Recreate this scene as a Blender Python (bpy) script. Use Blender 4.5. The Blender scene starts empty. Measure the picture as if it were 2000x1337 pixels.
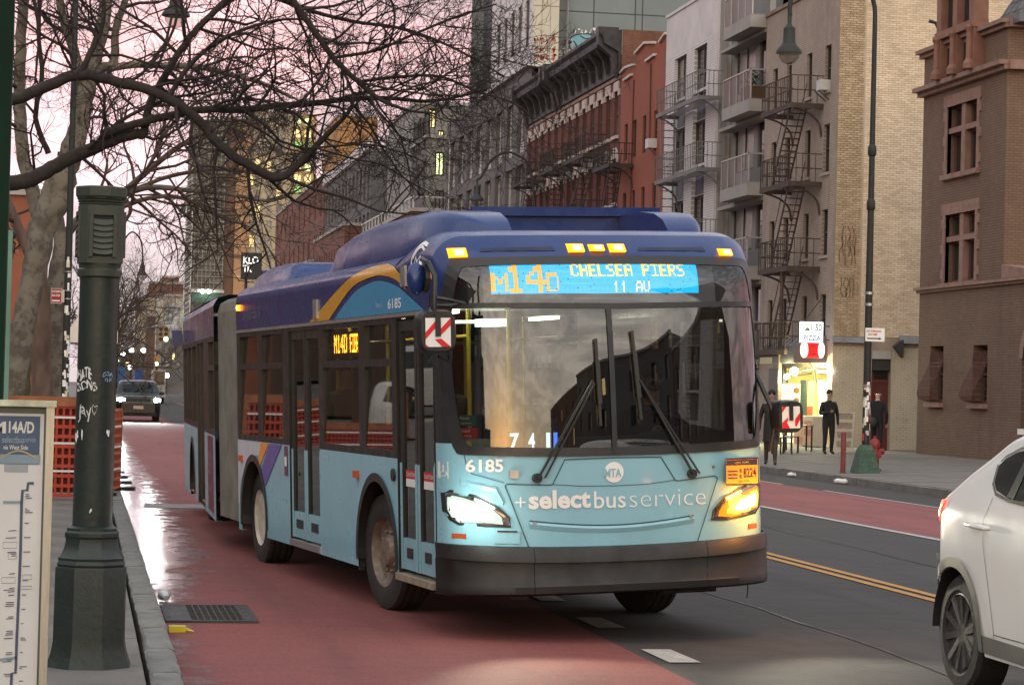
import bpy, bmesh, math, random
import numpy as np
from mathutils import Vector, Matrix
random.seed(7)
SC = bpy.context.scene
COL = SC.collection
pi = math.pi

# ------------------------------------------------------------------ camera
F, CX, CY, CAM_H = 4600.0, 1000.0, 668.5, 1.82
dv = np.array([163 - CX, -(740 - CY), F]); dv /= np.linalg.norm(dv)
ux, uy = 0.025, 1.0
upv = np.array([ux, uy, -(dv[0] * ux + dv[1] * uy) / dv[2]]); upv /= np.linalg.norm(upv)
RM = np.stack([np.cross(upv, dv), dv, upv])           # camera (right, up, forward) -> street axes (across, along, up)
CC = np.array([0, 0, CAM_H])
cam = bpy.data.cameras.new('camera'); cam_ob = bpy.data.objects.new('camera', cam); COL.objects.link(cam_ob)
cam.sensor_width = 36.0; cam.lens = F / 2000 * 36.0; cam.clip_start = 0.1; cam.clip_end = 4000
r_, u_, f_ = RM[:, 0], RM[:, 1], RM[:, 2]
cam_ob.matrix_world = Matrix(((r_[0], u_[0], -f_[0], 0), (r_[1], u_[1], -f_[1], 0), (r_[2], u_[2], -f_[2], CAM_H), (0, 0, 0, 1)))
cam.dof.use_dof = False
SC.camera = cam_ob

# surveyed points of the place: sight line through a point of the photograph, met with a real plane
def ray(px, py): return RM @ np.array([(px - CX) / F, -(py - CY) / F, 1.0])
def at(px, py, X=None, Y=None, Z=None):
    r = ray(px, py)
    t = X / r[0] if X is not None else Y / r[1] if Y is not None else (Z - CAM_H) / r[2]
    return tuple(float(q) for q in CC + r * t)

# ------------------------------------------------------------------ world and light
SUN_EL, SUN_AZ = math.radians(20), math.radians(195)      # sun set low behind the viewer
W = bpy.data.worlds.new('World'); SC.world = W; W.use_nodes = True
nt = W.node_tree; N = nt.nodes; L = nt.links; N.clear()
out = N.new('ShaderNodeOutputWorld'); bg = N.new('ShaderNodeBackground'); bg.inputs[1].default_value = 1.0
sky = N.new('ShaderNodeTexSky'); sky.sky_type = 'NISHITA'; sky.sun_disc = False
sky.sun_elevation = math.radians(4); sky.sun_rotation = SUN_AZ
tc = N.new('ShaderNodeTexCoord')
sep = N.new('ShaderNodeSeparateXYZ'); L.new(tc.outputs['Generated'], sep.inputs[0])
ramp = N.new('ShaderNodeValToRGB'); L.new(sep.outputs[2], ramp.inputs[0])
e = ramp.color_ramp.elements
stops = [(0.0, (.38, .35, .41)), (.045, (.58, .49, .64)), (.085, (.72, .46, .59)), (.14, (.84, .42, .47)), (.26, (.66, .55, .58)), (.5, (.66, .68, .72)), (1.0, (.82, .87, .93))]
while len(e) < len(stops): e.new(0.5)
for k, (p_, c_) in enumerate(stops): e[k].position = p_; e[k].color = (*c_, 1)
mp = N.new('ShaderNodeMapping'); mp.inputs['Scale'].default_value = (2.2, 2.2, 7.0); mp.inputs['Location'].default_value = (3.1, 1.7, .4); L.new(tc.outputs['Generated'], mp.inputs[0])
no = N.new('ShaderNodeTexNoise'); no.inputs['Scale'].default_value = 3.4; no.inputs['Detail'].default_value = 7; no.inputs['Roughness'].default_value = .58; no.inputs['Distortion'].default_value = .6
L.new(mp.outputs[0], no.inputs['Vector'])
cr = N.new('ShaderNodeValToRGB'); L.new(no.outputs[0], cr.inputs[0])
cr.color_ramp.elements[0].position = .42; cr.color_ramp.elements[0].color = (.40, .40, .43, 1)
cr.color_ramp.elements[1].position = .62; cr.color_ramp.elements[1].color = (1.2, 1.14, 1.10, 1)
mulc = N.new('ShaderNodeMix'); mulc.data_type = 'RGBA'; mulc.blend_type = 'MULTIPLY'; mulc.inputs[0].default_value = .8
# the western half is warmer and brighter than the pink eastern half the camera looks at
wr = N.new('ShaderNodeMapRange'); L.new(sep.outputs[1], wr.inputs[0])
wr.inputs[1].default_value = .35; wr.inputs[2].default_value = -1; wr.inputs[3].default_value = 0; wr.inputs[4].default_value = 1
ramp2 = N.new('ShaderNodeValToRGB'); L.new(sep.outputs[2], ramp2.inputs[0]); e2 = ramp2.color_ramp.elements
stops2 = [(0.0, (.80, .66, .52)), (.12, (1.05, .89, .72)), (.3, (1.0, .93, .84)), (.6, (.80, .83, .86)), (1.0, (.82, .87, .93))]
while len(e2) < len(stops2): e2.new(0.5)
for k, (p_, c_) in enumerate(stops2): e2[k].position = p_; e2[k].color = (*c_, 1)
west = N.new('ShaderNodeMix'); west.data_type = 'RGBA'
L.new(wr.outputs[0], west.inputs[0]); L.new(ramp.outputs[0], west.inputs[6]); L.new(ramp2.outputs[0], west.inputs[7])
L.new(west.outputs[2], mulc.inputs[6]); L.new(cr.outputs[0], mulc.inputs[7])
skm = N.new('ShaderNodeMix'); skm.data_type = 'RGBA'; skm.blend_type = 'ADD'; skm.inputs[0].default_value = .05
L.new(mulc.outputs[2], skm.inputs[6]); L.new(sky.outputs[0], skm.inputs[7])
L.new(skm.outputs[2], bg.inputs[0]); L.new(bg.outputs[0], out.inputs[0])

sun = bpy.data.lights.new('sun', 'SUN'); sun.energy = 1.0; sun.angle = math.radians(120); sun.color = (1.0, .89, .74)
sun_ob = bpy.data.objects.new('sun', sun); COL.objects.link(sun_ob)
sd = Vector((-.30, -1.0, .42)).normalized()               # direction towards the glow
sun_ob.rotation_euler = sd.to_track_quat('Z', 'Y').to_euler()
SC.view_settings.view_transform = 'Standard'; SC.view_settings.look = 'None'
SC.view_settings.exposure = 0.72; SC.view_settings.gamma = 1.0; SC.view_settings.use_curve_mapping = False
SC.render.film_transparent = False
SC.cycles.max_bounces = 6; SC.cycles.transparent_max_bounces = 12; SC.cycles.caustics_reflective = False; SC.cycles.caustics_refractive = False
SC.cycles.sample_clamp_indirect = 4.0
SC.cycles.use_denoising = True

# ------------------------------------------------------------------ materials
MATS = {}
def _new(name):
    m = bpy.data.materials.new(name); m.use_nodes = True; MATS[name] = m
    return m, m.node_tree.nodes, m.node_tree.links, m.node_tree.nodes['Principled BSDF']
def mixrgb(N, L, f, a, b, mode='MIX'):
    x = N.new('ShaderNodeMix'); x.data_type = 'RGBA'; x.blend_type = mode
    for sock, v in ((0, f), (6, a), (7, b)):
        if hasattr(v, 'is_output'): L.new(v, x.inputs[sock])
        elif sock == 0: x.inputs[0].default_value = v
        else: x.inputs[sock].default_value = (*v[:3], 1)
    return x.outputs[2]
def noise(N, L, vec, scale, detail=4, rough=.55):
    n = N.new('ShaderNodeTexNoise'); n.inputs['Scale'].default_value = scale; n.inputs['Detail'].default_value = detail; n.inputs['Roughness'].default_value = rough
    L.new(vec, n.inputs['Vector']); return n.outputs[0]
def rng(N, L, v, a, b, c, d):
    r = N.new('ShaderNodeMapRange'); L.new(v, r.inputs[0])
    for k, q in enumerate((a, b, c, d)): r.inputs[k + 1].default_value = q
    return r.outputs[0]
def mat(name, col, rough=.6, metal=0, var=.12, vs=2.0, bump=0, bs=60, coat=0, spec=.5, stretch=(1, 1, 1), dirt=0, dirtcol=(.05, .045, .04)):
    if name in MATS: return MATS[name]
    m, N, L, p = _new(name)
    t = N.new('ShaderNodeTexCoord'); mpn = N.new('ShaderNodeMapping'); mpn.inputs['Scale'].default_value = stretch
    L.new(t.outputs['Object'], mpn.inputs[0]); v = mpn.outputs[0]
    c = col
    if var:
        n = noise(N, L, v, vs)
        c = mixrgb(N, L, rng(N, L, n, .3, .7, 0, 1), [q * (1 - var) for q in col], [min(1, q * (1 + var)) for q in col])
    if dirt:
        n2 = noise(N, L, v, vs * 3.1, 6, .65)
        c = mixrgb(N, L, rng(N, L, n2, .52, .78, 0, dirt), c if hasattr(c, 'is_output') else col, dirtcol)
    if hasattr(c, 'is_output'): L.new(c, p.inputs['Base Color'])
    else: p.inputs['Base Color'].default_value = (*col, 1)
    p.inputs['Roughness'].default_value = rough; p.inputs['Metallic'].default_value = metal
    p.inputs['Specular IOR Level'].default_value = spec
    if rough < .6 and var > .02:
        L.new(rng(N, L, noise(N, L, v, vs * 2.3), .3, .7, rough * .8, min(1, rough * 1.3)), p.inputs['Roughness'])
    if coat: p.inputs['Coat Weight'].default_value = coat; p.inputs['Coat Roughness'].default_value = .04
    if bump:
        b = N.new('ShaderNodeBump'); b.inputs['Strength'].default_value = bump; b.inputs['Distance'].default_value = .02
        L.new(noise(N, L, v, bs, 5), b.inputs['Height']); L.new(b.outputs[0], p.inputs['Normal'])
    return m
def emit(name, col, s, base=(.02, .02, .02)):
    if name in MATS: return MATS[name]
    m, N, L, p = _new(name)
    p.inputs['Base Color'].default_value = (*base, 1); p.inputs['Emission Color'].default_value = (*col, 1); p.inputs['Emission Strength'].default_value = s; p.inputs['Roughness'].default_value = .4
    return m
def glass(name, tint=(.5, .52, .52), boost=.06, rough=.015, ior=1.5, g=.95):
    if name in MATS: return MATS[name]
    m, N, L, p = _new(name); N.remove(p)
    o = N['Material Output']; tr = N.new('ShaderNodeBsdfTransparent'); tr.inputs[0].default_value = (*tint, 1)
    gl = N.new('ShaderNodeBsdfGlossy'); gl.inputs['Roughness'].default_value = rough; gl.inputs['Color'].default_value = (g, g, g, 1)
    lw = N.new('ShaderNodeLayerWeight'); lw.inputs[0].default_value = .5; pw = N.new('ShaderNodeMath'); pw.operation = 'POWER'; L.new(lw.outputs['Facing'], pw.inputs[0]); pw.inputs[1].default_value = 5
    f0 = ((ior - 1) / (ior + 1)) ** 2
    ad = N.new('ShaderNodeMath'); ad.operation = 'MULTIPLY_ADD'; ad.use_clamp = True; L.new(pw.outputs[0], ad.inputs[0]); ad.inputs[1].default_value = 1 - f0; ad.inputs[2].default_value = f0 + boost
    mx = N.new('ShaderNodeMixShader'); L.new(ad.outputs[0], mx.inputs[0]); L.new(tr.outputs[0], mx.inputs[1]); L.new(gl.outputs[0], mx.inputs[2])
    L.new(mx.outputs[0], o.inputs[0]); return m
def brickmat(name, axis, c1, c2, mortar, bw=.21, bh=.068, ms=.012, rough=.85, bump=.35, stain=.35, offset=.5, squash=1.0):
    """running bond on a wall: axis 'x' = wall of constant x, 'y' = wall of constant y"""
    if name in MATS: return MATS[name]
    m, N, L, p = _new(name)
    t = N.new('ShaderNodeTexCoord'); s = N.new('ShaderNodeSeparateXYZ'); L.new(t.outputs['Object'], s.inputs[0])
    cmb = N.new('ShaderNodeCombineXYZ'); L.new(s.outputs[1 if axis == 'x' else 0], cmb.inputs[0]); L.new(s.outputs[2], cmb.inputs[1])
    b = N.new('ShaderNodeTexBrick'); L.new(cmb.outputs[0], b.inputs['Vector'])
    b.inputs['Color1'].default_value = (*c1, 1); b.inputs['Color2'].default_value = (*c2, 1); b.inputs['Mortar'].default_value = (*mortar, 1)
    b.inputs['Scale'].default_value = 1; b.inputs['Mortar Size'].default_value = ms; b.inputs['Brick Width'].default_value = bw; b.inputs['Row Height'].default_value = bh; b.offset = offset
    n = noise(N, L, t.outputs['Object'], .35, 6, .6); n2 = noise(N, L, t.outputs['Object'], 2.2, 6, .65)
    c = mixrgb(N, L, rng(N, L, n, .35, .7, 0, stain), b.outputs[0], [q * .55 for q in c1])
    c = mixrgb(N, L, rng(N, L, n2, .5, .75, 0, stain * .7), c, [min(1, q * 1.25) for q in c2])
    mps = N.new('ShaderNodeMapping'); mps.inputs['Scale'].default_value = (2.6, 2.6, .22); L.new(t.outputs['Object'], mps.inputs[0]); c = mixrgb(N, L, rng(N, L, noise(N, L, mps.outputs[0], 1, 5, .6), .54, .76, 0, stain * .9), c, [q * .42 for q in c1])
    L.new(c, p.inputs['Base Color']); p.inputs['Roughness'].default_value = rough; p.inputs['Specular IOR Level'].default_value = .25
    bp = N.new('ShaderNodeBump'); bp.inputs['Strength'].default_value = bump; bp.inputs['Distance'].default_value = .01; bp.invert = True
    L.new(b.outputs[1], bp.inputs['Height']); L.new(bp.outputs[0], p.inputs['Normal'])
    return m

# ------------------------------------------------------------------ mesh building
class MB:
    def __init__(s): s.v = []; s.f = []; s.m = []
    def poly(s, pts, m=0):
        k = len(s.v); s.v.extend(tuple(p) for p in pts); s.f.append(tuple(range(k, k + len(pts)))); s.m.append(m)
    def quad(s, a, b, c, d, m=0): s.poly((a, b, c, d), m)
    def box(s, x0, x1, y0, y1, z0, z1, m=0):
        k = len(s.v); s.v += [(x0, y0, z0), (x1, y0, z0), (x1, y1, z0), (x0, y1, z0), (x0, y0, z1), (x1, y0, z1), (x1, y1, z1), (x0, y1, z1)]
        for q in ((3, 2, 1, 0), (4, 5, 6, 7), (0, 1, 5, 4), (1, 2, 6, 5), (2, 3, 7, 6), (3, 0, 4, 7)): s.f.append(tuple(k + i for i in q)); s.m.append(m)
    def bar(s, a, b, w, h, m=0, up=(0, 0, 1)):
        """box-section bar from a to b"""
        a, b = Vector(a), Vector(b); d = (b - a)
        if d.length < 1e-6: return
        d.normalize(); U = Vector(up)
        if abs(d.dot(U)) > .97: U = Vector((0, 1, 0))
        sx = d.cross(U).normalized(); sy = sx.cross(d)
        k = len(s.v)
        for p in (a, b):
            for i, j in ((-1, -1), (1, -1), (1, 1), (-1, 1)): s.v.append(tuple(p + sx * (i * w / 2) + sy * (j * h / 2)))
        for q in ((3, 2, 1, 0), (4, 5, 6, 7), (0, 1, 5, 4), (1, 2, 6, 5), (2, 3, 7, 6), (3, 0, 4, 7)): s.f.append(tuple(k + i for i in q)); s.m.append(m)
    def tube(s, pts, rad, n=8, m=0, cap=True):
        pts = [Vector(p) for p in pts]; K = len(pts)
        if not hasattr(rad, '__len__'): rad = [rad] * K
        k0 = len(s.v); prev = None
        for i, p in enumerate(pts):
            d = (pts[min(i + 1, K - 1)] - pts[max(i - 1, 0)])
            if d.length < 1e-9: d = Vector((0, 0, 1))
            d.normalize()
            if prev is None:
                a = Vector((0, 0, 1)) if abs(d.z) < .9 else Vector((1, 0, 0))
                sx = d.cross(a).normalized()
            else:
                sx = prev - d * prev.dot(d)
                sx = sx.normalized() if sx.length > 1e-6 else d.orthogonal().normalized()
            prev = sx; sy = d.cross(sx)
            for j in range(n):
                t = 2 * pi * j / n; s.v.append(tuple(p + (sx * math.cos(t) + sy * math.sin(t)) * rad[i]))
        for i in range(K - 1):
            for j in range(n):
                a = k0 + i * n + j; b = k0 + i * n + (j + 1) % n
                s.f.append((a, b, b + n, a + n)); s.m.append(m)
        if cap:
            s.f.append(tuple(k0 + j for j in reversed(range(n)))); s.m.append(m)
            s.f.append(tuple(k0 + (K - 1) * n + j for j in range(n))); s.m.append(m)
    def lathe(s, prof, c=(0, 0, 0), n=24, m=0, axis='z', ph=0, cap=True):
        k0 = len(s.v)
        for r, h in prof:
            for j in range(n):
                t = 2 * pi * (j + ph) / n; a, b = r * math.cos(t), r * math.sin(t)
                p = (a, b, h) if axis == 'z' else (h, a, b) if axis == 'x' else (b, h, a)
                s.v.append((c[0] + p[0], c[1] + p[1], c[2] + p[2]))
        K = len(prof)
        for i in range(K - 1):
            for j in range(n):
                a = k0 + i * n + j; b = k0 + i * n + (j + 1) % n
                s.f.append((a, b, b + n, a + n)); s.m.append(m)
        if cap:
            s.f.append(tuple(k0 + j for j in reversed(range(n)))); s.m.append(m)
            s.f.append(tuple(k0 + (K - 1) * n + j for j in range(n))); s.m.append(m)
    def ball(s, c, r, n=10, k=6, m=0, sc=(1, 1, 1)):
        pr = [(max(1e-4, math.sin(pi * i / k)), -math.cos(pi * i / k)) for i in range(k + 1)]
        k0 = len(s.v); s.lathe(pr, (0, 0, 0), n, m)
        for i in range(k0, len(s.v)):
            p = s.v[i]; s.v[i] = (c[0] + p[0] * r * sc[0], c[1] + p[1] * r * sc[1], c[2] + p[2] * r * sc[2])
    def prism(s, pts2, f0, f1, m=0, caps=True):
        """outline pts2 between the placements f0(a,b) and f1(a,b)"""
        k = len(s.v); n = len(pts2)
        s.v += [tuple(f0(*p)) for p in pts2] + [tuple(f1(*p)) for p in pts2]
        for i in range(n):
            j = (i + 1) % n; s.f.append((k + i, k + j, k + n + j, k + n + i)); s.m.append(m)
        if caps: s.f.append(tuple(k + i for i in reversed(range(n)))); s.m.append(m); s.f.append(tuple(k + n + i for i in range(n))); s.m.append(m)
    def grid(s, fn, us, vs, m=0, skip=None):
        k = len(s.v); nu, nv = len(us), len(vs)
        for u in us:
            for v in vs: s.v.append(tuple(fn(u, v)))
        for i in range(nu - 1):
            for j in range(nv - 1):
                if skip and skip((us[i] + us[i + 1]) / 2, (vs[j] + vs[j + 1]) / 2): continue
                a = k + i * nv + j; s.f.append((a, a + nv, a + nv + 1, a + 1)); s.m.append(m)
    def rows(s, poly, fn, nr=12, nc=16, m=0):
        """surface patch inside a row-convex outline poly (a,b), placed by fn(a,b)"""
        ys = [p[1] for p in poly]; y0, y1 = min(ys), max(ys); k = len(s.v)
        e = (y1 - y0) * 1e-4
        lev = sorted(set([y0 + e, y1 - e] + [y0 + (y1 - y0) * (.5 - .5 * math.cos(pi * i / nr)) for i in range(1, nr)]))
        for y in lev:
            xs = []
            for i in range(len(poly)):
                (ax, ay), (bx, by) = poly[i], poly[(i + 1) % len(poly)]
                if (ay - y) * (by - y) <= 0 and ay != by: xs.append(ax + (bx - ax) * (y - ay) / (by - ay))
            a, b = min(xs), max(xs)
            for j in range(nc + 1): s.v.append(tuple(fn(a + (b - a) * j / nc, y)))
        for i in range(len(lev) - 1):
            for j in range(nc):
                q = k + i * (nc + 1) + j; s.f.append((q, q + 1, q + nc + 2, q + nc + 1)); s.m.append(m)
    def ribbon(s, path, fn, w, m=0, closed=False):
        """flat strip of width w along a 2D path, placed by fn(a,b)"""
        n = len(path); L_, R_ = [], []
        for i in range(n):
            p0 = path[(i - 1) % n] if closed or i else path[0]; p1 = path[(i + 1) % n] if closed or i < n - 1 else path[-1]
            dx, dy = p1[0] - p0[0], p1[1] - p0[1]; l = math.hypot(dx, dy) or 1
            ww = w[i] if hasattr(w, '__len__') else w
            nx, ny = -dy / l * ww / 2, dx / l * ww / 2
            L_.append(fn(path[i][0] + nx, path[i][1] + ny)); R_.append(fn(path[i][0] - nx, path[i][1] - ny))
        for i in range(n if closed else n - 1):
            j = (i + 1) % n; s.quad(R_[i], R_[j], L_[j], L_[i], m)
    def mesh(s, name, mats, smooth=None):
        me = bpy.data.meshes.new(name); me.from_pydata(s.v, [], s.f)
        mats = mats if isinstance(mats, (list, tuple)) else [mats]
        for x in mats: me.materials.append(x)
        if len(mats) > 1: me.polygons.foreach_set('material_index', s.m)
        if smooth:
            me.polygons.foreach_set('use_smooth', [True] * len(me.polygons)); me.update()
            if smooth < 179: me.set_sharp_from_angle(angle=math.radians(smooth))
        me.update(); return me
    def build(s, name, mats, parent=None, smooth=None, **kw): return link(name, s.mesh(name, mats, smooth), parent, **kw)

ROOTS = {}                                   # Empty -> its own placement
def link(name, me, parent=None, loc=None, local=False, label=None, cat=None, group=None, kind=None):
    o = bpy.data.objects.new(name, me); COL.objects.link(o)
    if loc is not None: o.location = loc
    if parent is not None:
        o.parent = parent
        if not local and parent in ROOTS: o.matrix_parent_inverse = ROOTS[parent].inverted()
    for k, v in (('label', label), ('category', cat), ('group', group), ('kind', kind)):
        if v: o[k] = v
    return o
def thing(name, label, cat, loc=(0, 0, 0), group=None, matrix=None):
    o = bpy.data.objects.new(name, None); COL.objects.link(o); o.empty_display_size = .2
    M_ = matrix or Matrix.Translation(Vector(loc)); o.matrix_world = M_; o.matrix_basis = M_
    ROOTS[o] = M_
    o['label'] = label; o['category'] = cat
    if group: o['group'] = group
    return o
def copy_tree(o, parent=None):
    c = o.copy(); COL.objects.link(c)
    if parent is not None: c.parent = parent
    for ch in [x for x in bpy.data.objects if x.parent == o]: copy_tree(ch, c)
    return c
def structure(name, mb, m, smooth=None): return mb.build(name, m, None, smooth, kind='structure')

_TX = {}
def text2d(s, bold=0.0, space=1.0):
    """outlines of a line of lettering as (verts, faces), normalised to height 1 of the capital letters"""
    key = (s, bold, space)
    if key not in _TX:
        cu = bpy.data.curves.new('lettering', 'FONT'); cu.body = s; cu.size = 1; cu.offset = bold; cu.space_character = space; cu.resolution_u = 3
        ob = bpy.data.objects.new('lettering', cu); me = ob.to_mesh()
        vs = [tuple(v.co[:2]) for v in me.vertices]; fs = [tuple(p.vertices) for p in me.polygons]
        ob.to_mesh_clear(); bpy.data.objects.remove(ob); bpy.data.curves.remove(cu)
        _TX[key] = (vs, fs)
    return _TX[key]
def letter(mb, s, a0, a1, b0, b1, fn, bold=0.0, m=0, space=1.0, keep=False):
    """lettering filling the rectangle a0..a1 x b0..b1, placed by fn(a,b)"""
    vs, fs = text2d(s, bold, space)
    xs = [v[0] for v in vs]; ys = [v[1] for v in vs]; x0, x1, y0, y1 = min(xs), max(xs), min(ys), max(ys)
    k = len(mb.v)
    for x, y in vs: mb.v.append(tuple(fn(a0 + (a1 - a0) * (x - x0) / (x1 - x0), b0 + (b1 - b0) * (y - y0) / (y1 - y0))))
    for f in fs: mb.f.append(tuple(k + i for i in f)); mb.m.append(m)

def facade(mb, P, a0, a1, b0, b1, holes, reveal=.18, m=0, mr=None):
    """wall sheet a0..a1 x b0..b1 with rectangular openings, and the reveals of the openings"""
    A = sorted(set([a0, a1] + [q for h in holes for q in h[:2] if a0 < q < a1])); B = sorted(set([b0, b1] + [q for h in holes for q in h[2:4] if b0 < q < b1]))
    for i in range(len(A) - 1):
        run = None
        for j in range(len(B) - 1):
            ca, cb = (A[i] + A[i + 1]) / 2, (B[j] + B[j + 1]) / 2
            inside = any(h[0] < ca < h[1] and h[2] < cb < h[3] for h in holes)
            if not inside and run is None: run = B[j]
            if inside and run is not None: mb.quad(P(A[i], run, 0), P(A[i + 1], run, 0), P(A[i + 1], B[j], 0), P(A[i], B[j], 0), m); run = None
        if run is not None: mb.quad(P(A[i], run, 0), P(A[i + 1], run, 0), P(A[i + 1], b1, 0), P(A[i], b1, 0), m)
    mr = m if mr is None else mr
    for h in holes:
        p, q, r, t = h[:4]
        for (x, y), (z, w) in (((p, r), (q, r)), ((q, r), (q, t)), ((q, t), (p, t)), ((p, t), (p, r))):
            mb.quad(P(x, y, 0), P(x, y, reveal), P(z, w, reveal), P(z, w, 0), mr)
_WIN = {}
def window(parent, P, h, frame, pane, depth=.12, fw=.06, rail=.5, mull=0, sill=None, sub=True):
    """sash window in opening h: frame part with its pane as a sub-part, meshes shared between alike windows of a wall"""
    p, q, r, t = h[:4]; O = Vector(P(p, r, 0)); w, hh = round(q - p, 2), round(t - r, 2)
    key = (w, hh, frame.name, depth, fw, rail, mull, tuple(round(c, 3) for c in (Vector(P(p + 1, r, 0)) - O)))
    if key not in _WIN:
        R = lambda a, b, d: tuple(Vector(P(p + a, r + b, d)) - O)
        def bx(m_, a0, a1, b0, b1, d0, d1):
            pr = [R(a0, b0, d0), R(a1, b0, d0), R(a1, b1, d0), R(a0, b1, d0)]; pb = [R(a0, b0, d1), R(a1, b0, d1), R(a1, b1, d1), R(a0, b1, d1)]
            m_.poly(pr)
            for i in range(4): m_.quad(pr[i], pb[i], pb[(i + 1) % 4], pr[(i + 1) % 4])
        mb = MB(); d0, d1 = depth - .03, depth + .05
        bx(mb, 0, fw, 0, hh, d0, d1); bx(mb, w - fw, w, 0, hh, d0, d1); bx(mb, fw, w - fw, 0, fw, d0, d1); bx(mb, fw, w - fw, hh - fw, hh, d0, d1)
        if rail: bx(mb, fw, w - fw, hh * rail - fw / 2, hh * rail + fw / 2, d0, d1)
        for k in range(mull): bx(mb, w * (k + 1) / (mull + 1) - fw / 2, w * (k + 1) / (mull + 1) + fw / 2, fw, hh - fw, d0 + .003, d1)
        g = MB(); g.quad(R(fw * .5, fw * .5, depth + .02), R(w - fw * .5, fw * .5, depth + .02), R(w - fw * .5, hh - fw * .5, depth + .02), R(fw * .5, hh - fw * .5, depth + .02))
        _WIN[key] = (mb.mesh('window', frame), {}, g)
    fm, pm, g = _WIN[key]
    if pane.name not in pm: pm[pane.name] = g.mesh('pane', pane)
    f = link('window', fm, parent, loc=O); link('pane', pm[pane.name], f)
    return f
PX = lambda X: (lambda a, b, d: (X + d, a, b))          # wall facing the street (constant x): a along the street
PY = lambda Y: (lambda a, b, d: (a, Y + d, b))          # wall facing the viewer (constant y): a across
# ------------------------------------------------------------------ setting: ground, road, kerbs, pavements
def roadmat(name, col, wet=False, var=.22, rough=.85):
    m, N, L, p = _new(name)
    t = N.new('ShaderNodeTexCoord'); v = t.outputs['Object']
    n1 = noise(N, L, v, .45, 6, .6); n2 = noise(N, L, v, 55, 3, .7)
    mp_ = N.new('ShaderNodeMapping'); mp_.inputs['Scale'].default_value = (1.6, .16, 1); L.new(v, mp_.inputs[0]); n3 = noise(N, L, mp_.outputs[0], 1.3, 6, .62)
    c = mixrgb(N, L, rng(N, L, n1, .3, .7, 0, 1), [q * (1 - var) for q in col], [q * (1 + var) for q in col])
    c = mixrgb(N, L, rng(N, L, n2, .40, .66, 0, .75), c, [q * 2.3 + .016 for q in col]); c = mixrgb(N, L, rng(N, L, noise(N, L, v, 90, 2, .6), .55, .7, 0, .5), c, [q * .45 for q in col]); c = mixrgb(N, L, rng(N, L, noise(N, L, v, 1.1, 5, .7), .58, .72, 0, .5), c, [q * .5 for q in col])
    c = mixrgb(N, L, rng(N, L, n3, .5, .72, 0, .45), c, [q * .45 for q in col])       # tyre dirt along the lane
    vo = N.new('ShaderNodeTexVoronoi'); vo.feature = 'DISTANCE_TO_EDGE'; vo.inputs['Scale'].default_value = .16; L.new(v, vo.inputs['Vector'])
    ck = rng(N, L, vo.outputs[0], .0, .0035, .4, 0); c = mixrgb(N, L, ck, c, (.012, .011, .011))
    rgh = rng(N, L, n2, .3, .7, rough - .1, min(1, rough + .1))
    if wet:
        s = N.new('ShaderNodeSeparateXYZ'); L.new(v, s.inputs[0])
        edge = rng(N, L, s.outputs[0], .75, 1.9, .42, -.34)
        mp2 = N.new('ShaderNodeMapping'); mp2.inputs['Scale'].default_value = (1.0, .55, 1); L.new(v, mp2.inputs[0]); n4 = noise(N, L, mp2.outputs[0], 2.6, 7, .68)
        far = rng(N, L, s.outputs[1], 17.5, 25, -.30, .03)
        ad = N.new('ShaderNodeMath'); ad.operation = 'ADD'; L.new(edge, ad.inputs[0]); L.new(n4, ad.inputs[1])
        ad2 = N.new('ShaderNodeMath'); ad2.operation = 'ADD'; L.new(ad.outputs[0], ad2.inputs[0]); L.new(far, ad2.inputs[1])
        wetm = rng(N, L, ad2.outputs[0], .56, .74, 0, 1)
        mixr = N.new('ShaderNodeMix'); L.new(wetm, mixr.inputs[0]); L.new(rgh, mixr.inputs[2]); mixr.inputs[3].default_value = .21; rgh = mixr.outputs[0]
        c = mixrgb(N, L, wetm, c, [q * .62 for q in col])
        p.inputs['Specular IOR Level'].default_value = .6
    L.new(c, p.inputs['Base Color']); L.new(rgh, p.inputs['Roughness'])
    b = N.new('ShaderNodeBump'); b.inputs['Strength'].default_value = .35 if not wet else .3; b.inputs['Distance'].default_value = .006
    L.new(n2, b.inputs['Height'])
    b2 = N.new('ShaderNodeBump'); b2.inputs['Strength'].default_value = .45; b2.inputs['Distance'].default_value = .05; L.new(noise(N, L, v, 2.4, 4), b2.inputs['Height']); L.new(b.outputs[0], b2.inputs['Normal'])
    L.new(b2.outputs[0], p.inputs['Normal'])
    return m
ASPH = roadmat('asphalt', (.027, .0245, .024), rough=.9); REDL = roadmat('red_lane_paint', (.128, .026, .023), wet=True); REDF = roadmat('far_red_lane_paint', (.155, .042, .04))
CONC = mat('pavement_concrete', (.155, .142, .128), .88, var=.2, vs=1.3, bump=.35, bs=90, dirt=.5)
KERB = mat('kerb_granite', (.165, .16, .148), .8, var=.22, vs=5, bump=.5, bs=50, dirt=.5)
KERBD = mat('kerb_concrete_dark', (.15, .14, .125), .85, var=.25, vs=3, bump=.3, bs=50, dirt=.5)
YEL = mat('road_paint_yellow', (.45, .215, .05), .75, var=.2, vs=6, dirt=.4, bump=.2)
WHT = mat('road_paint_white', (.38, .37, .35), .75, var=.25, vs=9, dirt=.6, bump=.3, bs=120)
EARTH = mat('ground_earth', (.10, .09, .08), .95)
DARK = mat('dark_void', (.012, .012, .013), .8, var=0)

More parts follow.
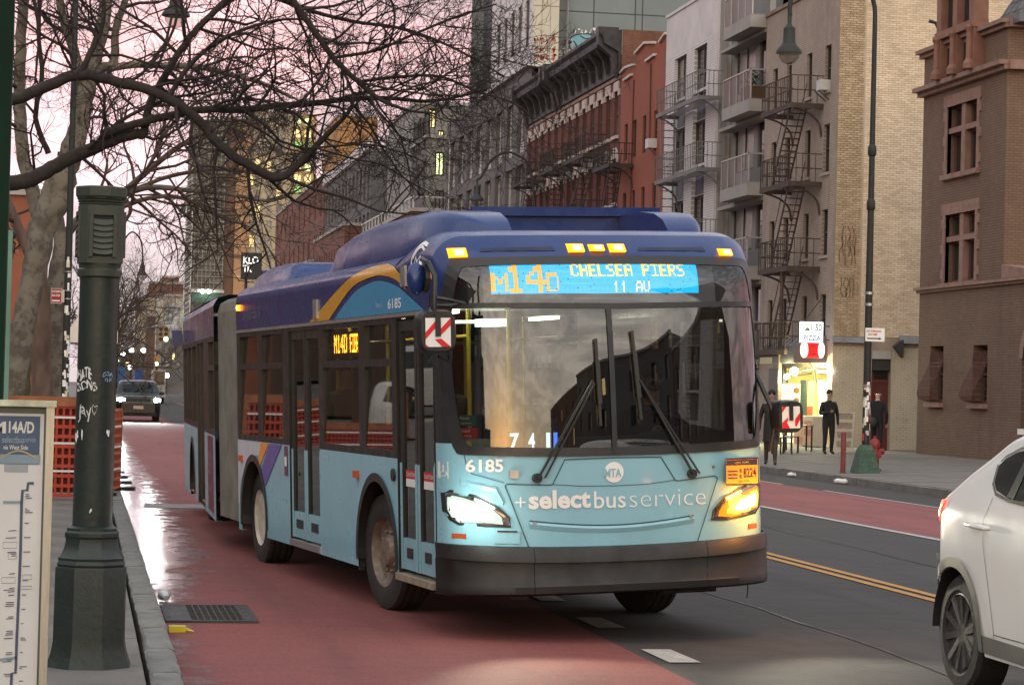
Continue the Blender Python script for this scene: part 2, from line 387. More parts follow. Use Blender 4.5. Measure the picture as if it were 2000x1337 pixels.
mb = MB(); mb.quad((-900, -900, -.03), (900, -900, -.03), (900, 1500, -.03), (-900, 1500, -.03)); structure('ground', mb, EARTH)
def sheet(name, m, x0, x1, y0, y1, z, dx=8, dy=8):
    mb = MB(); nx = max(1, int((x1 - x0) / dx)); ny = max(1, int((y1 - y0) / dy))
    mb.grid(lambda u, v: (u, v, z), [x0 + (x1 - x0) * i / nx for i in range(nx + 1)], [y0 + (y1 - y0) * i / ny for i in range(ny + 1)])
    return structure(name, mb, m)
sheet('road', ASPH, .60, 15.95, -70, 620, 0, 16, 60)
sheet('bus_lane', REDL, .62, 3.84, -70, 132, .004, 4, 60)
sheet('far_bus_lane', REDF, 11.12, 14.25, -70, 132, .004, 4, 60)
# joints of asphalt patch across the lane, visible beside the rear of the bus
mb = MB(); mb.quad((.9, 34.2, .008), (3.2, 34.0, .008), (3.2, 35.1, .008), (.95, 35.3, .008)); structure('road_patch', mb, mat('patch_asphalt', (.10, .10, .10), .5, var=.3, bump=.2))
for x in (7.60, 7.79):
    mb = MB(); ys = [-60 + 2 * i for i in range(130)]; mb.grid(lambda u, v: (u, v, .008), [x, x + .105], ys); structure('yellow_line', mb, YEL)
mb = MB(); mb.grid(lambda u, v: (u, v, .008), [10.97, 11.115], [-60 + 2 * i for i in range(100)]); structure('white_line', mb, WHT)
dash = MB(); dash.quad((0, 0, 0), (.225, .02, 0), (.205, .80, 0), (-.01, .80, 0)); dme = dash.mesh('lane_dash', WHT)
for i in range(-3, 22):
    link('lane_dash', dme, None, (3.95, 15.5 + 2.26 * i, .008), kind='structure')
dash2 = MB(); dash2.quad((0, 0, 0), (.09, 0, 0), (.09, 9.5, 0), (0, 9.5, 0)); dme2 = dash2.mesh('edge_dash', WHT)
for i in range(10): link('edge_dash', dme2, None, (14.27, 22.5 + 12.3 * i, .008), kind='structure')
CRK = mat('tar_seam', (.012, .012, .012), .5)
for k, (xs_, ys_) in enumerate((((5.6, 5.75, 5.5, 5.7, 5.62), (9, 18, 30, 44, 70)), ((9.3, 9.2, 9.45, 9.3), (12, 22, 35, 60)), ((4.3, 5.2, 6.4, 7.3), (13.6, 13.9, 13.7, 14.1)), ((8.1, 9.0, 10.2, 10.9), (20.5, 20.2, 20.7, 20.4)))):
    mb = MB(); rr_ = random.Random(k); pp_ = [(np.interp(t, range(len(xs_)), xs_) + rr_.uniform(-.05, .05), np.interp(t, range(len(ys_)), ys_) + rr_.uniform(-.05, .05)) for t in np.linspace(0, len(xs_) - 1, 40)]; mb.ribbon([(float(a), float(b)) for a, b in pp_], lambda a, b: (a, b, .006), [rr_.uniform(.012, .035) for _ in pp_]); structure('tar_seam', mb, CRK)
mb = MB(); mb.poly([(3.84, 100, .009), (5.6, 94, .009), (3.84, 88, .009)]); structure('red_taper', mb, REDF)

# left pavement and its granite kerb, every stone its own piece
kb = MB(); kb.box(.43, .59, -60, 8.2, -.02, .135); kb.box(.43, .59, 58, 600, -.02, .135); kl = structure('kerb', kb, KERB)
stone_cache = []
for i in range(6):
    r = random.Random(i); b = MB(); l = 1.0
    ny = 7; pts = []
    def fn(u, v, r=r): return (u, v, 0)
    prof = [(.005, -.02), (.0, .13), (.02, .148), (.15, .150), (.178, .138), (.186, .06), (.19, -.02)]
    k = len(b.v)
    for j in range(ny + 1):
        for (px_, pz_) in prof: b.v.append((px_ + r.uniform(-.006, .006), j / ny * l, pz_ + r.uniform(-.006, .005)))
    for j in range(ny):
        for q in range(len(prof) - 1):
            a = k + j * len(prof) + q; b.f.append((a, a + 1, a + 1 + len(prof), a + len(prof))); b.m.append(0)
    b.f.append(tuple(k + q for q in range(len(prof)))); b.m.append(0); b.f.append(tuple(k + ny * len(prof) + q for q in reversed(range(len(prof))))); b.m.append(0)
    stone_cache.append(b.mesh('kerb_stone', KERB, 40))
y = 8.22; i = 0
while y < 57.6:
    l = random.choice((1.25, 1.5, 1.8)); o = link('kerb_stone', stone_cache[i % 6], kl, (.425 + random.uniform(-.006, .006), y, random.uniform(-.006, .006)))
    o.scale = (1, l - .018, 1); y += l; i += 1
pv = MB(); pv.box(-40, .395, -60, 600, -.02, .118); pl_ = structure('pavement', pv, CONC)
slab = MB(); slab.box(.006, 1.49, .006, 1.49, 0, .03); sme = slab.mesh('paving_slab', CONC, None)
for i in range(27):
    for j in range(3):
        o = link('paving_slab', sme, pl_, (.395 - 1.5 * (j + 1), 8 + 1.5 * i, .120 + random.uniform(-.002, .003)))
# far pavement rises gently towards the houses
def zs(x): return .15 + (x - 16.0) * .031
pv = MB(); pv.quad((16.2, -60, zs(16.2) - .032), (30, -60, zs(22.4) - .032), (30, 600, zs(22.4) - .032), (16.2, 600, zs(16.2) - .032)); pr_ = structure('far_pavement', pv, CONC)
for o_ in (pr_,): pass
sl = MB(); k = 0
sl.v += [(0, 0, 0), (1.58, 0, 1.58 * .031), (1.58, 1.58, 1.58 * .031), (0, 1.58, 0), (0, 0, -.03), (1.58, 0, -.03), (1.58, 1.58, -.03), (0, 1.58, -.03)]
for q in ((0, 1, 2, 3), (0, 4, 5, 1), (1, 5, 6, 2), (2, 6, 7, 3), (3, 7, 4, 0)): sl.f.append(q); sl.m.append(0)
sl2 = sl.mesh('paving_slab', CONC)
for i in range(34):
    for j in range(4):
        x = 16.16 + 1.6 * j
        link('paving_slab', sl2, pr_, (x, 34 + 1.6 * i, zs(x) + random.uniform(-.004, .003)))
fk = MB(); fk.box(15.97, 16.12, -60, 30, -.02, .145); fk.box(15.97, 16.12, 84, 600, -.02, .145); fkl = structure('far_kerb', fk, KERBD)
st = MB(); st.box(0, .16, 0, 1, -.02, .155); stm = st.mesh('kerb_stone', KERBD)
y = 30.02
while y < 83.6:
    l = random.choice((1.6, 2.2, 2.6)); o = link('kerb_stone', stm, fkl, (15.965 + random.uniform(-.008, .008), y, random.uniform(-.008, .004))); o.scale = (1, l - .02, 1); y += l

# drain grate, let into the gutter
IRON = mat('cast_iron', (.055, .053, .052), .55, .6, var=.25, vs=12, bump=.2)
g = thing('drain_grate', 'square iron drain grate with two rows of slots in the gutter of the red lane', 'drain', (1.0, 18.6, 0))
fr_ = MB(); fr_.box(.66, 1.36, 17.95, 18.02, .006, .022); fr_.box(.66, 1.36, 19.20, 19.27, .006, .022); fr_.box(.66, .86, 18.02, 19.20, .006, .020); fr_.box(1.25, 1.36, 18.02, 19.20, .006, .020); fr_.build('frame', IRON, g)
wl = MB(); wl.quad((.86, 18.02, .0065), (1.25, 18.02, .0065), (1.25, 19.20, .0065), (.86, 19.20, .0065)); wl.build('sump', DARK, g)
barm = MB(); barm.box(0, .012, 0, 1.18, 0, .012); bme = barm.mesh('bar', IRON)
for i in range(7): link('bar', bme, g, (.905 + i * .05, 18.02, .0085))
cb = MB(); cb.box(0, .388, 0, .02, 0, .0105); cbm = cb.mesh('cross_bar', IRON)
for i in range(9): link('cross_bar', cbm, g, (.861, 18.14 + i * .118, .0085))

# litter
def litter(name, label, cat, mb, m, group=None, smooth=40): return mb.build(name, m, None, smooth, label=label, cat=cat, group=group)
b = MB(); b.tube([(.69, 19.86, .045), (.70, 19.78, .05), (.715, 19.70, .05), (.72, 19.66, .035)], [.03, .045, .044, .02], 12)
litter('crushed_bottle', 'crushed clear plastic bottle lying against the kerb behind the drain grate', 'bottle', b, mat('bottle_plastic', (.45, .48, .5), .12, var=.3, vs=30))
b = MB(); b.box(.66, .78, 17.24, 17.34, .006, .05); b.tube([(.78, 17.29, .02), (.84, 17.25, .012)], [.02, .006], 6)
litter('yellow_wrapper', 'small yellow wrapper by the kerb in front of the drain grate', 'litter', b, mat('wrapper_yellow', (.55, .45, .02), .5))
b = MB(); b.box(.85, 1.05, 23.4, 23.43, .006, .012)
litter('paper_strip', 'thin pale strip of cardboard lying on the red lane between kerb and bus', 'litter', b, mat('card', (.5, .4, .3), .8))
PAPER = mat('paper_litter', (.62, .60, .58), .8, var=.2)
for k, (px, py, w, lab) in enumerate(((1557, 930, .42, 'pair of crumpled white paper scraps below the far kerb, nearest the bus'), (1655, 944, .25, 'small white paper ball below the far kerb, first of two in line with the bollard'), (1668, 945, .28, 'flattened white cup in the far gutter, below the lamp post'), (1783, 957, .6, 'crumpled pinkish bag in the far gutter near the white car'))):
    p = at(px, py, Z=0.01); b = MB(); r = random.Random(k)
    for q in range(3 if w > .3 else 2): b.ball((p[0] - .1 + r.uniform(-w / 2, w / 2) * .4, p[1] + r.uniform(-w, w), .05), .07 + r.random() * .05, 7, 5, 0, (1, 1.4, .6))
    litter('paper_litter', lab, 'litter', b, PAPER if k < 3 else mat('bag_litter', (.5, .36, .34), .7), 'paper litter along the far gutter', None)
# ------------------------------------------------------------------ the articulated bus (local axes: x across, y from nose to tail, z up)
BW, BC = 2.54, 1.27
_y = math.radians(7.3)
ba = Vector((-math.sin(_y), math.cos(_y), -.004)).normalized(); bb = Vector((math.cos(_y), math.sin(_y), .041)); bb = (bb - ba * bb.dot(ba)).normalized()
bc = bb.cross(ba)
BO = Vector((2.69, 16.61, 0))
BM = Matrix(((bb.x, ba.x, bc.x, BO.x), (bb.y, ba.y, bc.y, BO.y), (bb.z, ba.z, bc.z, BO.z), (0, 0, 0, 1)))
BUS = thing('articulated_bus', 'blue and light blue articulated city bus with amber lamps pulling along the red lane', 'bus', matrix=BM)
def bp(mb, name, m, smooth=None, parent=None, **kw): return mb.build(name, m, parent or BUS, smooth, local=True, **kw)
def nose(v, w):                      # depth of the nose behind its foremost line
    s = min(1.0, abs((v - BC) / BC)); u = .55 * (1 - max(0, 1 - s ** 3.2) ** (1 / 2.2))
    if w > 1.3: u += .015 * (min(w, 2.5) - 1.3) + .062 * (min(w, 2.5) - 1.3) ** 2
    if w > 2.5: u += .35 * ((w - 2.5) / .5) ** 2.2
    return u
FN = lambda d=0.0: (lambda v, w: (v, nose(v, w) - d, w))
def carpaint(name, col, rough=.28, metal=0, dirt=.25, coat=.3):
    m, N, L, p = _new(name); t = N.new('ShaderNodeTexCoord'); v = t.outputs['Object']
    n = noise(N, L, v, 2.3, 6, .65); n2 = noise(N, L, v, 38, 3, .7)
    s = N.new('ShaderNodeSeparateXYZ'); L.new(v, s.inputs[0])
    low = rng(N, L, s.outputs[2], .3, 1.3, 1.0, .25)
    k = N.new('ShaderNodeMath'); k.operation = 'MULTIPLY'; L.new(rng(N, L, n, .38, .75, 0, dirt), k.inputs[0]); L.new(low, k.inputs[1])
    c = mixrgb(N, L, k.outputs[0], col, (.16, .15, .13)); c = mixrgb(N, L, rng(N, L, n2, .66, .8, 0, dirt * .2), c, (.12, .11, .10))
    L.new(c, p.inputs['Base Color']); L.new(rng(N, L, n, .3, .7, rough * .75, rough * 1.5), p.inputs['Roughness'])
    p.inputs['Metallic'].default_value = metal; p.inputs['Coat Weight'].default_value = coat; p.inputs['Coat Roughness'].default_value = .06
    b = N.new('ShaderNodeBump'); b.inputs['Strength'].default_value = .06; b.inputs['Distance'].default_value = .02; L.new(noise(N, L, v, 1.7, 2), b.inputs['Height']); L.new(b.outputs[0], p.inputs['Normal'])
    return m
LBLUE = carpaint('bus_light_blue', (.235, .49, .60), dirt=.4); DBLUE = carpaint('bus_dark_blue', (.004, .026, .135), .24, coat=.10)
TEAL = carpaint('bus_teal', (.03, .27, .50)); GOLD = carpaint('bus_gold', (.62, .30, .022)); BWHITE = mat('decal_white', (.78, .78, .76), .4, var=.04)
BLK = mat('black_trim', (.018, .018, .019), .38, var=.2, vs=6, bump=.05); RUB = mat('bumper_rubber', (.010, .0095, .0095), .5, var=.25, vs=3, bump=.12, bs=120)
TYRE = mat('tyre_rubber', (.022, .021, .021), .8, var=.2, vs=8, bump=.3, bs=40, dirt=.4, dirtcol=(.07, .06, .05)); RIMW = mat('rim_white', (.50, .46, .40), .5, var=.2, vs=9, dirt=.4)
RIMD = mat('rim_dirty', (.20, .16, .13), .6, .3, var=.4, vs=16, bump=.2, dirt=.7); ALU = mat('aluminium', (.42, .41, .40), .4, .8, var=.15, vs=8)
BGLASS = glass('bus_side_glass', (.48, .49, .48), .05, g=.9); WGLASS = glass('windscreen_glass', (.40, .43, .42), .06, .01, 1.55); DGLASS = glass('door_glass', (.36, .37, .37), .03, g=.9)
AMB = emit('amber_lamp', (1, .24, .0), 2.6, (.6, .2, .02)); AMBH = emit('amber_lamp_core', (1, .55, .10), 10)
REFO = mat('reflector_orange', (.45, .08, .02), .3)
# --- nose panels
VB = [0, .01, .03, .06, .11, .18, .28, .42, .6, .8, 1.03, BC]; VB = VB + [BW - v for v in reversed(VB[:-1])]
def m_lo(v):                         # lower edge of the black glass surround
    s = abs(v - BC) / (BC - .02)
    return 1.325 + .03 * s ** 2 + (.70 * (1 - (1 - max(0, min(1, (s - .93) / .07)) ** 2) ** .5) if s > .93 else 0)
def m_hi(v):
    s = abs(v - BC) / (BC - .02)
    return 2.766 - .012 * s ** 2 - (.70 * (1 - (1 - max(0, min(1, (s - .91) / .09)) ** 2) ** .5) if s > .91 else 0)
VF = sorted(set([round(v, 4) for v in VB] + [.02 + .014 * i for i in range(9)] + [BW - .02 - .014 * i for i in range(9)]))
def b_top(v): return .655 + .04 * abs((v - BC) / BC) ** 2
def strip(mb, lo, hi, vs, d=0, n=8, m=0, fn=None):
    fn = fn or FN(d); k = len(mb.v)
    for v in vs:
        for j in range(n + 1): w = lo(v) + (hi(v) - lo(v)) * j / n; mb.v.append(fn(v, w))
    for i in range(len(vs) - 1):
        for j in range(n): a = k + i * (n + 1) + j; mb.f.append((a, a + n + 1, a + n + 2, a + 1)); mb.m.append(m)
mb = MB(); strip(mb, lambda v: b_top(v) - .04, lambda v: min(m_lo(v), 1.42), VF, n=14); bp(mb, 'front_panel', LBLUE, 60)
for sgn in (-1, 1):
    mb = MB(); strip(mb, lambda v: min(m_lo(v), 1.42), lambda v: m_lo(v) if m_lo(v) > 1.42 else 1.4201, [v for v in VF if m_lo(v) > 1.40 and (v - BC) * sgn > 0], n=6)
    strip(mb, lambda v: m_hi(v) if m_hi(v) < 2.5 else 2.499, lambda v: 2.5, [v for v in VF if m_hi(v) < 2.53 and (v - BC) * sgn > 0], n=4); bp(mb, 'front_pillar', BLK, 60)
# header: closes back into the roof
def zroof(u):
    if u < 1.7: t = max(0, u - .7); return 2.94 - .08 * t ** 1.5 + .075 * math.sin(pi * t ** .8)
    return 2.86 + .15 * (1 - min(1, max(0, (u - .3) / 1.9))) ** 1.6
def shoulder(v, zr):
    d = min(v, BW - v)
    return zr if d >= .22 else 2.70 + (zr - 2.70) * max(0, 1 - ((.22 - d) / .22) ** 2) ** .5
VH = sorted(set(VF + [.15, .2, .22, .25] + [BW - q for q in (.15, .2, .22, .25)]))
mb = MB(); strip(mb, lambda v: max(m_hi(v), 2.5), lambda v: shoulder(v, 2.94), VH, n=10)
k0 = VF
def hfn(v, t):                        # t 0..1 sweeps from the header brow to the flat roof
    w0 = shoulder(v, 2.94); u0 = nose(v, w0); u = u0 + (1.7 - u0) * t
    return (v, u, shoulder(v, 2.94 - .08 * t ** 1.5 + .075 * math.sin(pi * t ** .8)))
mb.grid(hfn, VH, [0, .05, .12, .22, .35, .5, .7, .85, 1.0]); bp(mb, 'header', DBLUE, 50)
# --- black surround, bars, glass
def ringpts(off, n=64):
    pts = []
    vs = [.02 + off + (BW - .04 - 2 * off) * (.5 - .5 * math.cos(pi * i / n)) for i in range(n + 1)]
    sc = lambda v: BC + (v - BC) * (BC - .02) / (BC - .02 - off)
    lo = [(v, m_lo(sc(v)) + off) for v in vs]; hi = [(v, m_hi(sc(v)) - off) for v in vs]
    return lo + hi[::-1]
o_, i_ = ringpts(-.012), ringpts(.05)
mb = MB(); n = len(o_)
for i in range(n):
    j = (i + 1) % n
    a, b, c, d = (FN(.014)(*o_[i]), FN(.014)(*o_[j]), FN(.010)(*i_[j]), FN(.010)(*i_[i])); mb.quad(a, b, c, d)
    e, f = FN(-.03)(*o_[i]), FN(-.03)(*o_[j]); mb.quad(a, e, f, b); g, h = FN(-.05)(*i_[i]), FN(-.05)(*i_[j]); mb.quad(d, c, h, g)
bp(mb, 'glass_surround', BLK, 50)
VG = [.05 + (BW - .1) * (.5 - .5 * math.cos(pi * i / 40)) for i in range(41)]
mb = MB(); strip(mb, lambda v: 2.385 + .012 * abs(v - BC), lambda v: 2.425 + .012 * abs(v - BC), VG, .013, 1); bp(mb, 'glazing_bar', BLK)
mb = MB(); mb.grid(FN(.016), [1.175, 1.215], [1.33, 1.6, 1.9, 2.2, 2.385]); bp(mb, 'glazing_bar', BLK)
for nm, v0, v1, w0, w1 in (('windscreen', .055, 1.18, None, 2.39), ('windscreen', 1.21, BW - .055, None, 2.39)):
    mb = MB(); vs = [v for v in [v0 + (v1 - v0) * i / 24 for i in range(25)]]
    strip(mb, lambda v: m_lo(BC + (v - BC) * 1.03) + .03, lambda v: min(w1, m_hi(BC + (v - BC) * 1.03) - .03), vs, .004, 10); bp(mb, nm, WGLASS, 60)
mb = MB(); strip(mb, lambda v: 2.42, lambda v: min(2.76, m_hi(BC + (v - BC) * 1.03) - .03), VG, .004, 6); bp(mb, 'sign_glass', glass('sign_glass', (.62, .64, .65), .04), 60)
mb = MB(); mb.grid(lambda v, w: (v, nose(v, w) + .05, w), [.30 + 1.80 * i / 12 for i in range(13)], [2.41, 2.55, 2.765]); bp(mb, 'sign_backing', mat('sign_back_grey', (.15, .155, .165), .5))
mb = MB(); mb.grid(lambda v, w: (v, nose(v, w) + .10, w), [.06 + 2.42 * i / 16 for i in range(17)], [2.40, 2.55, 2.77]); bp(mb, 'sign_box', mat('sign_box_dark', (.035, .036, .04), .5))
# --- LED destination display
FONT = {'C': '01110100011000010000100001000101110', 'H': '10001100011000111111100011000110001', 'E': '11111100001000011110100001000011111', 'L': '10000100001000010000100001000011111',
        'S': '01111100001000001110000010000111110', 'A': '01110100011000111111100011000110001', 'P': '11110100011000111110100001000010000', 'I': '11111001000010000100001000010011111',
        'R': '11110100011000111110101001001010001', '1': '00100011000010000100001000010001110', 'V': '10001100011000110001100010101000100', 'M': '10001110111010110101100011000110001',
        '4': '00010001100101010010111110001000010', 'D': '11110100011000110001100011000111110', ' ': '0' * 35}
NCX, NRY = 160, 26
lit = np.zeros((NRY, NCX), int)
def stamp(s, x, y, sx, sy, gap, val):
    for ch in s:
        g_ = FONT[ch]
        W_, H_ = int(round(5 * sx)), int(round(7 * sy))
        for r in range(H_):
            for c in range(W_):
                if g_[min(6, int(r / sy)) * 5 + min(4, int(c / sx))] == '1' and 0 <= y + r < NRY and 0 <= x + c < NCX: lit[y + r, x + c] = val
        x += W_ + gap
stamp('M', 0, 9, 2.4, 2.2, 0, 1); stamp('1', 10, 0, 3.0, 3.6, 0, 1); stamp('4', 25, 0, 3.0, 3.6, 0, 1); stamp('D', 40, 9, 1.8, 2.2, 0, 1)
stamp('CHELSEA PIERS', 59, 1, 1.25, 1.55, 1, 2); stamp('11 AV', 91, 16, 1, 1.35, 1, 3)
mb = MB(); cw, chh = 1.60 / NCX, .235 / NRY
for r in range(NRY):
    for c in range(NCX):
        v, w = .352 + c * cw, 2.735 - (r + 1) * chh; mm = lit[r, c]
        if mm == 0 and (c * 7 + r * 13 + c * r) % 97 == 0: continue
        s0 = .10 if mm else .08
        a, b, c2, d = [(x, nose(x, y) + .042, y) for x, y in ((v + cw * s0, w + chh * s0), (v + cw * (1 - s0), w + chh * s0), (v + cw * (1 - s0), w + chh * (1 - s0)), (v + cw * s0, w + chh * (1 - s0)))]
        mb.quad(a, b, c2, d, mm)
bp(mb, 'led_display', [emit('led_cyan', (.0, .46, .80), 1.7), emit('led_orange', (1, .36, .0), 2.2), emit('led_yellow', (1, .60, .10), 2.3), emit('led_pale', (1, .80, .5), 2.2)])
# --- roof lamps and vent slots
def lampbox(v, w, hw, hh, d=.05, lit_=True):
    m1 = MB(); c = [(v - hw, w - hh), (v + hw, w - hh), (v + hw, w + hh), (v - hw, w + hh)]
    m1.prism(c, FN(-.02), lambda a, b: FN(d)(v + (a - v) * .8, w + (b - w) * .75), 0)
    o = bp(m1, 'marker_lamp', AMB, None); m2 = MB(); m2.prism([(v - hw * .45, w - hh * .5), (v + hw * .45, w - hh * .5), (v + hw * .45, w + hh * .5), (v - hw * .45, w + hh * .5)], FN(d + .002), FN(d + .006)); bp(m2, 'bulb', AMBH, None, o)
for v, w, hw, hh in ((.155, 2.812, .06, .040), (1.005, 2.838, .065, .036), (1.168, 2.84, .06, .028), (1.328, 2.838, .065, .036), (2.235, 2.812, .065, .030)): lampbox(v, w, hw, hh)
for v0, v1 in ((.30, .85), (1.49, 2.06)):
    mb = MB(); mb.rows([(v0, 2.818), (v1, 2.818), (v1 - .02, 2.852), (v0 + .02, 2.850)], FN(.004), 3, 14); bp(mb, 'vent_slot', mat('slot_navy', (.008, .014, .05), .5))
# --- lettering and marks
def put(s, a0, a1, b0, b1, name, m=BWHITE, bold=0.0, space=1.0, d=.007):
    t = MB(); letter(t, s, a0, a1, b0, b1, FN(d), bold, 0, space); return bp(t, name, m)
put('6185', .130, .372, 1.212, 1.308, 'fleet_number', bold=.03)
put('+', .450, .525, .955, 1.030, 'slogan', bold=-.01)
put('select', .545, 1.005, .940, 1.075, 'slogan', bold=.035)
put('bus', 1.03, 1.275, .933, 1.058, 'slogan', bold=.006)
put('service', 1.305, 1.915, .935, 1.052, 'slogan', bold=-.018)
mb = MB(); C_ = (1.188, 1.192); mb.poly([FN(.006)(C_[0] + .075 * math.cos(t * pi / 20), C_[1] + .075 * math.sin(t * pi / 20)) for t in range(40)]); bp(mb, 'emblem', BWHITE)
mb = MB(); letter(mb, 'MTA', C_[0] - .072, C_[0] + .055, C_[1] - .035, C_[1] + .028, FN(.011), .02); bp(mb, 'emblem_letters', LBLUE)
GRV = mat('panel_gap', (.03, .07, .085), .7)
def groove(path, w=.008, name='panel_gap', m=GRV, d=.004):
    q = []
    for i in range(len(path) - 1):
        for t in range(6): q.append((path[i][0] + (path[i + 1][0] - path[i][0]) * t / 6, path[i][1] + (path[i + 1][1] - path[i][1]) * t / 6))
    q.append(path[-1]); mb = MB(); mb.ribbon(q, FN(d), w); return bp(mb, name, m)
groove([(.70, 1.112), (.722, 1.116), (.815, 1.293), (1.19, 1.298), (1.558, 1.293), (1.668, 1.122), (1.69, 1.115)])
groove([(.722, 1.116), (.95, 1.098), (1.19, 1.094), (1.44, 1.098), (1.668, 1.122)], .005)
groove([(.70, 1.112), (.395, 1.125), (.383, 1.112), (.541, .672)]); groove([(1.69, 1.115), (2.0, 1.142), (2.022, 1.125), (1.841, .662)])
groove([(.125, 1.335), (.135, 1.27), (.17, 1.20), (.38, 1.135)], .005)
# smile crease and side scoops: modelled lips
SH = LBLUE
def lip(path, h, d, name='crease'):
    m1 = MB(); n = len(path)
    for i in range(n - 1):
        (a, b), (c, e) = path[i], path[i + 1]
        m1.quad(FN(.002)(a, b), FN(.002)(c, e), FN(-.004 + d)(c, e - h * .35), FN(-.004 + d)(a, b - h * .35)); m1.quad(FN(-.004 + d)(a, b - h * .35), FN(-.004 + d)(c, e - h * .35), FN(.002)(c, e - h), FN(.002)(a, b - h))
    return bp(m1, name, SH)
lip([(.55 + .055 * i, .852 - .048 * math.sin(pi * i / 23)) for i in range(24)], .05, .018); groove([(.55 + .055 * i, .857 - .048 * math.sin(pi * i / 23)) for i in range(24)], .010)
lip([(.10, 1.165), (.16, 1.145), (.24, 1.128), (.32, 1.105), (.365, 1.01)], .045, .02)
for v, w in ((.585, .838), (1.79, .848)):
    mb = MB(); mb.lathe([(.014, -.01), (.014, .008), (.008, .012)], (v, nose(v, w) - .004, w), 10, 0, 'y'); bp(mb, 'bolt', ALU, 40)
mb = MB(); mb.prism([(.305, .70), (.478, .693), (.478, .785), (.305, .792)], FN(0), FN(.008)); bp(mb, 'access_flap', LBLUE)
mb = MB(); mb.prism([(.325, .783), (.46, .778), (.46, .788), (.325, .793)], FN(.008), FN(.014)); bp(mb, 'access_flap', BLK)
mb = MB(); mb.prism([(.412, 1.168), (.474, 1.163), (.474, 1.222), (.412, 1.226)], FN(0), FN(.02)); bp(mb, 'sensor', ALU)
mb = MB(); mb.lathe([(.010, -.01), (.010, .012)], (1.99, nose(1.99, 1.2) - .004, 1.21), 10, 0, 'y'); bp(mb, 'bolt', mat('brass', (.25, .2, .1), .4, .8))
for v0, v1 in ((.05, .128), (2.312, 2.412)):
    mb = MB(); mb.prism([(v0, .732), (v1, .732), (v1, .768), (v0, .768)], FN(0), FN(.008)); bp(mb, 'reflector', REFO)
# wheelchair sticker, wrapped round the corner
mb = MB(); q = [(.004, 1.165), (.036, 1.165), (.036, 1.285), (.004, 1.285)]; mb.ribbon(q, FN(.006), .006, closed=True); mb.ribbon([(.016, 1.262), (.016, 1.215), (.028, 1.213), (.033, 1.188)], FN(.006), .006)
mb.ribbon([(.016 + .011 * math.cos(t), 1.198 + .018 * math.sin(t)) for t in [pi * .6 + i * .4 for i in range(12)]], FN(.006), .004); bp(mb, 'access_symbol', BWHITE)
# licence plate
def PLT(d):
    a0, a1, b0, b1 = 2.082, 2.425, 1.068, 1.255
    def f(a, b):
        s_, t_ = (a - a0) / (a1 - a0), (b - b0) / (b1 - b0); P0 = Vector(FN(.030)(a0, b0)).lerp(Vector(FN(.012)(a1, b0)), s_); P1 = Vector(FN(.030)(a0, b1)).lerp(Vector(FN(.012)(a1, b1)), s_); q = P0.lerp(P1, t_); return (q.x, q.y - d, q.z)
    return f
mb = MB(); mb.prism([(2.082, 1.078), (2.425, 1.062), (2.425, 1.252), (2.082, 1.258)], PLT(.0), PLT(.012)); o = bp(mb, 'licence_plate', mat('plate_orange', (.72, .30, .03), .45, var=.06))
fr2 = MB(); qq = [(2.078, 1.074), (2.43, 1.058), (2.43, 1.257), (2.078, 1.263)]; fr2.ribbon(qq, PLT(.016), .014, closed=True); bp(fr2, 'plate_frame', BLK, None, o)
INK = mat('plate_ink', (.02, .02, .05), .5)
pl = MB(); pl.prism([(2.088, 1.215), (2.42, 1.207), (2.42, 1.247), (2.088, 1.252)], PLT(.012), PLT(.0145)); bp(pl, 'plate_band', INK, None, o)
pl = MB(); letter(pl, '8224', 2.268, 2.405, 1.115, 1.185, PLT(.017), .01); letter(pl, 'B', 2.228, 2.25, 1.155, 1.185, PLT(.017), .01); letter(pl, 'B', 2.228, 2.25, 1.112, 1.142, PLT(.017), .01)
for w in (1.17, 1.145, 1.12): pl.ribbon([(2.10, w), (2.205, w - .003)], PLT(.017), .010)
letter(pl, 'NEW YORK', 2.21, 2.33, 1.083, 1.098, PLT(.017)); bp(pl, 'plate_number', INK, None, o)
pl = MB(); letter(pl, 'NEW YORK', 2.17, 2.33, 1.222, 1.238, PLT(.019)); bp(pl, 'plate_state', mat('plate_gold', (.5, .3, .05), .5), None, o)
# --- headlamps
LENS = glass('lamp_lens', (.92, .94, .94), .05); HOUS = mat('lamp_housing', (.16, .17, .17), .3, .6, var=.3, vs=20); CHR = mat('chrome', (.6, .6, .6), .12, 1.0, var=.05)
def headlamp(poly, cores, amber):
    m1 = MB(); m1.rows(poly, FN(.003), 8, 14); o = bp(m1, 'headlamp', HOUS, 40)
    cx_, cy_ = sum(p[0] for p in poly) / len(poly), sum(p[1] for p in poly) / len(poly)
    rim = MB(); rim.ribbon([(cx_ + (a - cx_) * 1.03, cy_ + (b - cy_) * 1.06) for a, b in poly], FN(.010), .016, closed=True); bp(rim, 'gasket', BLK, None, o)
    inner = MB(); inner.ribbon([(cx_ + (a - cx_) * .90, cy_ + (b - cy_) * .86) for a, b in poly], FN(.007), .018, closed=True); bp(inner, 'reflector_rim', CHR, None, o)
    for (sv, sw, k_, mm, dd) in cores:
        c = MB(); c.rows([(cx_ + sv + (a - cx_) * k_, cy_ + sw + (b - cy_) * k_) for a, b in poly], FN(.006 + dd), 6, 12, 0); bp(c, 'light_source', mm, None, o)
    ln = MB(); ln.rows(poly, FN(.022), 8, 14); bp(ln, 'lens', LENS, 60, o)
    return o
HWH = emit('headlamp_white', (.93, 1.0, .90), 24); HW2 = emit('headlamp_soft', (.85, .98, .82), 6); HAM = emit('turn_signal_amber', (1, .30, .01), 9); HAW = emit('turn_signal_core', (1, .68, .22), 16)
HL_R = [(.018, 1.05), (.022, .93), (.05, .87), (.09, .842), (.25, .832), (.408, .826), (.400, .884), (.328, .955), (.179, 1.035), (.05, 1.068)]
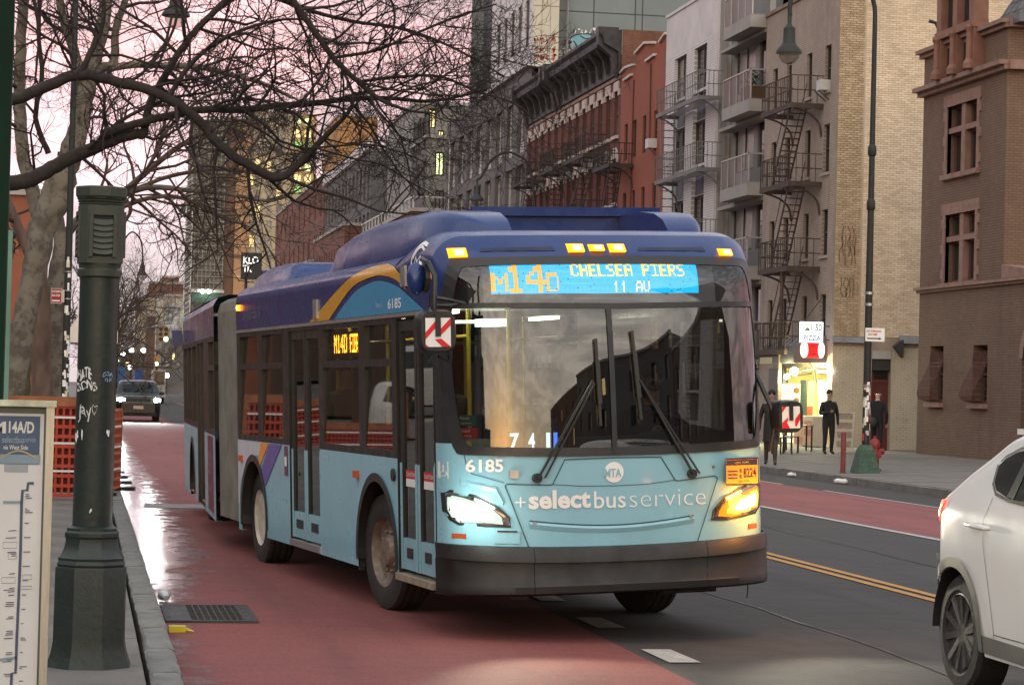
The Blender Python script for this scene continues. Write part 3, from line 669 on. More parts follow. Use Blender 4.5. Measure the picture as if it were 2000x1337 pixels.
HL_L = [(1.968, .828), (1.985, .885), (2.08, .975), (2.243, 1.035), (2.44, 1.078), (2.478, 1.03), (2.462, .90), (2.388, .852), (2.25, .836), (2.106, .822)]
HA, HB = emit('headlamp_haze', (.62, .72, .62), .9), emit('headlamp_bright', (.88, 1, .86), 3.2)
OA, OB = emit('signal_haze', (1, .20, .0), 1.3), emit('signal_bright', (1, .36, .02), 3.2)
headlamp(HL_R, [(-.012, -.006, .86, HA, .001), (-.03, -.008, .66, HB, .003), (-.045, -.008, .44, HWH, .005)], False)
headlamp(HL_L, [(.012, -.008, .86, OA, .001), (.04, -.004, .68, OB, .003), (.06, 0, .45, HAW, .005)], True)
def blamp(kind, loc, aim, energy, col, size=.08, spot=math.radians(70), blend=.7):
    l = bpy.data.lights.new(kind, 'SPOT'); l.energy = energy; l.color = col; l.shadow_soft_size = size; l.spot_size = spot; l.spot_blend = blend
    o = bpy.data.objects.new(kind, l); COL.objects.link(o); p = BM @ Vector(loc); q = BM @ Vector(aim); o.location = p; o.rotation_euler = (p - q).to_track_quat('Z', 'Y').to_euler(); return o
blamp('headlight_beam', (.15, .02, .94), (.9, -6, -.55), 130, (1, .94, .70)); blamp('headlight_beam', (2.33, .02, .96), (2.6, -6, -.55), 130, (1, .95, .74))
for nm_, lc_, en_, cl_ in (('turn_signal_glow', (2.44, -.05, .93), 14, (1, .36, .03)), ('headlamp_glow', (.10, .0, .93), 4, (.9, 1, .85))):
    l = bpy.data.lights.new(nm_, 'POINT'); l.energy = en_; l.color = cl_; l.shadow_soft_size = .10; o = bpy.data.objects.new(nm_, l); COL.objects.link(o); o.location = BM @ Vector(lc_)
# --- bumper in three sections
def bump_sec(v0, v1, n):
    m1 = MB(); prof = [(.660, .0), (.655, .05), (.60, .075), (.55, .085), (.545, .06), (.40, .065), (.385, .075), (.335, .07), (.318, .03), (.318, -.25)]
    vs = [v0 + (v1 - v0) * i / n for i in range(n + 1)]
    def fn(v, t):
        w, d = prof[int(t)]; s = abs(v - BC) / BC; sc = BC + (v - BC) * (1 + .022 * (d > -.1))
        return (sc, nose(max(0, min(BW, v)), .6) - d * (1 - .35 * s ** 4), w + (.038 * s ** 2 if w > .5 else 0))
    m1.grid(fn, vs, list(range(len(prof)))); return bp(m1, 'bumper', RUB, 35)
bump_sec(.0, .575, 14); bump_sec(.579, 1.88, 16); bump_sec(1.884, BW, 14)
# ragged underside seen below the bumper
mb = MB(); mb.box(.45, 2.1, .5, 1.6, .30, .34); mb.box(1.9, 2.35, .9, 1.5, .20, .34); mb.box(.5, .62, .3, .34, .27, .34); mb.box(.85, 1.02, .3, .33, .285, .325); bp(mb, 'undertray', BLK)
mb = MB(); mb.tube([(2.36, .3, .32), (2.35, .28, .25), (2.33, .25, .21)], .006, 5); bp(mb, 'antenna_strap', BLK)
# --- wipers
def wiper(pv_, tip, b0, b1):
    m1 = MB(); off = .05
    m1.lathe([(.035, -.02), (.035, .03), (.02, .045)], (pv_[0], nose(*pv_) - .02, pv_[1]), 12, 0, 'y')
    A = Vector((pv_[0], nose(*pv_) - .045, pv_[1])); T = Vector((tip[0], nose(*tip) - .05, tip[1]))
    m1.bar(A, T, .022, .015); A2 = A + Vector((.05, 0, .0)); m1.bar(A2, T + Vector((.015, 0, -.02)), .012, .012)
    o = bp(m1, 'wiper', BLK); m2 = MB(); P0 = Vector((b0[0], nose(*b0) - .03, b0[1])); P1 = Vector((b1[0], nose(*b1) - .03, b1[1])); m2.bar(P0, P1, .014, .03); m2.bar((P0 * .25 + P1 * .75) - Vector((0, .015, 0)), (P0 * .75 + P1 * .25) - Vector((0, .015, 0)), .026, .02); bp(m2, 'wiper_blade', BLK, None, o)
wiper((.605, 1.165), (1.03, 1.86), (1.085, 1.53), (1.075, 2.165)); wiper((1.80, 1.165), (1.395, 1.86), (1.40, 1.57), (1.36, 2.22))
# --- right side (kerb side): skirt with arches, pillars, windows, doors
def arch(u, uc, R=.63, wc=.46): return wc + math.sqrt(max(0, R * R - (u - uc) ** 2)) if abs(u - uc) < R else 0
U0, U1 = .58, 8.15; WH = (2.34, 7.34)
DOORS = ((.60, 1.66), (4.36, 5.62))
def lower(u): return max(.335, *(arch(u, c) for c in WH))
def skirt(side_x, name='skirt', doors=DOORS, u0=U0, u1=U1, wh=WH, fx=None, mats=LBLUE, top=1.27):
    fx = fx or (lambda d, u, w: (d, u, w)); m1 = MB(); us = sorted(set([u0, u1] + [q for d in doors for q in d] + [u0 + (u1 - u0) * i / 150 for i in range(151)] + [c + s * .63 for c in wh for s in (-1, 1)]))
    def lo(u): return max([.335] + [arch(u, c) for c in wh])
    o = None
    for i in range(len(us) - 1):
        a, b = us[i], us[i + 1]; mid = (a + b) / 2
        if any(d[0] < mid < d[1] for d in doors):
            if m1.f: o = bp(m1, name, mats); m1 = MB()
            continue
        la, lb = lo(a + 1e-5), lo(b - 1e-5); n = 3; e = .06 if side_x < 1 else -.06
        for j in range(n): m1.quad(fx(side_x, a, la + (top - la) * j / n), fx(side_x, b, lb + (top - lb) * j / n), fx(side_x, b, lb + (top - lb) * (j + 1) / n), fx(side_x, a, la + (top - la) * (j + 1) / n))
        if la < .36 and lb < .36: m1.quad(fx(side_x, a, la), fx(side_x, b, lb), fx(side_x + e, b, lb), fx(side_x + e, a, la))
    return bp(m1, name, mats) if m1.f else o
skirt(0.0)
def lipring(x, uc, fx=None, m=BLK, R=.63):
    fx = fx or (lambda d, u, w: (d, u, w)); m1 = MB(); pts = [(uc + (R + .01) * math.cos(t), .46 + (R + .01) * math.sin(t)) for t in [pi * i / 24 * 1.06 - .1 for i in range(25)]]
    sg = -1 if x < 1 else 1
    m1.ribbon(pts, lambda a, b: fx(x + sg * .012, a, b), .07); pts2 = [(uc + R * math.cos(t), .46 + R * math.sin(t)) for t in [pi * i / 24 * 1.06 - .1 for i in range(25)]]
    for i in range(24): m1.quad(fx(x + sg * .012, *pts2[i]), fx(x + sg * .012, *pts2[i + 1]), fx(x - sg * .5, *pts2[i + 1]), fx(x - sg * .5, *pts2[i]))
    return bp(m1, 'wheel_arch', m)
for c in WH: lipring(0.0, c)
SIDEH = [(.60, 1.66, .34, 2.36), (1.80, 2.68, 1.33, 1.99), (1.80, 2.68, 2.05, 2.325), (2.88, 4.18, 1.33, 1.99), (2.88, 4.18, 2.05, 2.325), (4.36, 5.62, .34, 2.34), (5.88, 6.86, 1.33, 1.99), (5.88, 6.86, 2.05, 2.325), (7.08, 8.00, 1.33, 1.99), (7.08, 8.00, 2.05, 2.325)]
PSID = lambda a, b, d: (d, a, b)
mb = MB(); facade(mb, PSID, U0, U1, 1.27, 2.385, SIDEH, .05); bp(mb, 'window_band', mat('band_black', (.014, .013, .013), .4, var=.1, vs=3))
for h in SIDEH:
    if h[2] > 1: mb = MB(); TW = lambda a, b: PSID(a, b, .006 + .041 * (b - 1.33)); mb.quad(TW(h[0], h[2]), TW(h[1], h[2]), TW(h[1], h[3]), TW(h[0], h[3])); bp(mb, 'side_window', BGLASS)
mb = MB()
for u0, u1 in ((1.66, 4.36), (5.62, 8.15), (.46, .60)): mb.box(-.012, .004, u0, u1, 2.372, 2.40)
mb.box(-.012, .004, .60, 1.66, 2.372, 2.40); mb.box(-.012, .004, 4.36, 5.62, 2.372, 2.40); bp(mb, 'drip_rail', ALU)
def doorleaf(u0, u1, parts=2, x=.04, w0=.42, w1=2.34, blue=True, split=True):
    m1 = MB(); st = .055; W_ = u1 - u0
    for (a, b) in ((u0, u0 + st), (u1 - st, u1)): m1.box(x - .02, x + .02, a, b, w0, w1)
    m1.box(x - .02, x + .02, u0 + st, u1 - st, w1 - .08, w1); o = bp(m1, 'door_leaf', BLK)
    m2 = MB()
    for (a, b) in ((u0 + .008, u0 + .047), (u1 - .047, u1 - .008)): m2.box(x - .028, x - .020, a, b, w0, 1.24)
    m2.box(x - .02, x + .02, u0 + st, u1 - st, w0, w0 + .24); bp(m2, 'door_rail', LBLUE, None, o)
    m3 = MB(); m3.quad((x, u0 + st, w0 + .24), (x, u1 - st, w0 + .24), (x, u1 - st, w1 - .08), (x, u0 + st, w1 - .08)); bp(m3, 'door_glass', DGLASS, None, o)
    m4 = MB(); m4.box(x - .026, x - .021, u0 + st + .1, u1 - st - .12, w0 + .09, w0 + .17); bp(m4, 'door_handle', BLK, None, o)
    return o
for (a, b) in ((.62, 1.12), (1.14, 1.64)):
    o = doorleaf(a, b)
    m1 = MB(); m1.quad((.033, a + .11, 1.06), (.033, b - .11, 1.06), (.033, b - .11, 1.12), (.033, a + .11, 1.12)); bp(m1, 'door_sticker', BWHITE, None, o)
    m1 = MB(); m1.quad((.033, a + .11, 1.12), (.033, b - .11, 1.12), (.033, b - .11, 1.19), (.033, a + .11, 1.19)); bp(m1, 'door_sticker', mat('sticker_red', (.5, .03, .03), .5), None, o)
    m1 = MB(); letter(m1, 'CAUTION', b - .13, a + .13, 1.14, 1.17, lambda p, q: (.031, p, q)); bp(m1, 'door_sticker', BWHITE, None, o)
doorleaf(4.38, 4.98); doorleaf(5.00, 5.60)
mb = MB(); mb.box(-.03, .30, .60, 1.66, .335, .385); bp(mb, 'step', mat('step_tan', (.33, .27, .20), .6, .3, var=.3, vs=12, dirt=.6)); mb = MB(); mb.box(-.01, .3, 4.36, 5.62, .34, .40); bp(mb, 'step', ALU)
# blue band above the windows, with the gold arch and the teal field inside it
def band_lo(u): return 2.40
def bandtop(u): return zroof(u)
us = [.66 + (U1 - .66) * i / 60 for i in range(61)]
BF = lambda d=0.0: (lambda u, w: ((.22 * (1 - max(0, 1 - ((w - 2.70) / (zroof(u) - 2.70)) ** 2) ** .5) if w > 2.70 else 0) - .002 - d, u, w))
mb = MB()
for i in range(60):
    for j in range(6):
        a, b = us[i], us[i + 1]; f = lambda u, t: BF()(max(u, nose(0, 2.4)), 2.40 + .30 * t / 6)
        mb.quad(f(a, j), f(b, j), f(b, j + 1), f(a, j + 1))
bp(mb, 'roof_band', DBLUE, 60)
def spl(pts, n=8):
    out_ = []
    P = [pts[0]] + list(pts) + [pts[-1]]
    for i in range(1, len(P) - 2):
        for t in range(n):
            t = t / n; q = []
            for k in range(len(pts[0])):
                a, b, c, d = P[i - 1][k], P[i][k], P[i + 1][k], P[i + 2][k]
                q.append(.5 * (2 * b + (c - a) * t + (2 * a - 5 * b + 4 * c - d) * t * t + (3 * b - 3 * c + d - a) * t ** 3))
            out_.append(tuple(q))
    return out_ + [pts[-1]]
outer = spl([(4.68, 2.405), (4.15, 2.52), (3.55, 2.655), (2.83, 2.785), (2.2, 2.812), (1.72, 2.768), (1.36, 2.665)]); inner = spl([(3.90, 2.405), (3.60, 2.50), (3.02, 2.66), (2.45, 2.712), (2.05, 2.715), (1.62, 2.665), (1.30, 2.57)])
mb = MB(); n = len(outer)
mix_ = lambda i, t: BF(.005)(outer[i][0] + (inner[i][0] - outer[i][0]) * t, outer[i][1] + (inner[i][1] - outer[i][1]) * t)
for i in range(n - 1):
    for j in range(6): mb.quad(mix_(i, j / 6), mix_(i + 1, j / 6), mix_(i + 1, (j + 1) / 6), mix_(i, (j + 1) / 6))
bp(mb, 'gold_arch', GOLD)
tq = spl([(3.70, 2.405), (3.40, 2.50), (2.92, 2.62), (2.40, 2.67), (2.05, 2.67), (1.60, 2.615), (1.22, 2.52), (.80, 2.405)]); mb = MB()
for i in range(len(tq) - 1): mb.quad(BF(.003)(tq[i][0], 2.405), BF(.003)(tq[i + 1][0], 2.405), BF(.003)(*tq[i + 1]), BF(.003)(*tq[i]))
bp(mb, 'teal_field', TEAL)
BL = BF(.006)
mb = MB(); letter(mb, '6185', 1.86, 1.45, 2.44, 2.52, BL, .02); bp(mb, 'fleet_number', BWHITE)
mb = MB(); letter(mb, 'bus', 1.28 + .95, 2.03, 2.46, 2.51, BL); bp(mb, 'side_lettering', mat('faint_white', (.35, .45, .5), .5))
mb = MB(); letter(mb, 'selectbus', 7.75, 6.85, 2.50, 2.60, BL); bp(mb, 'side_lettering', mat('faint_grey', (.12, .13, .2), .5))
# round side crest (plain rings and a wavy letter mark)
mb = MB(); cu_, cw_ = .98, 2.80
el = lambda r: [(cu_ + .16 * r * math.cos(t), cw_ + .115 * r * math.sin(t)) for t in [2 * pi * i / 28 for i in range(28)]]
BE = lambda u, w: (BF(.012)(u, w)[0] + (.02 if u < .9 else 0), u, w)
mb.ribbon(el(1), BE, .028, closed=True); mb.ribbon([p for p in el(.75) if p[1] > 2.79], BE, .02); mb.ribbon([(1.06, 2.74), (1.04, 2.81), (.98, 2.77), (.92, 2.81), (.90, 2.74)], BE, .018); bp(mb, 'side_crest', BWHITE)
for u, w in ((.72, 2.665), (7.95, 2.63)):
    mb = MB(); mb.box(-.03, .0, u - .045, u + .045, w - .03, w + .03); o = bp(mb, 'side_marker', AMB); mb = MB(); mb.box(-.034, -.031, u - .02, u + .02, w - .015, w + .015); bp(mb, 'bulb', AMBH, None, o)
for u, w0, w1 in ((1.38, 2.60, 2.76), (4.42, 2.43, 2.60)):
    mb = MB(); mb.box(-.02, .0, u - .09, u + .05, w0, w1); bp(mb, 'side_grille', ALU)
# decals low on the side behind the rear door, small plates
def dec(pts, m, d=.004, name='side_decal'): q = MB(); q.poly([(-d, u, w) for u, w in pts]); return bp(q, name, m)
dec([(8.14, .60), (8.14, 1.26), (6.9, 1.26), (7.0, 1.14), (7.3, 1.12), (7.7, 1.06), (8.0, .82), (8.08, .60)], mat('decal_pale', (.50, .52, .58), .35, var=.15)); dec([(6.95, 1.265), (6.55, 1.265), (7.02, 1.02), (7.10, 1.03)], mat('decal_orange', (.75, .28, .04), .4), .006); dec([(6.50, 1.265), (5.95, 1.265), (6.75, .84), (6.98, .98)], mat('decal_violet', (.13, .09, .33), .4), .006)
dec([(5.84, .98), (5.70, .98), (5.70, 1.26), (5.84, 1.26)], mat('decal_maroon', (.2, .04, .08), .5), .006); dec([(5.82, 1.07), (5.72, 1.07), (5.72, 1.16), (5.82, 1.16)], BWHITE, .008)
for u, w in ((2.95, 1.10), (7.92, 1.08)): q = MB(); q.box(-.035, 0, u - .05, u + .05, w - .03, w + .03); bp(q, 'side_marker', REFO)
q = MB(); q.lathe([(.05, -.02), (.05, 0)], (0, 1.76 - .0, 1.14), 14, 0, 'x'); bp(q, 'door_button', BLK)
# --- left (street) side, roof, back wall of the front section
LX = BW
skirt(LX, doors=()); [lipring(LX, c) for c in WH]
mb = MB(); facade(mb, lambda a, b, d: (LX - d, a, b), U0, U1, 1.27, 2.385, [(1.0 + 1.42 * i, 2.3 + 1.42 * i, 1.33, 2.325) for i in range(5)], .05); bp(mb, 'window_band', MATS['band_black'])
for i in range(5): mb = MB(); mb.quad((LX - .03, 1.0 + 1.42 * i, 1.33), (LX - .03, 2.3 + 1.42 * i, 1.33), (LX - .03, 2.3 + 1.42 * i, 2.325), (LX - .03, 1.0 + 1.42 * i, 2.325)); bp(mb, 'side_window', BGLASS)
mb = MB()
for i in range(60):
    a, b = us[i], us[i + 1]
    for j in range(6): f = lambda u, t: (lambda p: (BW - p[0], p[1], p[2]))(BF()(u, 2.385 + .315 * t / 6)); mb.quad(f(a, j), f(b, j), f(b, j + 1), f(a, j + 1))
bp(mb, 'roof_band', DBLUE, 60)
mb = MB(); mb.grid(lambda v, u: (v, u, shoulder(v, zroof(u))), VH, [1.7 + (U1 - 1.7) * i / 20 for i in range(21)]); bp(mb, 'roof', DBLUE, 40)
# roof fairings: long right and left cowls, equipment box between them, rounded cowl near the joint
def cowl(v0, v1, prof, name='roof_fairing', flip=False, rnd=.14, m=DBLUE):
    m1 = MB(); q = []
    for t in range(11): q.append(t / 10)
    def fn(i, t):
        u, h, b, nar = prof[i]; s = (1 - math.cos(pi * t)) / 2 if False else t
        x0, x1 = v0 + nar, v1
        xx = x0 + (x1 - x0) * t; e = min(1, t / .30); z = b + (h - b) * (1 - (1 - e) ** 2.6) ** .5
        if flip: xx = BW - xx
        return (xx, u, z)
    k = len(m1.v)
    for i in range(len(prof)):
        for t in q: m1.v.append(fn(i, t))
        e_ = fn(i, 1.0); m1.v.append((e_[0], e_[1], 2.80))
    for i in range(len(prof) - 1):
        for j in range(11): a = k + i * 12 + j; m1.f.append((a, a + 12, a + 13, a + 1)); m1.m.append(0)
    m1.f.append(tuple(k + (len(prof) - 1) * 12 + j for j in range(12))); m1.m.append(0); m1.f.append(tuple(k + j for j in reversed(range(12)))); m1.m.append(0)
    return bp(m1, name, m, 50)
prof = [(.86, 2.93, 2.90, .55), (.90, 3.02, 2.90, .40), (1.0, 3.10, 2.90, .22), (1.18, 3.16, 2.90, .08), (1.5, 3.195, 2.88, .01), (2.2, 3.20, 2.83, 0), (3.0, 3.19, 2.83, 0), (3.9, 3.15, 2.83, 0), (4.35, 3.09, 2.83, 0), (4.48, 2.98, 2.83, 0), (4.56, 2.86, 2.83, 0)]
cowl(.13, .72, prof); cowl(.13, .55, [(u_, h_, b_, n_ * .35) for u_, h_, b_, n_ in prof], flip=True)
q = MB(); q.box(.72, BW - .55, 2.0, 4.4, 2.85, 3.245); q.box(.725, 2.34, 1.95, 2.0, 3.19, 3.262); bp(q, 'equipment_box', DBLUE)
q = MB(); q.lathe([(.18, 3.24), (.18, 3.275), (.15, 3.29), (.01, 3.292)], (1.9, 2.7, 0), 16); bp(q, 'roof_vent', mat('vent_white', (.6, .6, .6), .5), 40)
prof2 = [(6.02, 2.84, 2.80, .10), (6.05, 2.92, 2.80, .05), (6.15, 2.99, 2.80, .02), (6.35, 3.025, 2.80, 0), (6.8, 3.035, 2.80, 0), (7.5, 3.03, 2.80, 0), (7.95, 2.98, 2.80, 0), (8.05, 2.84, 2.80, 0)]
cowl(.13, .75, prof2); cowl(.13, .75, prof2, flip=True)
q = MB(); q.box(.75, BW - .75, 4.6, 7.9, 2.82, 2.965); bp(q, 'equipment_box', DBLUE)
q = MB(); q.box(.3, .36, 8.25, 8.32, 2.8, 3.03); bp(q, 'antenna', DBLUE)
# --- wheels
def wheel(x_out, u, wz=.48, R=.48, width=.30, side=-1, rim=RIMD, steer=0.0, dish=True, parent=None):
    r = Matrix.Translation((x_out - side * width / 2, u, wz)) @ Matrix.Rotation(steer, 4, 'Z')
    def tr(mb_):
        mb_.v = [tuple(r @ Vector((p[0] * 1.0, p[1], p[2]))) for p in mb_.v]; return mb_
    h = width / 2; a = MB(); prof = [(.285, side * h * .9), (.33, side * h), (R - .06, side * h * .97), (R - .015, side * h * .86), (R, side * h * .66)]
    for gk in (-.45, 0, .45): prof += [(R, side * h * (-gk + .10)), (R - .012, side * h * (-gk + .06)), (R - .012, side * h * (-gk - .06)), (R, side * h * (-gk - .10))]
    prof += [(R, -side * h * .66), (R - .04, -side * h * .95), (.285, -side * h * .9)]
    a.lathe(prof, (0, 0, 0), 40, 0, 'x', cap=False); w_ = tr(a).build('wheel', TYRE, parent or BUS, 35, local=True)
    b = MB(); s = side * h
    b.lathe([(.285, s * .9), (.275, s * .75), (.262, s * .5), (.20, s * .35), (.165, s * .40), (.13, s * .62), (.11, s * .80), (.05, s * .84), (.001, s * .84)] if dish else [(.285, s * .92), (.262, s * .80), (.25, s * .74), (.001, s * .70)], (0, 0, 0), 32, 0, 'x', cap=False)
    tr(b).build('rim', rim, w_, 35, local=True)
    c = MB()
    for i in range(10):
        t = 2 * pi * i / 10
        if dish: c.lathe([(.017, s * .40), (.017, s * .62), (.008, s * .66)], (0, .165 * math.cos(t), .165 * math.sin(t)), 6, 0, 'x')
    if dish:
        tr(c).build('wheel_nuts', RIMD, w_, None, local=True)
    return w_
wheel(.09, WH[0] + .22, steer=.10); wheel(.10, WH[1] + .26, rim=RIMW, dish=False); wheel(BW - .10, WH[0], wz=.385, side=1, steer=.10); wheel(BW - .15, WH[1], wz=.385, side=1)
q = MB(); q.box(.30, BW - .3, .55, 8.1, .30, .36)
for c in WH: q.box(.42, .47, c - .7, c + .7, .2, 1.25); q.box(BW - .47, BW - .42, c - .7, c + .7, .2, 1.25)
bp(q, 'chassis', BLK)
q = MB(); q.box(.03, .08, 3.01, 3.05, .32, .92); q.box(.02, .06, 3.0, 3.05, .30, .75); bp(q, 'mud_flap', BLK)
# --- mirrors
REDV = mat('chevron_red', (.62, .012, .02), .4); 
def mirror(cx_, u, w0, w1, hw, arm, chev_m):
    m1 = MB(); n = 20
    pts = [(cx_ + hw * (abs(math.cos(t)) ** .45) * (1 if math.cos(t) > 0 else -1), (w0 + w1) / 2 + (w1 - w0) / 2 * (abs(math.sin(t)) ** .6) * (1 if math.sin(t) > 0 else -1)) for t in [2 * pi * i / n for i in range(n)]]
    fa = lambda a, b: (a, u, b); k = MB()
    k.prism(pts, lambda a, b: (cx_ + (a - cx_) * .86, u - .05, (w0 + w1) / 2 + (b - (w0 + w1) / 2) * .9), lambda a, b: (a, u, b)); k.prism(pts, fa, lambda a, b: (a, u + .09, b)); o = bp(k, 'mirror', BLK, 40)
    m2 = MB(); m2.tube(arm, .02, 8); bp(m2, 'mirror_arm', BLK, 60, o)
    c0, c1, d0, d1 = cx_ - hw * .66, cx_ + hw * .62, w0 + (w1 - w0) * .14, w1 - (w1 - w0) * .20; uu = u - .056
    base = MB(); base.quad((c0, uu, d0), (c1, uu, d0), (c1, uu, d1), (c0, uu, d1)); bp(base, 'mirror_sticker', BWHITE, None, o)
    rr = MB(); H_, W_ = d1 - d0, c1 - c0; ch = []
    for pts3 in chev_m: rr.poly([(c0 + W_ * a, uu - .003, d0 + H_ * b) for a, b in pts3])
    bp(rr, 'mirror_sticker', REDV, None, o)
    st_ = MB(); st_.box(cx_ - hw * .17, cx_ + hw * .10, uu - .012, uu - .005, d0 + H_ * .36, d1 + .03); bp(st_, 'mirror_arm', BLK, None, o)
    return o
chR = [[(0, .26), (0, .50), (.42, .92), (.42, .68)], [(.60, .62), (1, 1), (1, .74), (.60, .40)], [(.36, .26), (.62, .28), (1, .0), (.66, 0)], [(0, 0), (.12, 0), (0, .09)]]
mirror(-.155, -.06, 2.075, 2.385, .145, [(-.16, -.02, 2.30), (-.16, -.06, 2.62), (-.19, .0, 2.72), (-.14, .35, 2.76)], chR)
chL = [[(0, .72), (0, 1), (.25, 1)], [(0, 0), (0, .26), (.32, .50), (.32, .32), (.24, .30), (.42, 0)], [(.72, .42), (1, .72), (1, .40), (.78, .06), (.72, .10)]]
mirror(2.68, .22, 1.44, 1.69, .115, [(2.56, .30, 1.30), (2.60, .26, 1.55), (2.52, .33, 1.78), (2.50, .42, 1.9)], chL)
q = MB(); q.tube([(-.16, -.03, 2.47), (-.05, -.10, 2.445), (.05, -.06, 2.43), (-.02, .03, 2.41), (-.16, -.03, 2.41)], .014, 7); bp(q, 'mirror_stay', BLK, 60)
q = MB(); q.ball((-.25, .12, 2.61), .098, 14, 9, 0, (.7, .55, 1.2)); o = bp(q, 'convex_mirror', DBLUE, 60); q = MB(); q.lathe([(.10, -.03), (.105, 0), (.0, .005)], (-.17, .12, 2.61), 14, 0, 'x'); bp(q, 'mirror_back', BLK, None, o)
# --- bellows and rear section (own heading)
TO = Vector((0, 9.45, 0)); TR = Matrix.Translation(TO) @ Matrix.Rotation(-_y, 4, 'Z')
def tx(d, u, w): return tuple(TR @ Vector((d, u, w)))
BEL = mat('bellows_grey', (.15, .145, .13), .8, var=.25, vs=2.5, dirt=.4)
q = MB(); nb = 22
secs = []
for i in range(nb + 1):
    t = i / nb; p0 = Vector((0, 8.15, 0)); a_ = -_y * t; c = Vector((.02 * t, 8.15 + 1.32 * t, 0)); ins = .035 * (i % 2) + .03
    pr = [(ins, .40), (ins, 2.62 - .05 * 0), (ins + .03, 2.72), (ins + .12, 2.77), (BC, 2.80), (BW - ins - .12, 2.77), (BW - ins, 2.66), (BW - ins, .40)]
    secs.append([tuple(Matrix.Translation(c) @ Matrix.Rotation(a_, 4, 'Z') @ Vector((x, 0, z))) for x, z in pr])
k = 0
for sct in secs: q.v += sct
for i in range(nb):
    for j in range(7): a = i * 8 + j; q.f.append((a, a + 1, a + 9, a + 8)); q.m.append(0)
bp(q, 'bellows', BEL)
TDO = ((1.35, 1.62), (2.30, 4.05),); TWH = (5.55,)
TPW = [(.15, 1.28, 1.33, 1.99), (.15, 1.28, 2.05, 2.31), (2.30, 4.05, .36, 2.33), (4.25, 5.35, 1.33, 2.31), (5.6, 6.7, 1.33, 2.31), (6.9, 7.75, 1.33, 2.31)]
skirt(0.0, doors=((2.30, 4.05),), u0=.02, u1=8.1, wh=TWH, fx=tx); lipring(0.0, 5.55, fx=tx)
PT = lambda a, b, d: tx(d, a, b)
q = MB(); facade(q, PT, .02, 8.1, 1.27, 2.37, TPW, .05); bp(q, 'window_band', MATS['band_black'])
for h in TPW:
    q = MB(); q.quad(PT(h[0], h[2] if h[2] > 1 else .62, .035), PT(h[1], h[2] if h[2] > 1 else .62, .035), PT(h[1], h[3], .035), PT(h[0], h[3], .035)); bp(q, 'side_window' if h[2] > 1 else 'door_glass', BGLASS if h[2] > 1 else DGLASS)
q = MB()
for (a, b) in ((2.32, 2.40), (3.12, 3.24), (3.95, 4.03)): q.prism([(a, .42), (b, .42), (b, 2.33), (a, 2.33)], lambda u, w: tx(.0, u, w), lambda u, w: tx(.05, u, w))
bp(q, 'door_leaf', BLK)
q = MB()
for j, (w0, x0, w1, x1) in enumerate(((2.37, 0, 2.70, 0), (2.70, 0, 2.79, .05), (2.79, .05, 2.82, .18))): q.quad(tx(x0, .02, w0), tx(x0, 8.1, w0), tx(x1, 8.1, w1), tx(x1, .02, w1))
bp(q, 'roof_band', DBLUE); q = MB(); q.quad(tx(.18, .02, 2.82), tx(.18, 8.1, 2.82), tx(2.36, 8.1, 2.82), tx(2.36, .02, 2.82)); bp(q, 'roof', DBLUE)
q = MB(); q.quad(tx(BW, .02, .34), tx(BW, 8.1, .34), tx(BW, 8.1, 2.75), tx(BW, .02, 2.75)); q.quad(tx(0, 8.1, .34), tx(BW, 8.1, .34), tx(BW, 8.1, 2.78), tx(0, 8.1, 2.78)); q.quad(tx(BW, .02, 2.75), tx(BW, 8.1, 2.75), tx(2.36, 8.1, 2.82), tx(2.36, .02, 2.82)); bp(q, 'rear_shell', LBLUE)
q = MB(); q.prism([(.45, .40), (1.55, .40), (1.55, 1.25), (.45, 1.25)], lambda u, w: tx(-.004, u, w), lambda u, w: tx(.002, u, w)); o = bp(q, 'advert_panel', mat('advert_maroon', (.16, .03, .06), .4))
q = MB(); TD = lambda u, w: tx(-.007, u, w)
for j, (b0, b1) in enumerate(((.98, 1.06), (.90, .95), (.82, .86), (.62, .68))): letter(q, ('BUY NOW', 'ride', 'today', 'go')[j] if False else '|||'[: 3], 1.35, .70, b0, b1, TD)
bp(q, 'advert_marks', mat('advert_pink', (.45, .25, .28), .5), None, o)
for u, sdd, zz in ((5.55, -1, .46), (5.55, 1, .36)):
    wq = wheel(.19 if sdd < 0 else BW - .19, 0, wz=zz, side=sdd, rim=RIMW, dish=False)
    for oo in [wq] : oo.matrix_basis = TR @ Matrix.Translation((0, u, 0))
q = MB(); q.prism([(.3, .02), (2.2, .02), (2.2, 8.0), (.3, 8.0)], lambda a, b: tx(a, b, .30), lambda a, b: tx(a, b, .36)); bp(q, 'chassis', BLK)
for c in TWH: q = MB(); q.prism([(.44, c - .7), (.48, c - .7), (.48, c + .7), (.44, c + .7)], lambda a, b: tx(a, b, .2), lambda a, b: tx(a, b, 1.25)); bp(q, 'wheel_well', BLK)
q = MB(); q.prism([(.05, 2.0), (2.4, 2.0), (2.4, 7.6), (.05, 7.6)], lambda a, b: tx(a, b, 2.81), lambda a, b: tx(BC + (a - BC) * .9, b, 2.86)); bp(q, 'equipment_box', DBLUE)
q = MB(); q.prism([(-.16, 7.85), (-.02, 7.85), (-.02, 8.05), (-.16, 8.05)], lambda a, b: tx(a, b, 2.36), lambda a, b: tx(a, b, 2.58)); bp(q, 'rear_camera', DBLUE)
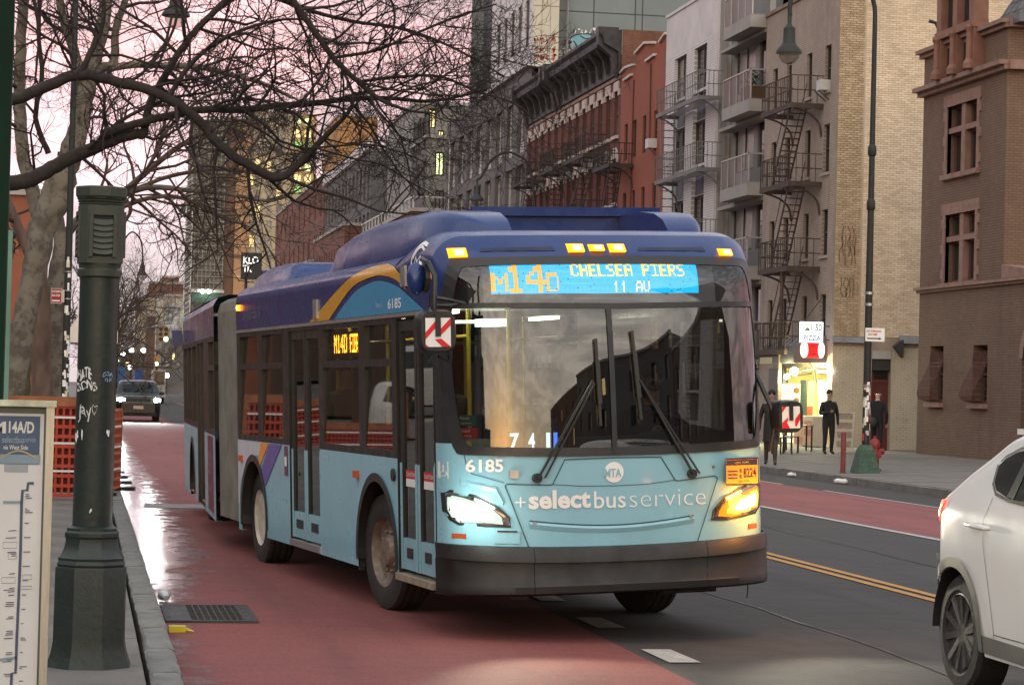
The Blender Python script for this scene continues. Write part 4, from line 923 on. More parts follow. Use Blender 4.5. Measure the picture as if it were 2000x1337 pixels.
# --- interior
ILT = emit('saloon_light', (1, .96, .66), 8); POLE = mat('pole_yellow', (.62, .50, .05), .35, var=.05); SEAT = mat('seat_blue', (.03, .05, .11), .7); INT = mat('saloon_grey', (.20, .20, .19), .7); 
q = MB(); q.box(.55, BW - .55, .55, 8.1, .37, .39); q.box(.08, .549, 3.1, 6.8, .371, .389); q.box(.08, .549, .7, 1.7, .371, .389); bp(q, 'saloon_floor', mat('floor_dark', (.06, .06, .07), .6)); q = MB(); q.box(.12, BW - .12, 1.1, 8.1, 2.43, 2.46); bp(q, 'saloon_ceiling', mat('ceiling_grey', (.42, .42, .38), .6))
for v, a, b in ((.42, 1.65, 2.2), (.42, 3.3, 3.9), (.42, 5.2, 5.9), (2.05, 4.0, 4.6)):
    q = MB(); q.box(v, v + .10, a, b, 2.40, 2.425); bp(q, 'saloon_lamp', ILT)
q = MB(); q.box(.35, .80, 1.32, 1.40, 2.315, 2.335); bp(q, 'saloon_lamp', ILT); q = MB(); q.box(.78, 1.0, 1.9, 2.1, 2.30, 2.36); bp(q, 'saloon_lamp', emit('panel_light', (.8, 1, .95), 4))
for x0, x1, a, b in ((BW - .10, BW - .06, 3.1, 6.8), (.06, .10, 3.1, 4.3), (.06, .10, 5.7, 6.8)): q = MB(); q.box(x0, x1, a, b, .4, 1.3); bp(q, 'saloon_lining', INT)
for v, u in ((.62, 1.75), (.80, 2.9), (.62, 4.3), (1.85, 2.6), (1.85, 4.2), (.62, 5.7), (.8, 7.0), (1.85, 6.0), (.40, 1.70), (1.0, 1.9)):
    q = MB(); q.tube([(v, u, .39), (v, u, 1.6), (v, u, 2.43)], .018, 8); bp(q, 'grab_pole', POLE, 60)
for v in (.62, 1.85): q = MB(); q.tube([(v, 1.75, 2.22), (v, 8.0, 2.22)], .016, 8); bp(q, 'grab_pole', POLE, 60)
q = MB(); q.tube([(.2, 1.72, 1.55), (.42, 1.72, 1.56), (.62, 1.74, 1.55)], .02, 8); q.tube([(.3, 2.3, 1.72), (.7, 2.3, 1.72), (.8, 2.35, 1.6)], .02, 8); bp(q, 'grab_pole', POLE, 60)
seatm = None
for v in (.14, .58, 1.55, 2.0):
    for u in (3.2, 4.0, 6.0, 6.8, 7.5):
        if v < 1 and 4.1 < u < 5.8: continue
        if v < 1 and u < 3.0: continue
        if seatm is None:
            q = MB(); q.box(0, .40, 0, .40, .40, .46); q.prism([(0, .40), (.07, .40), (.15, 1.08), (.10, 1.10)], lambda a, b: (0, .38 + a, b), lambda a, b: (.40, .38 + a, b)); q.box(.15, .25, .15, .25, 0, .40); seatm = q.mesh('passenger_seat', SEAT)
        link('passenger_seat', seatm, BUS, (v, u, .39), local=True)
q = MB(); q.grid(lambda v, t: (v, nose(v, 1.4) + .06 + .55 * t, 1.34 + .10 * math.sin(pi * t * .6) + (.10 * max(0, 1 - abs(v - 1.95) / .5) * math.sin(pi * t))), [.1 + 2.34 * i / 20 for i in range(21)], [i / 8 for i in range(9)]); bp(q, 'dashboard', mat('dash_black', (.014, .014, .015), .6), 50)
q = MB(); q.box(.12, 2.42, .75, .80, .39, 1.36); bp(q, 'dashboard', MATS['dash_black'])
q = MB(); R_ = .23; q.tube([Vector((1.93 + R_ * math.cos(t), .92 + R_ * .55 * math.sin(t), 1.48 + R_ * .45 * math.sin(t))) for t in [2 * pi * i / 24 for i in range(25)]], .014, 6); bp(q, 'steering_wheel', BLK, 60)
q = MB(); q.box(1.70, 2.20, 1.46, 1.58, 1.0, 2.02); q.box(1.70, 2.20, 1.10, 1.5, .85, 1.0); bp(q, 'driver_seat', SEAT)
q = MB(); q.box(1.38, 1.42, 1.1, 1.8, .4, 2.1); q.box(1.42, 2.4, 1.78, 1.82, .4, 2.1); bp(q, 'driver_screen', mat('cab_black', (.02, .02, .02), .4))
# small things behind the windscreen, flat print
for (v0, v1, w0, w1, s, m, tcol) in ((.43, .50, 1.375, 1.49, '7', emit('clock_dark', (.12, .16, .16), 1), 0), (.56, .61, 1.375, 1.49, '4', MATS['clock_dark'], 0), (.69, .72, 1.375, 1.49, '1', MATS['clock_dark'], 0)):
    q = MB(); q.box(v0 - .02, v1 + .02, nose(v0, 1.4) + .03, nose(v0, 1.4) + .04, w0 - .01, w1 + .01); o = bp(q, 'number_board', mat('board_black', (.02, .02, .02), .5)); q = MB(); letter(q, s, v0, v1, w0, w1, lambda a, b: (a, nose(v0, 1.4) + .026, b), .03); bp(q, 'board_digit', emit('digit_white', (.7, .9, 1), 1.6), None, o)
q = MB(); q.quad((.745, nose(.75, 1.4) + .03, 1.375), (.775, nose(.75, 1.4) + .03, 1.375), (.775, nose(.75, 1.4) + .03, 1.49), (.745, nose(.75, 1.4) + .03, 1.49)); bp(q, 'number_board', emit('digit_blue', (.1, .25, 1), 1.6))
SV = lambda d: (lambda a, b: FN(-.012 - d)(a, b))
for b0, b1, m, s1, s2 in ((1.545, 1.625, mat('sticker_teal', (.02, .12, .12), .4), 'Ready', 'tap here'), (1.455, 1.535, MATS['sticker_red'], 'Board', 'front')):
    q = MB(); q.grid(SV(0), [.095, .15, .215], [b0, b1]); o = bp(q, 'window_sticker', m); q = MB(); letter(q, s1, .108, .165, b0 + .045, b0 + .068, SV(-.002)); letter(q, s2, .108, .175, b0 + .012, b0 + .030, SV(-.002)); bp(q, 'sticker_print', BWHITE, None, o)
q = MB(); q.poly([SV(0)(.155 + .022 * math.cos(t), 1.41 + .03 * math.sin(t)) for t in [2 * pi * i / 14 for i in range(14)]]); bp(q, 'window_sticker', mat('sticker_tan', (.75, .5, .2), .5))
# amber side sign behind the first pair of windows
q = MB(); q.box(.07, .10, 2.97, 4.06, 2.075, 2.30); o = bp(q, 'side_sign', mat('sign_black', (.02, .015, .01), .5))
q = MB(); lit[:] = 0; stamp('M14D', 1, 2, 2, 2, 2, 1); stamp('PIERS', 58, 2, 1.3, 2, 1, 1)
for r in range(18):
    for c in range(100):
        if lit[r, c]: uu, ww = 4.02 - c * .0102, 2.285 - r * .0112; q.quad((.064, uu, ww), (.064, uu - .009, ww), (.064, uu - .009, ww + .0098), (.064, uu, ww + .0098))
bp(q, 'sign_leds', emit('led_amber', (1, .38, .02), 9), None, o)
# ------------------------------------------------------------------ street furniture on the near pavement
GREEN = mat('green_enamel', (.011, .020, .016), .42, var=.25, vs=3, bump=.15, bs=25, dirt=.25); GREENP = mat('pale_green_enamel', (.034, .044, .032), .5, var=.2, vs=4, bump=.15, bs=25, dirt=.3)
GRAF = mat('marker_white', (.62, .64, .62), .7); GRAFB = mat('marker_blue', (.22, .38, .52), .7); BLACKP = mat('black_pole', (.010, .012, .011), .6, var=.2, vs=5, bump=.1)
PXC, PYC = .075, 14.02
T = thing('cast_iron_pillar', 'thick dark green octagonal cast iron pillar with louvred head and white scribbles at the kerb', 'pillar', (PXC, PYC, .15))
pz = lambda y: at(190, y, Y=PYC - .14)[2]
S8 = 1 / math.cos(pi / 8)
q = MB(); q.lathe([(r * S8, z) for r, z in ((.240, .15), (.232, .175), (.212, .24), (.203, .30), (.200, pz(1112)), (.196, pz(1108)))], (PXC, PYC, 0), 8, 0, ph=.42, cap=True); q.build('base', GREEN, T, 25)
q = MB(); q.lathe([(r * S8, z) for r, z in ((.188, pz(1108)), (.192, pz(1103)), (.184, pz(1096)), (.187, pz(1091)), (.172, pz(1086)), (.155, pz(1072)), (.147, pz(1058)), (.147, pz(1053)), (.153, pz(1049)), (.152, pz(1042)), (.142, pz(1038)), (.142, pz(1033)), (.118, pz(1029)))], (PXC, PYC, 0), 8, 0, ph=.42); q.build('plinth', GREEN, T, 25)
q = MB(); q.lathe([(.116, pz(1030)), (.114, pz(800)), (.112, pz(541))], (PXC, PYC, 0), 36); shaft = q.build('shaft', GREEN, T, 60)
q = MB(); q.lathe([(.112, pz(541)), (.128, pz(538)), (.130, pz(526)), (.120, pz(522)), (.124, pz(512))], (PXC, PYC, 0), 36); q.build('collar', GREENP, T, 40)
hz0, hz1 = pz(513), pz(399)
q = MB(); cut = .036; a = .124
octo = [(-a + cut, -a), (a - cut, -a), (a, -a + cut), (a, a - cut), (a - cut, a), (-a + cut, a), (-a, a - cut), (-a, -a + cut)]
rot = math.radians(6); rp = lambda x, y: (PXC + x * math.cos(rot) - y * math.sin(rot), PYC + x * math.sin(rot) + y * math.cos(rot))
q.prism(octo, lambda x, y: (*rp(x * 1.0, y), hz0), lambda x, y: (*rp(x * 1.01, y * 1.01), hz1)); q.build('head', GREENP, T)
for f in range(4):
    an = rot + f * pi / 2
    def hp(x, d, z, an=an): return (PXC + x * math.cos(an) + (a + d) * math.sin(an), PYC + x * math.sin(an) - (a + d) * math.cos(an), z)
    q = MB(); b0, b1 = hz0 + .05, hz1 - .035
    for x0, x1, z0, z1 in ((-.08, -.058, b0 - .015, b1), (.058, .08, b0 - .015, b1), (-.058, .058, b1 - .025, b1)):
        q.prism([(x0, z0), (x1, z0), (x1, z1), (x0, z1)], lambda x, z: hp(x, -.002, z), lambda x, z: hp(x, .014, z))
    q.build('louvre_frame', GREENP, T)
    q = MB(); q.quad(hp(-.058, .002, b0 - .012), hp(.058, .002, b0 - .012), hp(.058, .002, b1 - .02), hp(-.058, .002, b1 - .02)); q.build('louvre_back', DARK, T)
    for k in range(6):
        z = b0 + .008 + k * (b1 - b0 - .05) / 6; q = MB(); n = 9; h = .030; cur = lambda i: .008 * (1 - (2 * i / n - 1) ** 2)
        for i in range(n):
            xa, xb = -.056 + .112 * i / n, -.056 + .112 * (i + 1) / n
            q.quad(hp(xa, .016, z - cur(i)), hp(xb, .016, z - cur(i + 1)), hp(xb, .004, z + h - cur(i + 1) * .6), hp(xa, .004, z + h - cur(i) * .6)); q.quad(hp(xa, .016, z - cur(i)), hp(xa, .003, z - cur(i)), hp(xb, .003, z - cur(i + 1)), hp(xb, .016, z - cur(i + 1)))
        q.build('slat', GREENP, T, 60)
q = MB(); q.lathe([(.128, hz1 - .002), (.134, pz(396)), (.128, pz(394)), (.138, pz(391)), (.133, pz(389)), (.143, pz(386)), (.137, pz(384))], (PXC, PYC, 0), 36, cap=False); q.build('ring_moulding', GREENP, T, 40)
q = MB(); q.lathe([(r * S8, z) for r, z in ((.140, pz(384)), (.145, pz(381)), (.146, pz(364)), (.138, pz(362)))], (PXC, PYC, 0), 8, ph=.42); q.build('cap', GREENP, T, 25)
def cyl(px0, px1, y0, y1, R=.116):
    """placement on the round shaft of a rectangle given by its corners in the survey"""
    py_ = y0; x0, x1 = at(px0, 780, Y=PYC - .1)[0] - PXC, at(px1, 780, Y=PYC - .1)[0] - PXC; z0, z1 = pz(y1), pz(y0)
    def fn(a_, b_):
        a_, b_ = a_ + .06 * math.sin(6 * b_ + px0), b_ + .16 * math.sin(8 * a_ + py_ * .3) + .12 * a_; x = max(-.113, min(.113, x0 + (x1 - x0) * a_)); return (PXC + x, PYC - math.sqrt(R * R - x * x), z0 + (z1 - z0) * b_)
    return fn
for s, box, m, bo in (('HATE', (150, 177, 720, 742), GRAF, .02), ('SONS', (150, 188, 745, 763), GRAF, .02), ('Jay', (152, 180, 792, 822), GRAF, .0), ('GSA', (199, 221, 726, 735), GRAFB, .0), ('ok', (204, 219, 736, 745), GRAFB, 0)):
    q = MB(); letter(q, s, 0, 1, 0, 1, cyl(*box), bo); q.build('scribble', m, shaft)
q = MB(); q.ribbon([(.5, .0), (.1, .5), (0, .8), (.2, 1), (.5, .75), (.8, 1), (1, .8), (.9, .5), (.5, 0)], cyl(180, 190, 792, 812), .07); q.build('scribble', GRAF, shaft)
for box in ((146, 156, 842, 866), (209, 217, 838, 853), (160, 164, 838, 860), (180, 186, 993, 1003)):
    q = MB(); r = random.Random(box[0]); q.poly([cyl(*box)(.5 + (.35 + .15 * r.random()) * math.cos(t), .5 + (.3 + .2 * r.random()) * math.sin(t)) for t in [2 * pi * i / 11 for i in range(11)]]); q.build('torn_sticker', BWHITE, shaft)

# bus stop panel, at the left edge
STEEL = mat('brushed_steel', (.36, .37, .35), .32, .85, var=.2, vs=6, stretch=(1, 1, .1), bump=.08, dirt=.3); PGY = 11.0
T = thing('bus_stop_panel', 'steel framed bus route panel with a blue header and route map at the left edge', 'sign', (-.5, PGY, .15))
pc = lambda px, py, d=0: at(px, py, Y=PGY + d)
ptl, ptr = pc(-260, 786), pc(107, 786)
xr = pc(101, 1000)[0]; zt = ptr[2]; zb_ = .22
for x in (xr, xr - .864): q = MB(); q.box(x - .036, x, PGY - .03, PGY + .06, .15, zt - .02); q.build('frame', STEEL, T)
q = MB(); q.box(xr - .91, xr + .008, PGY - .05, PGY + .08, zt - .02, zt + .008); q.build('top_rail', mat('pale_green_rail', (.44, .47, .36), .45, .3, var=.3, vs=12, dirt=.5), T)
q = MB(); q.box(xr - .864, xr - .036, PGY + .005, PGY + .05, .3, zt - .02); q.build('back_board', mat('panel_green_grey', (.10, .14, .125), .4, var=.15), T)
po_x1 = pc(84, 900)[0]; po_z1 = pc(40, 807)[2]; po_x0 = xr - .84
POST = mat('poster_paper', (.78, .76, .78), .5, var=.06); PB = mat('poster_blue', (.045, .085, .19), .45, var=.15, vs=6); PLB = mat('poster_pale_blue', (.24, .34, .44), .5); PIN = mat('poster_ink', (.06, .08, .16), .5)
q = MB(); q.quad((po_x0, PGY, .35), (po_x1, PGY, .35), (po_x1, PGY, po_z1), (po_x0, PGY, po_z1)); poster = q.build('poster', POST, T)
def prect(x0, y0, x1, y1, m, d=.002, name='poster_print', par=None):
    A, B = pc(x0, y1, -d), pc(x1, y0, -d); q = MB(); q.quad((A[0], PGY - d, A[2]), (B[0], PGY - d, A[2]), (B[0], PGY - d, B[2]), (A[0], PGY - d, B[2])); return q.build(name, m, poster)
prect(-180, 813, 79, 902, PB); prect(-180, 888, 79, 901, PLB, .003)
q = MB(); q.ribbon([(x, 888 + 8 * math.cos((x - 36) / 48 * pi) * (-1)) for x in range(-60, 80, 5)], lambda x, y: (pc(x, y, -.005)[0], PGY - .005, pc(x, y, -.005)[2]), 3); q.build('poster_print', mat('poster_gold', (.5, .38, .2), .5), poster)
def ptxt(s, x0, y0, x1, y1, m, bold=0, d=.004):
    A, B = pc(x0, y1, -d), pc(x1, y0, -d); q = MB(); letter(q, s, 0, 1, 0, 1, lambda a_, b_: (A[0] + (B[0] - A[0]) * a_, PGY - d, A[2] + (B[2] - A[2]) * b_), bold); return q.build('poster_lettering', m, poster)
ptxt('14A/D', 17, 823, 67, 845, BWHITE, .03); ptxt('M', -20, 823, 12, 845, BWHITE, .03); ptxt('selectbus', 4, 852, 48, 864, mat('poster_faint', (.30, .38, .48), .5), .01); ptxt('service', 49, 853, 70, 863, MATS['poster_faint']); ptxt('via West Side', 6, 869, 55, 877, BWHITE, .01)
prect(8, 907, 55, 921, mat('poster_lilac', (.38, .40, .46), .5), .002)
path = [(66, 943), (55, 943), (53, 957), (44, 957), (42, 985), (40, 1080), (37, 1150), (33, 1240), (31, 1300), (30, 1313), (23, 1314), (21, 1345), (18, 1480)]
def pfn(x, y): p = pc(x, y, -.004); return (p[0], PGY - .004, p[2])
q = MB(); q.ribbon(path, pfn, 5.5); q.build('route_line', PIN, poster)
for (pa) in ([(6, 980), (42, 980)], [(-20, 1290), (32, 1283)]): q = MB(); q.ribbon(pa, pfn, 5); q.build('route_line', PLB, poster)
r = random.Random(5); q = MB()
for y in range(965, 1480, 14):
    xm = 42 - (y - 985) * .035
    if y % 4 < 3:
        for k in range(r.randint(1, 3)): w = r.uniform(4, 16); q.ribbon([(xm + 7, y + k * 3.6), (xm + 7 + w, y + k * 3.6 - .3)], pfn, 1.7)
    if r.random() < .55:
        for k in range(r.randint(1, 3)): w = r.uniform(8, 22); q.ribbon([(xm - 8 - w, y + k * 3.6 + 1), (xm - 8, y + k * 3.6)], pfn, 1.6)
q.build('poster_print', PIN, poster)
q = MB()
for (x0, y0, x1, y1) in ((6, 1058, 33, 1070), (16, 1079, 32, 1091), (3, 1127, 30, 1138), (44, 1122, 62, 1131), (42, 1144, 62, 1150)): q.ribbon([(x0, y0), (x1, y0 - .5), (x1, y1 - .5), (x0, y1)], pfn, .8, closed=True)
q.build('poster_print', PIN, poster)
q = MB(); q.quad((xr - .86, PGY - .012, .32), (xr - .04, PGY - .012, .32), (xr - .04, PGY - .012, zt - .03), (xr - .86, PGY - .012, zt - .03)); q.build('cover_glass', glass('panel_glass', (.9, .92, .91), .03, .03), T)

# green post and lattice at the very left edge
T = thing('green_post', 'tall dark green square post cut by the left edge of the picture', 'post', (-.4, 12.2, .15))
xe = at(22, 200, Y=12.2)[0]; q = MB(); q.box(xe - .16, xe, 12.2, 12.36, .15, 6.0); q.build('shaft', mat('post_green', (.004, .020, .011), .8, var=.2, spec=.2), T); q = MB(); q.box(xe - .20, xe + .005, 12.16, 12.40, .15, .30); q.build('foot', MATS['post_green'], T)
T = thing('lattice_panel', 'pale green wire lattice behind the green post at the left edge', 'lattice', (-.9, 20, .15)); xl = at(16, 600, Y=20)[0]
q = MB(); z0, z1 = .15, at(10, 450, Y=20)[2]
for i in range(14): q.box(xl - 1.2 + .09 * i, xl - 1.19 + .09 * i, 20, 20.012, z0, z1)
for i in range(22): q.box(xl - 1.2, xl, 19.99, 20.0, z0 + (z1 - z0) * i / 21 - .006, z0 + (z1 - z0) * i / 21 + .006)
q.build('wires', mat('lattice_green', (.10, .22, .17), .5, var=.2), T); q = MB(); q.box(xl - .02, xl + .02, 19.98, 20.03, z0, z1); q.build('edge_bar', MATS['lattice_green'], T)

# ------------------------------------------------------------------ lamp posts
GLOBE = glass('lamp_globe', (.75, .73, .70), .10, .1)
def bell(mbx, c, s=1.0):
    """bell-shaped luminaire hanging at c (top of the fitting)"""
    x, y, z = c
    mbx.lathe([(.03 * s, z), (.05 * s, z - .06 * s), (.045 * s, z - .20 * s), (.07 * s, z - .24 * s), (.13 * s, z - .30 * s), (.14 * s, z - .62 * s), (.18 * s, z - .68 * s), (.28 * s, z - .80 * s), (.29 * s, z - .86 * s), (.24 * s, z - .87 * s)], (x, y, 0), 20)
def lamppost(label, base, arm, top_r, lum, base_fn=None, name='street_lamp', m=BLACKP, r0=.085, joints=(), group='bell street lamps along the street', s=1.0):
    T = thing(name, label, 'street lamp', base, group)
    q = MB(); pole = [Vector(base), Vector((base[0], base[1], base[2] + (arm[0][2] - base[2]) * .4)), Vector((base[0], base[1], base[2] + (arm[0][2] - base[2]) * .75)), Vector(arm[0])]
    q.tube(pole, [r0, r0 * .93, r0 * .72, r0 * .62], 14)
    for z in joints: q.lathe([(r0 * .9, z - .12), (r0 * 1.12, z - .08), (r0 * 1.12, z + .08), (r0 * .8, z + .14)], (base[0], base[1], 0), 14)
    q.build('pole', m, T, 50)
    q = MB(); q.tube(spl([tuple(a) for a in arm], 6), r0 * .60, 10); q.build('arm', m, T, 60)
    q = MB(); bell(q, lum, s); l = q.build('luminaire', m, T, 40)
    g = MB(); z = lum[2] - .86 * s; g.lathe([(.235 * s, z), (.22 * s, z - .10 * s), (.15 * s, z - .20 * s), (.05 * s, z - .25 * s), (.001, z - .255 * s)], (lum[0], lum[1], 0), 18, cap=False); g.build('globe', GLOBE, l, 60)
    if base_fn: base_fn(T)
    return T
LX0, LY0 = 17.03, 49.8; lz = zs(LX0)
def lampbase(T):
    q = MB(); h = .40; sq = [(-1, -1), (1, -1), (1, 1), (-1, 1)]; GP = mat('worn_green_paint', (.024, .070, .042), .65, var=.35, vs=9, bump=.3, dirt=.8, dirtcol=(.16, .17, .15))
    q.prism(sq, lambda a, b: (LX0 + a * .265, LY0 + b * .265, lz), lambda a, b: (LX0 + a * .155, LY0 + b * .155, lz + .52)); q.prism(sq, lambda a, b: (LX0 + a * .15, LY0 + b * .15, lz + .521), lambda a, b: (LX0 + a * .10, LY0 + b * .10, lz + .62)); q.build('base', GP, T)
    r = random.Random(2)
    for i in range(26):
        z = lz + r.uniform(.75, 2.0); th = r.uniform(-1.2, 1.2); w, h = r.uniform(.02, .05), r.uniform(.04, .16 if i < 6 else .09); R = .089
        q = MB(); f = lambda a, b: (LX0 + R * math.sin(th + a / R * .9), LY0 - R * math.cos(th + a / R * .9), z + b)
        q.grid(f, [-w, -w / 3, w / 3, w], [-h, h]); q.build('sticker', random.Random(i).choice([BWHITE, BWHITE, mat('sticker_grey', (.4, .4, .4), .6), mat('sticker_black', (.03, .03, .03), .5), MATS['sticker_red'], mat('sticker_cream', (.6, .55, .4), .6)]), T)
    for z in (3.9, 4.15, 2.1): q = MB(); q.lathe([(.098, z - .03), (.098, z + .03)], (LX0, LY0, 0), 16); q.build('clamp', STEEL, T)
lamppost('tall black lamp post on the worn green base beside the far kerb and red hydrant', (LX0, LY0, lz + .5), [(LX0, LY0, 10.1), (LX0 - .04, LY0, 10.6), (LX0 - .35, LY0, 11.25), (LX0 - .97, LY0, 11.55), (LX0 - 1.6, LY0, 11.25), (LX0 - 1.93, LY0, 10.6), (LX0 - 1.96, LY0, 10.2)], 0, (LX0 - 1.965, LY0, 10.22), lampbase, joints=(6.1, 7.3))
b1 = at(1047, 400, Y=94); e1 = at(932, 350, Y=94)
lamppost('second bell street lamp, its arched arm above the bus before the grey windowed house', (b1[0], 94, .2), [(b1[0], 94, 8.6)] + [at(x, y, Y=94) for x, y in ((1036, 330), (1010, 303), (985, 298), (958, 315), (940, 345))] + [e1], 0, e1, m=BLACKP)
YL = 36.6; b2 = at(140, 300, Y=YL); e2 = at(345, -18, Y=YL)
def polebits(T):
    r = random.Random(9)
    for i in range(34):
        y = r.uniform(650, 790) if i > 5 else r.uniform(480, 650); z = at(122, y, Y=YL)[2]; th = r.uniform(-.5, 1.2); w, h = r.uniform(.012, .03), r.uniform(.02, .06); R = .060
        q = MB(); f = lambda a, b: (b2[0] + R * math.sin(th + a / R), YL - R * math.cos(th + a / R), z + b); q.grid(f, [-w, 0, w], [-h, h]); q.build('sticker', r.choice([BWHITE, MATS['sticker_grey'], MATS['sticker_cream'], BWHITE]), T)
    for y in (530, 567, 583): z = at(122, y, Y=YL)[2]; q = MB(); q.lathe([(.063, z - .008), (.063, z + .008)], (b2[0], YL, 0), 14); q.build('clamp', STEEL, T)
lamppost('slim black lamp post behind the thick green pillar, a red parking sign clamped on it', (b2[0], YL, .15), [(b2[0], YL, 8.6), (b2[0] + .05, YL, 9.1), (b2[0] + .6, YL, 9.7), (b2[0] + 1.2, YL, 9.4), (e2[0], YL, e2[2] + .2)], 0, (e2[0], YL, e2[2] + .25), polebits, r0=.06, s=.75)
for px_l, y_l, Yd, lab in ((279, 508, 150, 'far bell street lamp in the pale sky right of the green pillar, higher of two'), (268, 582, 215, 'far bell street lamp over brown twigs right of the green pillar, lower of two')):
    c = at(px_l, y_l, Y=Yd); bx = at(233, y_l, Y=Yd)[0]
    lamppost(lab, (bx, Yd, .15), [(bx, Yd, c[2] + .3), (bx + .15, Yd, c[2] + 1.0), (bx + (c[0] - bx) * .5, Yd, c[2] + 1.75), (c[0] - .15, Yd, c[2] + 1.2), (c[0], Yd, c[2])], 0, c, r0=.09, s=1.1)
# signs on posts
def signplate(name, label, corners, m, prints, Y, cat='sign', mount=None):
    T = thing(name, label, cat, corners[0]); (x0, _, z0), (x1, _, z1) = corners; q = MB(); q.box(x0, x1, Y, Y + .004, z0, z1); q.build('plate', m, T)
    for fn, pm in prints:
        q = MB(); fn(q, lambda a, b: (x0 + (x1 - x0) * a, Y - .003, z0 + (z1 - z0) * b)); q.build('lettering', pm, T)
    if mount: q = MB(); q.box(*mount); q.build('bracket', STEEL, T)
    return T
A, B = at(1690, 666, Y=49.68), at(1728, 641, Y=49.68); SR = mat('sign_red', (.45, .03, .03), .5)
signplate('parking_sign', 'white NO PARKING sign with an arrow clamped on the far lamp post', ((A[0], 0, A[2]), (B[0], 0, B[2])), BWHITE, [(lambda q, f: (letter(q, 'NO PARKING', .06, .82, .68, .85, f, .02), letter(q, 'ANYTIME', .12, .62, .45, .60, f, .02)), SR), (lambda q, f: (q.ribbon([(.08, .22), (.72, .22)], f, .09), q.poly([f(.70, .12), f(.85, .22), f(.70, .32)])), mat('sign_ink', (.03, .03, .03), .5))], 49.68, mount=(A[0] + .05, A[0] + .12, 49.684, 49.74, A[2] + .05, B[2] - .05))
A, B = at(99, 592, Y=YL - .1), at(121, 563, Y=YL - .1)
signplate('parking_sign', 'small dark red parking sign clamped on the slim black lamp post by the trees', ((A[0], 0, A[2]), (B[0], 0, B[2])), mat('sign_dark_red', (.26, .015, .02), .5), [(lambda q, f: (letter(q, 'NO STANDING', .08, .9, .72, .86, f, .02), letter(q, 'BUS STOP', .12, .85, .46, .60, f, .02), q.ribbon([(.12, .18), (.85, .18)], f, .08), q.ribbon([(.02, .02), (.98, .02), (.98, .98), (.02, .98)], f, .03, closed=True)), BWHITE)], YL - .1, mount=(B[0] - .03, B[0] + .04, YL - .095, YL - .03, A[2] + .02, B[2] - .02))

# hydrant, bollard
HYR = mat('hydrant_red', (.22, .014, .012), .45, var=.25, vs=14, bump=.15, dirt=.4); hx, hy = at(1708, 905, Y=50.9)[0], 50.9; hz = zs(hx)
T = thing('fire_hydrant', 'red fire hydrant half hidden behind the green base of the far lamp post', 'hydrant', (hx, hy, hz))
q = MB(); q.lathe([(.15, hz), (.15, hz + .04), (.10, hz + .06), (.095, hz + .52), (.12, hz + .53), (.12, hz + .57)], (hx, hy, 0), 18); q.build('barrel', HYR, T, 40); q = MB(); q.lathe([(.125, hz + .57), (.12, hz + .62), (.09, hz + .69), (.035, hz + .73), (.03, hz + .78), (.001, hz + .785)], (hx, hy, 0), 18, cap=False); q.build('bonnet', HYR, T, 40)
for s in (-1, 1): q = MB(); q.lathe([(.055, s * .08), (.055, s * .15), (.07, s * .15), (.07, s * .20), (.03, s * .20), (.03, s * .23)], (hx, hy, hz + .44), 14, 0, 'x'); q.build('side_nozzle', HYR, T, 40)
q = MB(); q.lathe([(.075, -.08), (.075, -.16), (.095, -.16), (.095, -.22), (.04, -.22), (.04, -.25)], (hx, hy, hz + .36), 16, 0, 'y'); q.build('pumper_nozzle', HYR, T, 40)
bx_ = 16.55; bz = zs(bx_); BR = mat('bollard_red', (.16, .032, .028), .6, var=.3, vs=10, dirt=.4)
T = thing('bollard', 'rusty red steel pipe bollard on the far kerb in front of the standing man', 'bollard', (bx_, 49.9, bz)); q = MB(); q.lathe([(.057, bz), (.057, bz + .86), (.045, bz + .90), (.001, bz + .91)], (bx_, 49.9, 0), 16, cap=False); q.build('pipe', BR, T, 50); q = MB(); q.lathe([(.09, bz), (.09, bz + .02)], (bx_, 49.9, 0), 16); q.build('foot_plate', BR, T)

